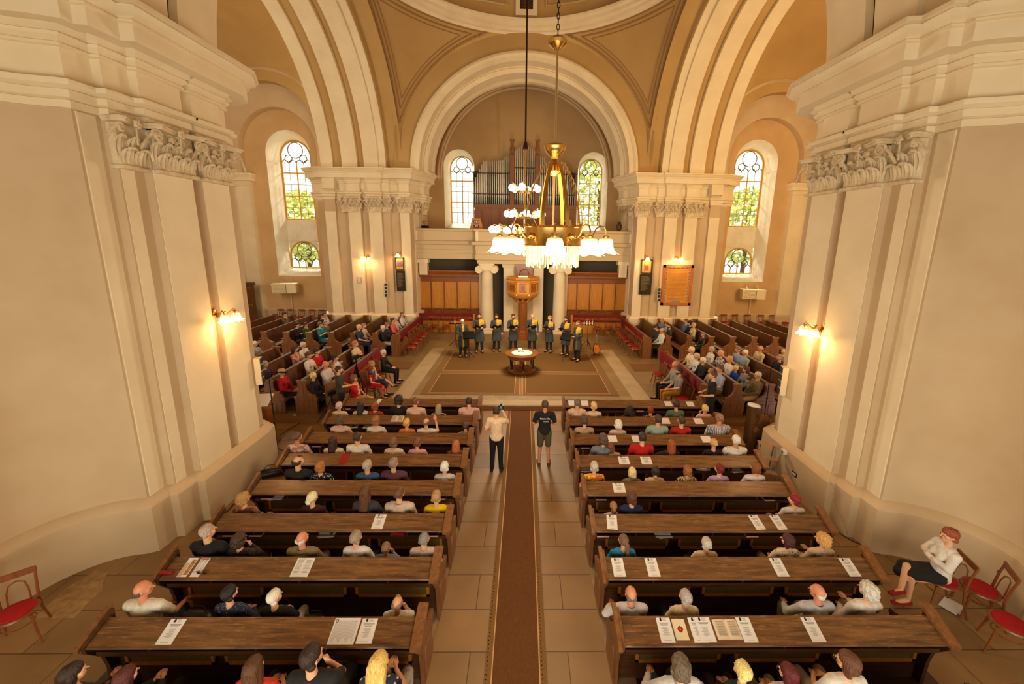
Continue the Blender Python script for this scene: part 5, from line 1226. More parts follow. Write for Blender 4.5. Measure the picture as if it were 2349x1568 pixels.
seat_row(2,[
(476,1219,'m','short',(150,132,122),BK,O(yaw=-.6,fat=1.1),'cropped grey hair in a black jacket at a left pew end'),
(550,1238,'f','curly',(52,34,26),(30,26,26),O(pat='floral',top2=(60,48,42),arms=('lap','chin'),yaw=-.3,legs='skirt',bottom=BK),'curly dark hair in black lace with her hand at her chin'),
(693,1235,'m','bald',(186,178,170),(142,126,90),O(arms=('lap','cross'),yaw=-.4,fat=1.1,skin=2,bottom=(132,118,90)),'bald head and grey sides in a khaki shirt'),
(817,1234,'f','short2',(130,116,98),(232,228,230),O(sleeve='short',yaw=-.3),'tousled grey brown hair in a white gathered blouse'),
(886,1256,'m','short',(112,82,58),(108,134,168),O(sleeve='short',arms=('lap','chin')),'short brown hair, a boy in a blue shirt'),
(973,1237,'m','short',(110,108,106),(222,204,200),O(yaw=-.3,bottom=(60,70,86)),'short grey hair in a pale pink striped shirt beside the aisle'),
(1430,1240,'f','pony',(96,72,56),(30,140,196),O(sleeve='short',yaw=.35,glasses=True),'long brown ponytail in a bright blue t-shirt'),
(1620,1247,'f','short2',(164,158,150),(230,206,166),O(),'short silver hair in a cream cardigan sitting alone mid row'),
(1807,1240,'f','bob',(58,28,32),(222,212,188),O(pat='dots',top2=(150,120,84),sleeve='short',yaw=.6,bottom=(140,110,76)),'dark plum bob in a white eyelet blouse'),
(1887,1238,'f','curly',(176,132,74),(222,198,170),O(yaw=.7,arms=('lap','clasp'),bottom=(190,176,156)),'curly golden updo with a hair clip in a beige top')])
seat_row(3,[
(560,1143,'f','curly',(150,112,66),(90,64,56),O(pat='floral',top2=(170,110,80),yaw=-.6,bottom=(180,170,160)),'curly light brown hair in a floral top at the left end'),
(717,1142,'f','lowbun',(222,196,148),(60,20,22),O(yaw=-.4),'blonde hair in a low bun, dark red lace top'),
(838,1130,'f','long',(74,44,28),(58,56,60),O(sleeve='short'),'long wavy brown hair in a dark grey t-shirt'),
(916,1132,'m','short',(84,56,38),(206,184,166),O(yaw=-.2,fat=1.08),'short brown hair in a beige shirt left of the yellow top'),
(1001,1140,'f','short2',(146,112,72),(236,196,24),O(sleeve='short'),'short light brown hair in a bright yellow top beside the aisle'),
(1407,1162,'f','pony',(130,92,58),(222,212,214),O(),'light brown ponytail, a small girl beside the woman in navy'),
(1449,1141,'f','bob',(72,44,28),NV,O(sleeve='short'),'brown bob with sunglasses on top, navy off shoulder top'),
(1822,1147,'f','short2',(112,22,34),(228,222,216),O(yaw=.8,arms=('lap','lap'),bottom=(222,196,150)),'short crimson dyed hair in a white blouse at the far right end')])
seat_row(4,[
(684,1059,'m','fringe',(52,36,28),(34,32,34),O(yaw=-.5,fat=1.08),'thinning dark hair in a dark suit at the left end, fifth row'),
(735,1070,'f','bob',(142,90,44),(30,36,62),O(pat='dots',top2=(220,216,210)),'auburn bob in navy with white dots'),
(843,1068,'m','short2',(150,136,122),(60,86,118),O(yaw=-.5,glasses=True),'grey hair and glasses in a blue vest'),
(903,1063,'m','short2',(122,104,90),(96,56,70),O(yaw=-.4,fat=1.1),'brown grey hair in a purple shirt'),
(1020,1071,'f','short2',(196,190,184),(204,200,196),O(sleeve='short'),'silver hair in a light grey top beside the aisle'),
(1363,1071,'f','short2',(160,150,142),(190,86,24),O(pat='floral',top2=(226,180,50)),'grey hair in a red and yellow patterned top beside the aisle'),
(1450,1083,'f','bob',(206,174,124),(132,132,114),O(),'blonde hair with a hairband in grey green'),
(1503,1081,'f','short2',(34,28,26),(220,202,162),O(sleeve='short'),'short black hair in a cream top'),
(1577,1079,'f','bob',(124,76,42),(226,200,140),O(pat='stripe',top2=(44,34,34)),'brown hair in a black and cream striped top'),
(1650,1076,'f','short2',(96,26,18),(190,160,206),O(yaw=.4),'dark red hair in a lilac shirt'),
(1733,1073,'f','bob',(112,64,34),(230,222,226),O(yaw=.3),'chestnut hair in a white shirt at the right end, fifth row')])
seat_row(5,[
(682,1003,'f','bun',(80,56,42),(160,116,104),O(pat='floral',top2=(220,186,172),yaw=-.5,skin=1),'brown upswept hair in a pink floral dress at the left end'),
(764,1012,'f','long',(46,26,22),(226,202,176),O(),'long dark hair in a cream top'),
(820,1003,'m','short',(52,36,26),(228,216,204),O(sleeve='short',yaw=-.2),'short dark hair in a white t-shirt between two women'),
(903,1014,'f','bob',(98,72,50),(226,206,186),O(),'straight brown bob in a cream blouse'),
(957,1016,'f','short2',(96,58,38),(214,160,176),O(sleeve='short'),'short brown hair in a pink top'),
(1046,1020,'f','long',(146,82,42),(120,76,84),O(),'long copper hair by the aisle in a mauve top'),
(1383,1007,'m','curly',(70,52,42),(116,122,136),O(),'curly dark hair in a grey blue shirt, leaning to his neighbour'),
(1404,1024,'f','bob',(100,54,34),(226,192,150),O(tilt=-.35),'brown hair with a pink flower resting on the shoulder beside her'),
(1473,1003,'m','short',(46,34,28),(178,20,24),O(sleeve='short',fat=1.08),'dark hair in a red shirt, a hand on his back'),
(1540,1019,'f','long',(128,64,32),(44,38,40),O(arms=('back','lap')),'long auburn hair in black, touching the man in red'),
(1637,1017,'f','bun',(178,140,90),BK,O(),'blonde pinned hair in a black top'),
(1688,1009,'m','short',(214,206,194),(232,224,214),O(fat=1.12,skin=2),'white hair and black braces over a white shirt')])
seat_row(6,[
(780,963,'f','curly',(72,54,42),(226,190,172),O(sleeve='short',fat=1.1),'dark wavy hair in a pale pink t-shirt at the left end'),
(862,964,'f','bob',(126,80,44),(226,208,196),O(),'straight light brown bob, white blouse open at the back'),
(933,970,'f','short2',(196,142,72),(214,120,52),O(sleeve='none'),'short golden hair in an orange sleeveless top'),
(978,969,'m','fringe',(96,74,58),(226,214,200),O(arms=('lap','up'),sleeve='short'),'balding dark hair in white, one hand raised'),
(1068,978,'f','bun',(62,42,32),(34,30,32),O(pat='floral',top2=(150,140,120)),'brown hair tied back in a black floral dress by the aisle'),
(1341,966,'m','short',(62,52,46),(180,156,128),O(pat='check',top2=(160,136,110)),'dark hair in a beige checked shirt by the aisle'),
(1418,973,'f','curly',(210,196,178),(226,196,180),O(sleeve='short'),'curly white hair in pale pink'),
(1509,962,'m','short',(56,40,32),(150,176,166),O(sleeve='short',fat=1.1),'dark hair with a thin crown in a pale green polo'),
(1563,965,'m','short',(52,40,34),(178,26,26),O(sleeve='short',yaw=.3),'dark hair in a red polo shirt'),
(1650,959,'m','short',(120,92,74),(214,206,214),O(pat='stripe',top2=(110,112,134),fat=1.15,skin=2),'cropped brown hair in a blue and white striped shirt')])
seat_row(7,[
(778,931,'f','short2',(176,150,152),(232,208,176),O(),'lilac grey hair in a cream top at the left end, front row'),
(827,930,'f','long',(36,30,34),(222,214,204),O(),'straight black hair in a white top, front row'),
(860,931,'f','bob',(120,62,30),(160,66,30),O(),'auburn hair in a rust red top, front row'),
(915,917,'f','curly',(28,20,18),(30,22,22),O(),'thick black hair in a black dress, front row'),
(953,921,'m','short',(92,60,40),(228,190,168),O(yaw=-.4),'short brown hair in a pale shirt, front row'),
(1006,936,'f','long',(140,120,96),(36,34,38),O(pat='floral',top2=(220,214,200)),'grey blonde straight hair in a black and white floral top'),
(1076,921,'m','short',(44,32,26),(222,176,164),O(fat=1.15),'dark hair in a pink shirt, front row beside the aisle'),
(1324,924,'m','short',(96,86,78),(226,190,160),O(),'grey dark hair in a pale shirt, front row beside the aisle'),
(1362,931,'f','short2',(206,158,96),(226,202,170),O(),'short blonde hair in cream, front row right of the aisle'),
(1443,940,'f','big',(28,18,18),(110,16,24),O(),'very thick black hair in dark red, front row'),
(1492,941,'f','short2',(122,44,24),(214,196,176),O(pat='floral',top2=(40,36,40)),'red brown hair in a black and white patterned top, front row'),
(1551,927,'f','short2',(56,34,26),(96,110,80),O(),'dark short hair in an olive green top, front row'),
(1617,937,'f','short2',(214,160,100),(232,180,160),O(sleeve='none',arms=('chin','lap')),'short blonde hair in a pink sleeveless top at the right end, front row')])
# ---------------------------------------------------------------- wings
def wing(side,rows):
    for px,py,sx,hr,hcol,tp,op,lab in rows:
        q=atZ(px,py,1.31); i=max(0,round((abs(q[0])-6.52+.22)/.975)); X=side*(6.52+.975*i-.22); p=atX(px,py,X); op=dict(op)
        s=max(.68,min(1.06,(p[2]-.13)/1.205))
        person((X,p[1],.13),(-PI/2 if side<0 else PI/2)+op.pop('drz',0),'person with '+lab,sx,hr,hcol,tp,s=s,vox=.015,face=True,shoes=True,**op)
wing(-1,[
(653,721,'f','short2',DB,(120,100,76),O(pat='floral',top2=(90,70,52),arms=('lap','chin')),'dark short hair in a brown print blouse, far back of the left wing'),
(736,725,'f','long',DB,(40,30,28),O(),'long dark hair in black, far back of the left wing'),
(745,718,'m','short',(60,42,32),(222,214,206),O(arms=('lap','chin')),'dark hair in a white shirt, far back of the left wing'),
(681,744,'f','short2',(20,18,20),(30,22,24),O(arms=('cross','cross')),'short black hair in a black jacket, left wing'),
(701,745,'f','short2',(44,32,28),(52,110,36),O(arms=('lap','chin')),'dark hair in a green top holding her cheek, left wing'),
(734,742,'f','lowbun',(90,60,44),(40,150,160),O(sleeve='short',arms=('cross','cross'),legs='skirt',bottom=(40,140,150),pat='floral',top2=(20,110,126)),'brown hair in a turquoise dress, left wing'),
(747,741,'m','short',(120,100,84),(110,104,104),O(),'grey brown hair in a grey shirt behind the turquoise dress'),
(836,714,'m','short',(36,28,24),(26,24,28),O(beard=(50,38,30)),'dark beard in a black suit and tie, far left wing'),
(824,750,'f','short2',(186,156,112),(28,66,100),O(sleeve='short',bottom=(20,40,80)),'short blonde grey hair in a dark blue dress, left wing'),
(835,747,'f','short2',(130,100,84),(222,186,164),O(),'brown grey hair in a pale pink jacket, left wing'),
(879,752,'f','short2',(176,170,164),(34,32,36),O(bottom=(220,216,210)),'grey hair in a black cardigan and white trousers, left wing'),
(888,745,'f','short2',(110,84,66),(70,64,84),O(pat='floral',top2=(40,36,56)),'brown hair in a dark floral top, left wing front'),
(901,734,'f','short2',(70,44,34),(236,110,92),O(),'dark hair in a coral jacket, left wing front'),
(909,728,'f','short2',(172,164,156),(206,196,186),O(),'grey hair in a pale top, left wing front'),
(922,721,'m','short',(96,72,54),(230,224,218),O(),'cropped hair in a white shirt and dark tie, left wing front end')])
wing(-1,[
(585,789,'m','short',(216,208,198),(186,190,196),O(pat='check',top2=(140,150,170),sleeve='short'),'white hair in a checked shirt at the edge of the near left pier'),
(676,801,'f','long',(46,32,26),(226,180,160),O(pat='floral',top2=(200,90,80),sleeve='short',arms=('lap','chin')),'long dark hair in a floral blouse, near left wing block'),
(696,791,'m','short',(180,174,168),(230,226,222),O(sleeve='short'),'grey hair in a white shirt, near left wing block'),
(708,815,'f','short2',(66,42,28),(230,220,206),O(sleeve='short'),'short brown hair in a white blouse with a bag strap'),
(727,807,'m','short2',(30,24,22),(206,20,28),O(sleeve='short'),'black hair in a bright red t-shirt with white print'),
(815,789,'f','short2',(146,104,62),(226,196,156),O(sleeve='short',fat=1.12,arms=('cross','cross')),'light brown hair in a beige blouse behind the red cloth'),
(769,821,'f','short2',(40,30,26),(226,216,206),O(sleeve='short'),'dark hair in a white top, near left wing block'),
(762,838,'m','short2',(120,80,48),(150,110,90),O(arms=('lap','chin')),'light brown hair, a child in the near left wing block'),
(780,829,'m','short2',(50,34,28),(90,70,64),O(),'dark hair, a small child beside the red cloth'),
(747,836,'m','bald',(170,150,136),(214,198,192),O(arms=('cross','cross'),fat=1.15,skin=2,bottom=(190,150,96)),'bald head in a pale striped shirt and beige trousers with folded arms'),
(719,862,'f','short2',(222,186,116),(28,26,30),O(bottom=(26,24,28)),'short blonde hair in a black jacket by the pew end'),
(608,836,'m','short2',(136,130,126),(70,44,66),O(sleeve='short',fat=1.05),'grey hair in a dark purple shirt near the left pier'),
(647,854,'f','short2',(170,140,110),(186,20,36),O(pat='floral',top2=(150,12,26),bottom=BK,legs='skirt'),'ash blonde hair in a red cardigan over black')])
wing(1,[
(1508,749,'m','short2',(34,26,24),(60,56,56),O(pitch=-.5),'black hair bowed forward, far right wing front'),
(1518,735,'f','long',(166,116,66),(110,130,156),O(drz=.5),'long golden brown hair turned away, far right wing'),
(1530,744,'m','short',(40,30,26),(176,186,200),O(),'dark hair in a pale blue shirt, far right wing'),
(1540,748,'m','short',(50,36,28),(68,74,58),O(beard=(60,42,32),lean=.2),'dark beard in a green sweater leaning forward'),
(1519,756,'m','bald',(90,66,50),(220,216,206),O(bottom=(34,32,34),skin=2),'balding head in a white shirt and dark trousers, right wing front'),
(1574,732,'m','short',(80,68,60),(92,124,176),O(),'short dark grey hair in a blue shirt, far right wing'),
(1583,737,'f','curly',(30,22,20),(44,38,30),O(),'curly black hair in a black top, far right wing'),
(1591,746,'f','short2',(150,140,130),(214,192,150),O(),'grey hair in a beige jacket, far right wing'),
(1613,767,'f','short2',(110,92,82),(96,96,76),O(pat='floral',top2=(44,44,34),bottom=(30,70,90)),'grey brown hair in a green leaf patterned top and teal trousers')])
wing(1,[
(1586,801,'f','short2',(214,184,136),(232,214,180),O(sleeve='short',bottom=(196,180,150)),'light blonde hair in a cream top behind the right red cloth'),
(1598,817,'f','short2',(160,152,146),(226,220,220),O(),'ash grey hair in a white blouse behind the right red cloth'),
(1612,827,'m','short2',(220,206,176),(40,40,44),O(),'white hair in a dark vest over a white shirt'),
(1632,801,'f','short2',(150,144,138),(226,224,218),O(),'grey bob in a white shirt, near right wing'),
(1653,811,'f','short2',(176,142,96),(96,80,72),O(pat='floral',top2=(196,190,184)),'blonde brown hair in a dark patterned shawl'),
(1673,824,'f','short2',(176,122,70),(230,222,220),O(),'light brown hair in a white jumper, near right wing'),
(1693,802,'m','short2',(120,92,70),(140,176,206),O(sleeve='short'),'brown hair in a light blue t-shirt, near right wing'),
(1709,809,'m','short',(222,214,204),(160,182,190),O(sleeve='short',fat=1.1),'white hair in a pale blue polo shirt'),
(1744,799,'m','bald',(150,130,112),(222,204,170),O(fat=1.12,skin=2),'bald crown in a cream linen shirt, near right wing'),
(1652,845,'m','short',(90,58,42),(164,178,206),O(sleeve='short',fat=1.1,bottom=(140,100,40)),'brown hair in a light blue polo, near right wing'),
(1687,845,'m','short2',(206,160,96),(22,66,170),O(sleeve='short'),'sandy hair, a boy in a bright blue t-shirt'),
(1711,848,'f','bob',(74,44,32),(120,128,128),O(),'chestnut bob in a grey cardigan beside the boys'),
(1630,851,'m','short2',(150,104,62),(170,150,130),O(),'light brown hair, a boy behind the standing man in black'),
(1717,872,'m','short2',(52,36,28),(220,214,206),O(),'dark hair, a small boy in white leaning on the man in a vest'),
(1738,861,'m','short',(196,184,168),(122,104,70),O(glasses=True,fat=1.12,bottom=(196,166,116)),'grey hair and glasses in a brown vest over a white shirt'),
(1788,820,'m','short',(120,110,104),(40,42,48),O(fat=1.1),'grey hair in a dark suit beside the near right pier'),
(1797,806,'m','bald',(210,200,190),(236,232,226),O(),'bald head in a white shirt at the edge of the near right pier')])
# people on chairs at the front of the near wing blocks
def chaired(px,py,X,rz,lab,sx,hr,hcol,tp,clab,**op):
    if X>10: s=(X-10)*1.0; p=atZ(px,py,.16+1.2*s); X=float(p[0])
    else: p=atX(px,py,X); s=max(.75,min(1.05,(p[2]-.13)/1.23))
    face=op.pop('face',True)
    person((X,p[1],.13+.03),rz,'person with '+lab,sx,hr,hcol,tp,s=s,vox=.0135,shoes=True,face=face,**op)
    if clab: chair((X+ .06*math.sin(rz),p[1]-.06*math.cos(rz),Z0),rz,clab)
chaired(880,809,-5.0,-PI/2,'grey hair in a black trouser suit on a chair at the left','f','short2',(176,176,170),(28,28,30),'bentwood chair under the grey-haired woman in black',bottom=(24,22,24))
chaired(853,835,-4.95,-PI/2,'light brown hair in a navy patterned dress with crossed legs','f','bob',(150,106,70),(46,52,84),'bentwood chair under the woman in the navy dress',sleeve='short',pat='floral',top2=(90,92,120),legs='skirt',bottom=(34,36,66),cross=True,arms=('lap','chin'))
chaired(852,848,10.80,-PI/2,'brown hair, a girl in a red sleeveless dress','f','bob',(100,56,38),(214,28,30),'bentwood chair under the girl in the red dress',sleeve='none',legs='skirt',bottom=(214,28,30))
chaired(812,868,10.95,-PI/2,'raised arm in a red top and cream trousers behind the tripod','f','bob',(90,60,44),(200,20,28),'bentwood chair under the woman in red and cream',sleeve='short',bottom=(222,196,130),arms=('lap','chin'))
chaired(1549,833,5.0,PI/2,'bald head, grey shirt and dark trousers on a chair at right','m','bald',(130,110,96),(150,146,140),'bentwood chair under the bald man in grey',bottom=(30,28,34),skin=2)
chaired(1558,852,4.95,PI/2,'dark beard, grey shirt and mustard trousers on a chair at the right','m','short2',(40,30,26),(140,134,132),'bentwood chair under the man in mustard trousers',bottom=(186,126,30),sleeve='short',beard=(40,30,26))
# red-haired woman by the right wall
q=atZ(2160,1300,.55)
person((cw[0]-.05,cw[1],.02),R(78),'person with short red hair and white cardigan sitting alone by the right wall','f','short2',(124,60,34),(232,226,220),s=.98,vox=.0095,face=True,shoes=(150,30,24),arms=('cross','cross'),legs='skirt',bottom=(34,32,34),cross=True,sleeve='long')
# ---------------------------------------------------------------- standing people
def standing(fx,fy,hx,hy,z,rz,lab,sx='m',hr='short',hcol=BR,tp=WH,**op):
    p=atZ(fx,fy,z); h=atY(hx,hy,p[1]); s=(h[2]-z)/1.625
    return person((p[0],p[1],z),rz,'person with '+lab,sx,hr,hcol,tp,s=s,pose='stand',shoes=op.pop('shoes',True),**op)
cm=standing(1139,1080,1141,942,0.0,R(-4),'short dark hair, cream t-shirt and black trousers filming from the aisle',tp=(236,206,170),sleeve='short',bottom=(24,22,24),arms=('s_hip','s_cam'),vox=.011,hr='short',hcol=(48,34,26))
ct=standing(1247,1066,1247,927,0.0,0,'black printed t-shirt and olive cargo shorts standing in the aisle',tp=(24,24,26),sleeve='short',legs='shorts',bottom=(88,78,52),arms=('s_hip','s_hip'),vox=.011,hr='short',hcol=(66,48,38),shoes=(70,74,84),skin=1)
text('shirt_print','Nashville',.062,WHITE,ct,(0,-.152,1.30),(PI/2,0,0),width=.24); text('shirt_print','CLASSICS',.03,WHITE,ct,(0.02,-.150,1.235),(PI/2,0,0),width=.13)
standing(787,962,790,847,.13,R(-70),'short dark hair in a grey t-shirt operating the camera tripod',tp=(60,58,52),sleeve='short',bottom=(34,26,26),arms=('s_hip','s_point'),vox=.013,face=True,hcol=(40,30,26))
standing(1622,985,1632,860,.13,R(75),'brown hair and black t-shirt standing at the right pew end',tp=(26,24,26),sleeve='short',bottom=(28,26,28),arms=('s_hip','s_hip'),vox=.013,hcol=(74,50,36))
SG=(64,68,70)
sing=[(1062,818,1066,737,R(-165),'stripe','short',(200,192,184),'white hair, singer at far left with a gold striped coat',('s_clasp','s_clasp'),None),
(1100,808,1097,724,R(-172),'gold','short',(50,34,28),'short dark hair, singer second from the left with an open folder',('s_book','s_book'),(60,40,32)),
(1139,805,1145,725,R(-170),'gold','long',(44,30,26),'long dark hair and beard, singer third from the left',('s_side','s_book'),(44,30,26)),
(1177,805,1180,725,R(-172),'gold','short2',(46,32,26),'dark hair, singer fourth from the left before the pulpit',('s_book','s_clasp'),(60,42,34)),
(1220,805,1217,725,R(178),'gold','bald',(90,60,44),'shaved head, singer fifth from the left with an arm hanging',('s_side','s_book'),None),
(1259,807,1262,729,R(150),'gold','short2',(150,100,60),'light brown hair, singer sixth from the left',('s_book','s_book'),None),
(1296,815,1301,731,R(140),'gold','short2',(40,30,26),'dark hair and black beard, singer seventh from the left',('s_book','s_book'),(40,30,26)),
(1323,827,1331,741,R(125),'olive','short',(100,66,46),'brown hair, singer at far right with a gold shoulder',('s_clasp','s_side'),(110,70,50))]
SING=[]
for fx,fy,hx,hy,rz,ct_,hr,hcol,lab,arms,bd in sing:
    o=standing(fx,fy,hx,hy,.139,rz,lab,hr=hr,hcol=hcol,tp=SG,coat=ct_,bottom=(34,34,38),arms=arms,vox=.0115,face=True,beard=bd,group=None,glasses=(fx==1062)); SING.append(o)
p=atY(971,520,24.6); person((p[0]+.1,24.6,5.06),R(-160),'person with dark hair watching from the left end of the organ loft','m','short',(60,44,38),(40,36,40),s=.95,face=True)
flush()
# ================================================================ PRINTED SHEETS AND BOOKS
LEDGE_A=math.atan2(.095,.275)
def on_ledge(px,py,k,dy=0):
    Y=YK[k]-.14; p=atY(px,py,Y); return (p[0],Y+dy,.05+.925-.14*math.tan(LEDGE_A)-dy*-math.tan(LEDGE_A)+.0055)
def sheet(px,py,k,label,w=.18,h=.25,kind='leaflet',rz=0,mm=None):
    t=thing('programme_sheet' if kind!='book' else 'hymn_book',label,'sheet' if kind!='book' else 'book',on_ledge(px,py,k),0,'programme sheets on the ledges' if kind=='leaflet' else None)
    t.rotation_euler=(LEDGE_A,0,rz)
    b=MB(); b.box(-w/2,-h/2,0,w/2,h/2,.0015); b.obj('paper',mm or PAPER,parent=t)
    if kind=='leaflet':
        b=MB(); b.prism([(-.012,0),(.012,0),(.012,.03),(0,.036),(-.012,.025)],.0016,.0022,'z'); b.xf(Matrix.Translation((-w*.18,h*.36,0))); b.obj('emblem',INKD,parent=t)
        b=MB()
        for i in range(3): b.box(-w*.1+.01,h*.36+.024-i*.01,.0016,w*.22,h*.36+.027-i*.01,.002)
        for i,q in enumerate((.27,.23,.18)): b.box(-w*(.36-.06*i),h*q,.0016,w*(.36-.06*i),h*q+.005,.002)
        for i in range(9): b.box(-w*(.2+.08*math.sin(i*2)),h*(.08-i*.04),.0016,w*(.2+.08*math.sin(i*3)),h*(.08-i*.04)+.003,.002)
        b.box(-w*.25,-h*.42,.0016,w*.25,-h*.41,.002); b.obj('printed_lines',INK,parent=t,kind='stuff')
    elif kind=='text':
        b=MB(); n=int(w/.014)
        for i in range(n): x=-w/2+.02+i*(w-.04)/n; b.box(x,-h*(.34+.08*math.sin(i)),.0016,x+.003,h*.4,.002)
        b.obj('printed_lines',INK,parent=t,kind='stuff'); b=MB(); b.lathe([(.012,.0017),(.018,.0017),(.018,.0021),(.012,.0021)],(-w*.4,h*.38,0),16); b.obj('emblem',INKD,parent=t)
    elif kind=='columns':
        b=MB()
        for i in range(12):
            for s in (-1,1): b.box(s*w*.24-w*.18,h*(.36-i*.065),.0016,s*w*.24+w*(.08+.1*abs(math.sin(i*2.3+s))),h*(.36-i*.065)+.004,.002)
        b.box(-w*.42,h*.42,.0016,0,h*.46,.0021); b.obj('printed_lines',INK,parent=t,kind='stuff')
    return t
S_=sheet
S_(393,1448,1,'white programme leaflet on the nearest left ledge, at its left end')
S_(790,1447,1,'large white text sheet with dense lines on the nearest left ledge',.3,.26,'text')
S_(842,1446,1,'white programme leaflet right of the large text sheet on the nearest left ledge')
a=S_(432,1305,2,'folded colour brochure with a church photo on the second left ledge',.13,.25,'plain')
b=MB(); b.box(-.0,-.1,.0016,.055,.1,.0022); b.obj('photo',mat('brochure_photo',(110,70,40),.6,col2=(214,170,110),scale=30),parent=a); b=MB(); b.box(-.06,-.12,.0016,-.01,.06,.0021); b.obj('picture_margin',mat('brochure_beige',(206,180,140),.7),parent=a)
a=S_(460,1304,2,'white and red text leaflet beside the colour brochure',.12,.25,'columns'); b=MB(); b.box(-.05,.1,.0016,.05,.12,.0024); b.obj('red_heading',RED,parent=a)
S_(695,1307,2,'pair of white column leaflets in the middle of the second left ledge',.24,.25,'columns')
S_(869,1191,3,'white programme leaflet on the third left ledge behind the beige shirt')
S_(868,927,8,'white sheet leaning on the front left ledge beside the auburn hair',.14,.2,'plain',-.4)
for i,(x,y,k,l) in enumerate(((1526,1449,1,'first from the left end on the nearest right ledge'),(1600,1449,1,'half covered by another on the nearest right ledge'),(1712,1449,1,'right of the open hymn book on the nearest right ledge'),(1864,1449,1,'alone at the right on the nearest right ledge'),
(1418,1306,2,'first from the aisle on the second right ledge'),(1496,1306,2,'second from the aisle on the second right ledge'),(1786,1306,2,'third from the aisle on the second right ledge'),(1948,1306,2,'at the outer end of the second right ledge'),
(1404,1195,3,'lying askew near the aisle on the third right ledge'),(1737,1192,3,'left of the pair at the outer third right ledge'),(1786,1193,3,'right of the pair at the outer third right ledge'))):
    S_(x,y,k,'white programme leaflet '+l,.165,rz=.0 if k!=3 else .12*(1 if i==8 else -1)*-1)
o=S_(1617,1449,1,'white programme leaflet lying over another leaflet on a ledge'); o.location.z+=.004
for x,y,k,l in ((1420,1118,4,'fourth right ledge near the aisle'),(1431,1057,5,'fifth right ledge, larger of two'),(1482,1061,5,'fifth right ledge, smaller of two'),(1404,1006,6,'sixth right ledge beside curly hair'),(1461,1004,6,'sixth right ledge beside the man in red'),(1620,1009,6,'sixth right ledge before the blonde pinned hair'),(1526,965,7,'seventh right ledge beside the pale green polo'),(1602,967,7,'seventh right ledge left of the striped shirt'),(1312,926,8,'front right ledge at its aisle end'),(1341,926,8,'front right ledge between two heads'),(1533,926,8,'front right ledge beside the olive top'),(1583,929,8,'front right ledge left of the pink top')):
    S_(x,y,k,'white sheet of paper on the '+l,.22 if k<8 else .2,.2,'leaflet' if k<6 else 'plain')
CREAMB=mat('booklet_cream',(232,216,180),.6)
a=S_(1559,1456,1,'cream booklet with a red flower ornament on the nearest right ledge',.15,.21,'book',mm=CREAMB); a.location.z+=.01
b=MB(); 
for q in range(4): an=PI/4+q*PI/2; b.ball((.018*math.cos(an),.018*math.sin(an),.002),(.014,.014,.001),5)
for q in range(4): an=q*PI/2; b.ball((.027*math.cos(an),.027*math.sin(an),.002),(.008,.008,.001),4)
b.obj('red_ornament',RED,parent=a); b=MB(); b.box(-.075,-.105,-.014,.075,.105,-.001); b.obj('page_block',PAPER,parent=a)
def openbook(px,py,k,lab,w=.32,h=.2):
    t=thing('open_book',lab,'book',on_ledge(px,py,k)); t.rotation_euler=(LEDGE_A,0,0); P=[]
    for y in (-h/2,h/2): P.append([(w/2*q,y,.006+.018*abs(math.sin(abs(q)*PI))**.7*(1-.3*abs(q))) for q in [i/8-1 for i in range(17)]])
    b=MB(); b.grid(P); b.box(-w/2,-h/2,0,w/2,h/2,.006); b.obj('pages',mat('book_page',(226,206,180),.7),parent=t)
    b=MB()
    for i in range(9):
        for s in (-1,1): b.box(s*w*.25-w*.17,h*(.36-i*.085),.0245,s*w*.25+w*.17,h*(.36-i*.085)+.003,.026)
    b.obj('printed_lines',INK,parent=t,kind='stuff')
openbook(1666,1455,1,'open hymn book with red edges on the nearest right ledge',.29); openbook(912,961,7,'open hymn book on the seventh left ledge beside the orange top',.3)
REDB=mat('red_book',(150,24,22),.5)
a=S_(789,1053,5,'red book lying over the edge of the fifth left ledge',.16,.26,'book',.0,REDB)
# shelf items
PINKP=mat('page_edge',(222,190,160),.8)
def shelf(px,py,k,lab,w=.2,h=.035,d=.14,col=None,name='hymn_book',cat='book',pages=True):
    Y=YK[k]-.175; p=atY(px,py,Y); t=thing(name,lab,cat,(p[0],Y,.05+.686),0,'books in the pew shelves' if name=='hymn_book' else None)
    b=MB(); b.box(-w/2,-d/2,0,w/2,d/2,.004); b.box(-w/2,-d/2,h-.004,w/2,d/2,h); b.box(-w/2,d/2-.004,0,w/2,d/2,h); b.obj('cover',col or mat('dark_cover',(60,20,22),.5),parent=t)
    if pages: b=MB(); b.box(-w/2+.004,-d/2-.002,.004,w/2-.004,d/2-.006,h-.004); b.obj('page_block',PINKP,parent=t)
    return t
for px,py,k,l in ((530,1211,3,'left end of the shelf under the third left ledge'),(590,1211,3,'beside the curly dark hair in the third left shelf'),(992,1214,3,'aisle end of the third left shelf'),(616,1130,4,'left end of the fourth left shelf'),(1011,1134,4,'aisle end of the fourth left shelf'),(729,1014,6,'left end of the sixth left shelf'),(797,931,8,'left end of the front left shelf'),
(1382,1213,3,'aisle end of the third right shelf'),(1722,1215,3,'outer part of the third right shelf'),(1880,1214,3,'outer end of the third right shelf'),(1378,1134,4,'aisle end of the fourth right shelf'),(1762,1135,4,'outer end of the fourth right shelf'),(1342,1018,6,'aisle end of the sixth right shelf'),(1670,1020,6,'outer end of the sixth right shelf'),(1467,941,8,'middle of the front right shelf')):
    shelf(px,py,k,'hymn book lying at the '+l)
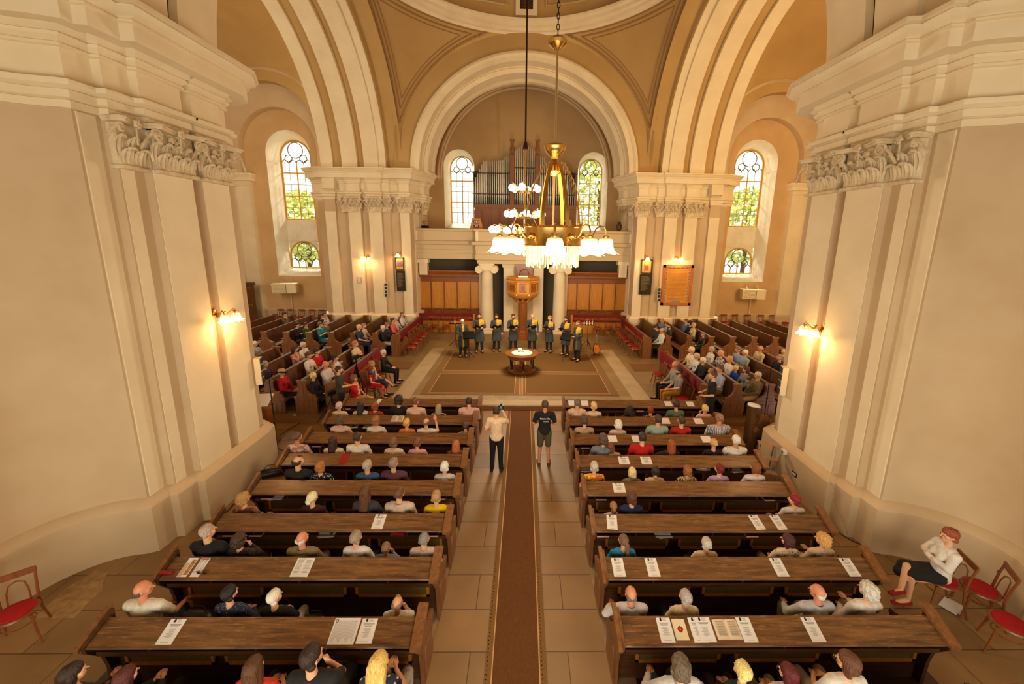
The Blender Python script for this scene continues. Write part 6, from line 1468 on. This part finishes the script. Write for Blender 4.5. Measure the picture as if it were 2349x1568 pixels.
for px,py,k,l in ((750,1215,3,'third left shelf on a black pouch'),(633,1131,4,'fourth left shelf beside a book'),(810,974,7,'seventh left shelf, left of two'),(845,975,7,'seventh left shelf, right of two'),(1520,1216,3,'third right shelf near the middle'),(1686,1079,5,'fifth right shelf at the outer end'),(1347,1072,5,'fifth right shelf at the aisle end')):
    Y=YK[k]-.17; p=atY(px,py,Y); t=thing('loose_sheets','loose white papers in the '+l,'paper',(p[0],Y,.05+.687)); b=MB(); b.box(-.13,-.08,0,.12,.09,.006); b.obj('sheet',PAPER,parent=t); b=MB(); b.box(-.1,-.1,.006,.13,.07,.011); b.xf(Matrix.Rotation(.15,4,'Z')); b.obj('sheet',PAPER,parent=t)
Y=YK[3]-.13; p=atY(915,1213,Y); t=thing('red_purse','small red purse with a strap hanging from the third left shelf','bag',(p[0],Y,.05+.687)); b=MB(); b.prism([(-.12,0),(.13,0),(.1,.05),(-.1,.06)],-.09,.06); b.obj('pouch',RED,parent=t); b=MB(); b.tube([(.1,-.1,.02),(.11,-.12,-.1),(.1,-.13,-.3),(.03,-.13,-.36),(-.06,-.13,-.32),(-.1,-.11,-.05),(-.1,-.1,.02)],.004,5); b.obj('strap',RED,parent=t)
p=on_ledge(397,1320,2); t=thing('glasses_case','dark red glasses case at the left end of the second left ledge','case',(p[0],YK[2]-.22,.05+.925-.22*math.tan(LEDGE_A)+.03)); b=MB(); v=capsule_verts((-.06,0,0),(.03,.028,.024),(.06,0,0),(.03,.028,.024)); b.add(v.tolist(),USF); b.obj('case_shell',mat('case_red',(150,16,30),.2),parent=t); b=MB(); b.box(-.08,-.03,-.002,.08,-.026,.002); b.obj('seam',BRASS,parent=t)
p=on_ledge(476,1320,2); t=thing('sunglasses','pair of folded sunglasses on the second left ledge','glasses',(p[0],YK[2]-.22,.05+.925-.22*math.tan(LEDGE_A)+.022)); b=MB()
for s in (-1,1): b.ball((s*.04,0,0),(.03,.008,.02),6)
b.obj('lens',BLACK,parent=t,kind='stuff'); b=MB(); b.tube([(-.075,0,.015),(0,-.002,.012),(.075,0,.015)],.004,5); b.tube([(-.075,0,.015),(-.06,.05,0),(.05,.06,-.01)],.003,5); b.tube([(.075,0,.015),(.06,.045,0),(-.05,.05,-.01)],.003,5); b.obj('frame',BRASSD,parent=t)
Y=YK[5]-.13; p=atY(1612,1077,Y); t=thing('white_cap','white summer hat in the fifth right shelf','hat',(p[0],Y,.05+.69)); b=MB(); b.lathe([(.16,0),(.15,.012),(.09,.02),(.08,.07),(.04,.09),(0,.092)],n=20,sy=.6); b.obj('crown',WHITE,parent=t); b=MB(); b.lathe([(.082,.02),(.083,.04)],n=20,sy=.6); b.obj('band',INK,parent=t)
# ================================================================ STAGE EQUIPMENT
def tripod(b,h=.0,r=.3,z1=.35,rad=.012,n=3,a0=.5):
    for k in range(n): a_=a0+2*PI*k/n; b.tube([(0,0,z1),(r*math.cos(a_),r*math.sin(a_),.012)],rad,6)
def mstand(fx,fy,rz,label,ztop=1.05,dy=-.3):
    p=atZ(fx,fy,.142)+np.array([0,dy,0]); t=thing('music_stand',label,'music stand',(p[0],p[1],.142),rz,'black music stands')
    b=MB(); b.tube([(0,0,.1),(0,0,ztop)],.015,8); b.obj('pole',BLACKM,parent=t)
    for k in range(3): b=MB(); a_=.5+2*PI*k/3; b.tube([(0,0,.3),(.32*math.cos(a_),.32*math.sin(a_),.012)],.012,6); b.obj('leg',BLACKM,parent=t)
    b=MB(); b.box(-.26,-.01,-.17,.26,.01,.17); b.box(-.26,-.01,-.19,.26,.07,-.17); b.xf(Matrix.Translation((0,0,ztop+.05))@Matrix.Rotation(R(-50),4,'X')); b.obj('desk',BLACKM,parent=t)
    b=MB(); b.box(-.2,.012,-.13,.18,.016,.15); b.xf(Matrix.Translation((0,0,ztop+.05))@Matrix.Rotation(R(-50),4,'X')); b.obj('sheet_music',PAPER,parent=t)
mstand(1078,818,R(15),'black music stand in front of the white-haired singer'); mstand(1296,822,R(-35),'black music stand in front of the singers at right')
def candle_stand(fx,fy,label,n):
    p=atZ(fx,fy,.142); t=thing('candle_stand',label,'candle stand',(p[0],p[1],.142))
    b=MB(); b.tube([(0,0,.1),(0,0,1.15)],.014,8); b.obj('pole',BLACKM,parent=t)
    for k in range(3): b=MB(); a_=.9+2*PI*k/3; b.tube([(0,0,.38),(.36*math.cos(a_),.36*math.sin(a_),.012)],.012,6); b.obj('leg',BLACKM,parent=t)
    b=MB(); b.box(-.28,-.09,1.15,.28,.09,1.17); b.tube([(-.28,-.09,1.17),(.28,-.09,1.17)],.012,5); b.tube([(-.28,.09,1.17),(.28,.09,1.17)],.012,5); b.obj('tray',BLACKM,parent=t)
    for i in range(n):
        x=(-.2+.4*i/max(1,n-1)) if n>1 else -.03; b=MB(); b.lathe([(.03,1.17),(.032,1.2),(.02,1.27),(.022,1.34),(.0,1.345)],(x,0,0),10); c=b.obj('candle',WHITE,parent=t); b=MB(); b.lathe([(.0,1.345),(.014,1.37),(.008,1.42),(0,1.45)],(x,0,0),8); b.obj('tip',mat('candle_pink',(220,150,120),.5),parent=c)
candle_stand(1046,795,'black tray stand with one candle behind the white-haired singer',1); candle_stand(1347,797,'black tray stand with four candles behind the guitar',4)
def guitar(fx,fy,label,face,rz,tilt=.2):
    p=atZ(fx,fy,.142); t=thing('guitar',label,'guitar',(p[0],p[1],.22),rz); t.rotation_euler=(R(-12),0,rz)
    pr=[]
    for k in range(40):
        a_=2*PI*k/40; r=.2+.035*math.cos(2*(a_-PI/2))-.0; y=r*math.sin(a_)*1.15; w=r*math.cos(a_)*(1-.18*max(0,math.sin(a_)))*(1-.12*math.exp(-((y-.06)/.06)**2)); pr.append((w,y+.24))
    b=MB(); b.prism(pr,-.04,.045); b.obj('body',BLACK,parent=t)
    b=MB(); b.prism([(x*.86,(z-.24)*.86+.24) for x,z in pr],-.046,-.038); b.obj('sunburst_top',face,parent=t)
    for s in (-1,1): b=MB(); b.tube([(s*.07,-.05,.2),(s*.075,-.05,.32)],.006,5); b.obj('sound_hole',BLACK,parent=t)
    b=MB(); b.box(-.022,-.07,.42,.022,-.045,.98); b.obj('neck',BLACK,parent=t); b=MB()
    for i in range(11): b.box(-.02,-.072,.46+i*.045,.02,-.069,.47+i*.045)
    b.obj('fret_inlays',WHITE,parent=t,kind='stuff'); b=MB(); b.prism([(-.03,.97),(.03,.97),(.045,1.12),(0,1.15),(-.045,1.12)],-.06,-.045); b.obj('headstock',BLACK,parent=t)
    b=MB(); b.box(-.05,-.056,.14,.05,-.046,.16); b.box(-.04,-.056,.24,.04,-.05,.27); b.obj('bridge',GREYM,parent=t)
    b=MB(); b.tube([(-.14,.05,-.05),(0,.1,.0),(.14,.05,-.05)],.012,5); b.tube([(-.1,.08,-.06),(-.12,-.12,-.06)],.012,5); b.tube([(.1,.08,-.06),(.12,-.12,-.06)],.012,5); b.tube([(0,.1,0),(0,.12,.4)],.012,5); b.obj('stand',BLACKM,parent=t)
guitar(1368,815,'orange sunburst guitar with black edges on a stand at the right of the rug',mat('sunburst',(222,96,20),.25,col2=(240,140,40),scale=3),R(8))
guitar(1066,802,'honey coloured guitar standing behind the white-haired singer',mat('honey_wood',(190,130,60),.3),R(-30))
# folders held by the singers
for i,(o,ang) in enumerate(zip(SING[1:7],(0,0,0,0,0,0))):
    s=o.scale[0]; M=o.matrix_basis
    lab='open black music folder held by the singer '+['second','third','fourth','fifth','sixth','seventh'][i]+' from the left'
    loc=Matrix.Translation(o.location)@Matrix.Rotation(o.rotation_euler[2],4,'Z')@Vector((.02*s,.40*s,1.20*s))
    t=thing('music_folder',lab,'folder',loc,o.rotation_euler[2]+(0.25 if i<3 else -.2),'black folders held by the singers')
    for q in (-1,1):
        b=MB(); b.box(0,-.16,-.004,.21,.16,0) if q>0 else b.box(-.21,-.16,-.004,0,.16,0); b.xf(Matrix.Rotation(R(40),4,'X')@Matrix.Rotation(R(-q*22),4,'Y')); b.obj('cover',BLACK,parent=t)
        b=MB(); b.box(.01,-.15,.0,.2,.15,.006) if q>0 else b.box(-.2,-.15,.0,-.01,.15,.006); b.xf(Matrix.Rotation(R(40),4,'X')@Matrix.Rotation(R(-q*22),4,'Y')); b.obj('page',PAPER,parent=t)
# video camera on a tripod at the left and the tripod operated by the man in grey
def camtripod(px,py,z,h,label):
    p=atZ(px,py,z); t=thing('camera_tripod',label,'tripod',(p[0],p[1],z))
    b=MB(); b.tube([(0,0,h*.55),(0,0,h)],.018,8); b.obj('centre_column',BLACKM,parent=t)
    for k in range(3): a_=.3+2*PI*k/3; b=MB(); b.tube([(0,0,h*.86),(.2*math.cos(a_),.2*math.sin(a_),h*.4),(.42*math.cos(a_),.42*math.sin(a_),.01)],[.02,.017,.012],6); b.obj('leg',BLACKM,parent=t)
    b=MB(); b.box(-.05,-.11,h,.05,.09,h+.1); b.box(-.03,-.03,h-.05,.03,.03,h); b.obj('camera_body',BLACK,parent=t); b=MB(); b.tube([(0,.09,h+.05),(0,.21,h+.05)],.038,12); b.obj('lens',BLACKM,parent=t); b=MB(); b.tube([(0,-.1,h+.12),(0,.08,h+.12)],.012,6); b.tube([(0,-.3,h-.1),(0,-.05,h)],.01,6); b.obj('pan_handle',BLACKM,parent=t)
    t.rotation_euler=(0,0,R(-40)); return t
camtripod(824,925,.13,1.5,'black camera tripod with a video camera beside the man in grey'); camtripod(765,960,.13,.75,'low black tripod by the end of the near left block')
# photo camera held by the man in the aisle
o=cm; s=o.scale[0]; loc=o.matrix_basis@Vector((.0,0,0)); loc=Vector(o.location)+Vector((.10*s,.20*s,1.64*s))
t=thing('photo_camera','black camera held up by the man filming in the aisle','camera',loc); b=MB(); b.box(-.07,-.03,-.05,.07,.03,.05); b.ball((0,0,.05),(.03,.025,.02),5); b.obj('camera_body',BLACK,parent=t); b=MB(); b.tube([(0,.03,0),(0,.13,0)],.035,12); b.obj('lens',BLACKM,parent=t); b=MB(); b.box(-.03,-.035,-.03,.03,-.03,.03); b.obj('screen',mat('screen_teal',(60,110,100),.3,emit=(90,140,130),estr=.4),parent=t)
# microphone stands by the near piers
def mic(fx,fy,z,h,rz,label):
    p=atZ(fx,fy,z); t=thing('microphone_stand',label,'microphone stand',(p[0],p[1],z),rz)
    b=MB(); b.tube([(0,0,.06),(0,0,h)],.011,8); b.ball((0,0,h*.62),.03,5); b.obj('pole',BLACKM,parent=t)
    for k in range(3): b=MB(); a_=2*PI*k/3; b.tube([(0,0,.14),(.3*math.cos(a_),.3*math.sin(a_),.01)],.01,6); b.obj('leg',BLACKM,parent=t)
    b=MB(); b.tube([(-.3,0,h),(.25,0,h)],.009,6); b.obj('boom',BLACKM,parent=t); b=MB(); b.tube([(.25,0,h),(.45,0,h)],[.018,.03],8); b.obj('microphone',BLACK,parent=t)
mic(638,1040,.0,2.15,0,'tall black microphone stand beside the near left pier'); mic(1744,1022,.0,2.2,PI,'tall black microphone stand beside the near right pier')
# lectern with a white book by the left pier
p=atY(598,925,9.75); t=thing('lectern','wooden lectern with open white pages at the edge of the near left pier','lectern',(p[0],p[1],0),R(10))
b=MB(); b.box(-.3,-.2,0,.3,.2,.06); b.box(-.22,-.15,.06,.22,.15,1.1); b.obj('stand',OAKD,parent=t); b=MB(); b.prism([(-.3,1.08),(.3,1.28),(.3,1.33),(-.3,1.12)],-.36,.36,'x'); b.obj('slope',PEWEND,parent=t); b=MB(); b.prism([(-.24,1.14),(.22,1.3),(.22,1.31),(-.24,1.15)],-.25,.25,'x'); b.obj('open_pages',PAPER,parent=t)
# black bag on the floor
p=atZ(622,1092,0); t=thing('black_bag','black shoulder bag on the floor left of the fifth left pew','bag',(p[0]+.05,p[1],0.0),.4); b=MB(); v=capsule_verts((-.16,0,.1),(.13,.11,.1),(.16,0,.1),(.13,.1,.09)); b.add(v.tolist(),USF); b.obj('bag_body',BLACK,parent=t); b=MB(); b.tube([(-.2,0,.17),(-.1,.02,.28),(.1,.02,.28),(.2,0,.17)],.01,6); b.obj('handle',BLACK,parent=t)
# cables
def cable(pts,z,label,r=.008,name='cable'):
    P=[atZ(x,y,zz)+np.array([0,0,r]) for x,y,zz in pts]; Q=[]
    for i in range(len(P)-1):
        for k in range(6):
            u=k/6; p0=P[max(i-1,0)];p1=P[i];p2_=P[i+1];p3=P[min(i+2,len(P)-1)]
            Q.append(.5*((2*p1)+(-p0+p2_)*u+(2*p0-5*p1+4*p2_-p3)*u*u+(-p0+3*p1-3*p2_+p3)*u**3))
    Q.append(P[-1]); b=MB(); b.tube([tuple(q) for q in Q],r,6); return b.obj(name,BLACK,label=label,cat='cable')
cable([(640,1000,0),(670,980,0),(700,967,0),(740,960,0)],0,'black cable curving over the floor beside the seventh left pew')
cable([(628,1050,0),(600,1090,0),(560,1130,0),(520,1175,0)],0,'black cable along the foot of the near left pier')
cable([(1800,1110,0),(1860,1170,0),(1905,1205,0),(1960,1243,0),(2060,1268,0)],0,'black cable along the foot of the near right pier')
# wooden post with a white cap, carved end and step ladder on the right
p=atZ(1703,1035,0); t=thing('wooden_post','tall dark wooden post standing right of the seventh right pew','post',(p[0]+.1,p[1],0)); b=MB(); b.box(-.07,-.1,0,.07,.1,1.22); b.box(-.12,-.14,0,.12,.14,.08); b.box(-.085,-.12,1.22,.085,.12,1.28); b.obj('post',PEWDK,parent=t); b=MB(); b.box(-.05,-.105,.2,.05,-.1,1.1); b.obj('inset',PEWSIDE,parent=t)
t2=thing('flat_cap','white flat cap hung on top of the dark wooden post','hat',(p[0]+.12,p[1]-.02,1.29)); b=MB(); v=capsule_verts((-.04,0,.03),(.1,.13,.05),(.05,-.03,.02),(.1,.12,.04)); b.add(v.tolist(),USF); b.obj('cap_crown',WHITE,parent=t2); b=MB(); b.ball((.1,-.08,-.01),(.08,.07,.012),5); b.obj('peak',GY if False else INK,parent=t2)
p=atZ(1735,1038,0); t=thing('carved_pew_end','carved dark pew end standing by the step ladder','pew end',(p[0]+.1,p[1]+.1,0)); b=MB(); b.prism([(-.2,0),(.2,0),(.18,.5),(.1,.6),(.2,.8),(.12,1.0),(-.06,1.02),(-.12,.8),(-.05,.62),(-.2,.5)],-.03,.03); b.obj('panel',PEWEND,parent=t); b=MB(); b.prism([(-.12,.08),(.12,.08),(.1,.42),(-.1,.42)],-.045,-.03); b.obj('inset',PEWDK,parent=t)
p=atZ(1745,1090,0); t=thing('step_ladder','small aluminium step ladder with orange joints against the near right pier','ladder',(5.66,p[1]-.1,0),R(-15)); t.scale=(1,1,1.12)
for sx in (-1,1):
    b=MB(); b.tube([(sx*.2,-.28,0),(sx*.16,.05,.78)],.018,6); b.obj('front_rail',GREYM,parent=t); b=MB(); b.tube([(sx*.2,.3,0),(sx*.16,.08,.78)],.014,6); b.obj('rear_leg',GREYM,parent=t)
for z in (.24,.5,.77): b=MB(); y=-.28+.33*z/.78; b.box(-.19,y-.06,z-.01,.19,y+.06,z+.015); b.obj('tread',GREYM,parent=t); b=MB(); b.box(-.2,y-.07,z-.012,.2,y-.055,z+.012); b.obj('orange_edge',mat('orange_plastic',(226,120,30),.4),parent=t)
# fire extinguisher and papers by the right wall
p=atZ(2322,1440,0); q=(7.2,5.05,0.0); t=thing('fire_extinguisher','red fire extinguisher with a white label behind the right hand chairs','fire extinguisher',(atZ(2320,1405,.0)[0]+.15,atZ(2320,1405,0)[1]+.25,0)); b=MB(); b.lathe([(0,0),(.1,0),(.105,.03),(.105,.42),(.08,.5),(.03,.53),(0,.53)],n=20); b.obj('cylinder',mat('extinguisher_red',(190,16,20),.25),parent=t); b=MB(); b.lathe([(.107,.12),(.107,.3)],n=20); b.obj('label_band',PAPER,parent=t); b=MB(); b.tube([(0,0,.53),(0,0,.6)],.025,8); b.tube([(0,0,.58),(-.1,0,.62),(-.17,0,.5),(-.16,0,.3)],.014,6); b.obj('hose',BLACK,parent=t)
t=thing('dropped_papers','white papers sticking out under the red-haired woman\'s chair','paper',(cw[0]+.18,cw[1]-.05,.0),.5); b=MB(); b.box(-.12,-.1,.30,.16,.1,.305); b.xf(Matrix.Translation((0,0,-.29))); b.obj('sheet',PAPER,parent=t); b=MB(); b.box(-.05,-.12,.0,.2,.06,.008); b.obj('sheet',PAPER,parent=t)
# small junction boxes on the right pier base
t=thing('socket_box','small white socket box on the base ledge of the near right pier','socket',atX(1800,1036,5.96)); b=MB(); b.box(-.06,-.07,-.04,.08,.07,.05); b.obj('box',WHITE,parent=t); b=MB(); b.box(-.065,-.03,-.02,-.06,.03,.02); b.obj('socket_face',INK,parent=t)
t=thing('socket_box','cream double wall socket low on the near right pier base','socket',atX(1825,1087,6.0)); b=MB(); b.box(-.03,-.08,-.05,.02,.08,.05); b.obj('box',CREAM,parent=t); b=MB(); b.box(-.04,-.05,-.02,-.03,.05,.02); b.obj('socket_face',WHITE,parent=t)
flush()
# ================================================================ BAGS AND SMALL THINGS ON THE SEATS
def seat_thing(name,label,cat,px,py,k,m,size=(.15,.09,.11),dz=0,strap=True,Y=None):
    Y=YK[k]+.3 if Y is None else Y; p=atY(px,py,Y); t=thing(name,label,cat,(p[0],Y,.47+dz)); b=MB(); w,d,h=size
    v=capsule_verts((-w*.45,0,h),(w*.55,d,h),(w*.45,0,h*.95),(w*.55,d*.9,h*.95)); b.add(v.tolist(),USF); b.obj('bag_body' if cat=='bag' else 'body',m,parent=t)
    if strap: b=MB(); b.tube([(-w*.7,0,h*1.5),(-w*.4,.02,h*2.4),(w*.4,.02,h*2.4),(w*.7,0,h*1.5)],.008,6); b.obj('strap',m,parent=t)
    return t
seat_thing('backpack','black backpack on the seat beside the man in navy shorts','bag',446,1392,1,BLACK,(.22,.12,.13))
seat_thing('handbag','black leather handbag beside the short white blonde hair','bag',722,1402,1,mat('black_leather',(22,20,22),.25),(.14,.08,.1))
seat_thing('handbag','small brown handbag at the aisle end of the second left pew','bag',966,1400,1,mat('brown_leather',(120,62,30),.3),(.1,.07,.1))
seat_thing('handbag','pink and white bag on the seat left of the plum bob','bag',1722,1282,2,mat('pink_bag',(196,60,110),.5,col2=(226,214,206),scale=6),(.12,.08,.07),strap=False)
t=thing('straw_hat','round straw hat on the seat left of the crimson hair','hat',(atY(1752,1176,YK[3]+.3)[0],YK[3]+.3,.475)); b=MB(); b.lathe([(.17,0),(.16,.01),(.09,.015),(.085,.08),(.06,.095),(0,.1)],n=24); b.obj('crown',mat('straw',(222,176,104),.7),parent=t); b=MB(); b.lathe([(.088,.02),(.088,.04)],n=24); b.obj('band',BROWNB if 'BROWNB' in globals() else PEWEND,parent=t)
seat_thing('garment','light blue cloth lying beside the navy speckled top','cloth',565,1385,1,cloth((150,186,206)),(.16,.1,.06),strap=False)
seat_thing('handbag','red bag on the seat beside the dark red lace top','bag',762,1170,3,RED,(.1,.08,.07),strap=False)
seat_thing('handbag','brown leather bag on the right wing pew near the bald man','bag',1753,836,0,mat('tan_leather',(150,84,60),.35),(.12,.08,.09),strap=True,Y=atX(1753,836,9.3)[1]).location=(9.3,float(atX(1753,836,9.3)[1]),.60)
# cables and fittings on the near piers
b=MB(); b.tube([tuple(atX(x,y,6.0)) for x,y in ((1905,1105),(1918,1130),(1916,1160),(1935,1195),(1944,1226))],.006,5); b.obj('wall_cable',mat('cable_tan',(150,120,92),.7),label='thin cable hanging down the base of the near right pier',cat='cable')
# flowers at the right end of the loft rail
t=thing('flower_vase','dark vase of dried flowers at the right end of the loft','vase',(5.35,22.9,5.87)); b=MB(); b.lathe([(.08,0),(.14,.1),(.16,.3),(.08,.45),(.1,.5)],n=16); b.obj('vase',mat('dark_vase',(70,48,34),.4),parent=t)
rnd=random.Random(4)
for i in range(14):
    a_=rnd.uniform(0,2*PI); r=rnd.uniform(.1,.4); z=rnd.uniform(.9,1.5); b=MB(); b.tube([(0,0,.45),(r*.4*math.cos(a_),r*.4*math.sin(a_),.8),(r*math.cos(a_),r*math.sin(a_),z)],.01,4); b.ball((r*math.cos(a_),r*math.sin(a_),z),(.05,.05,.04),4); b.obj('dried_flower',mat('dried_flower',(176,150,110),.8),parent=t)
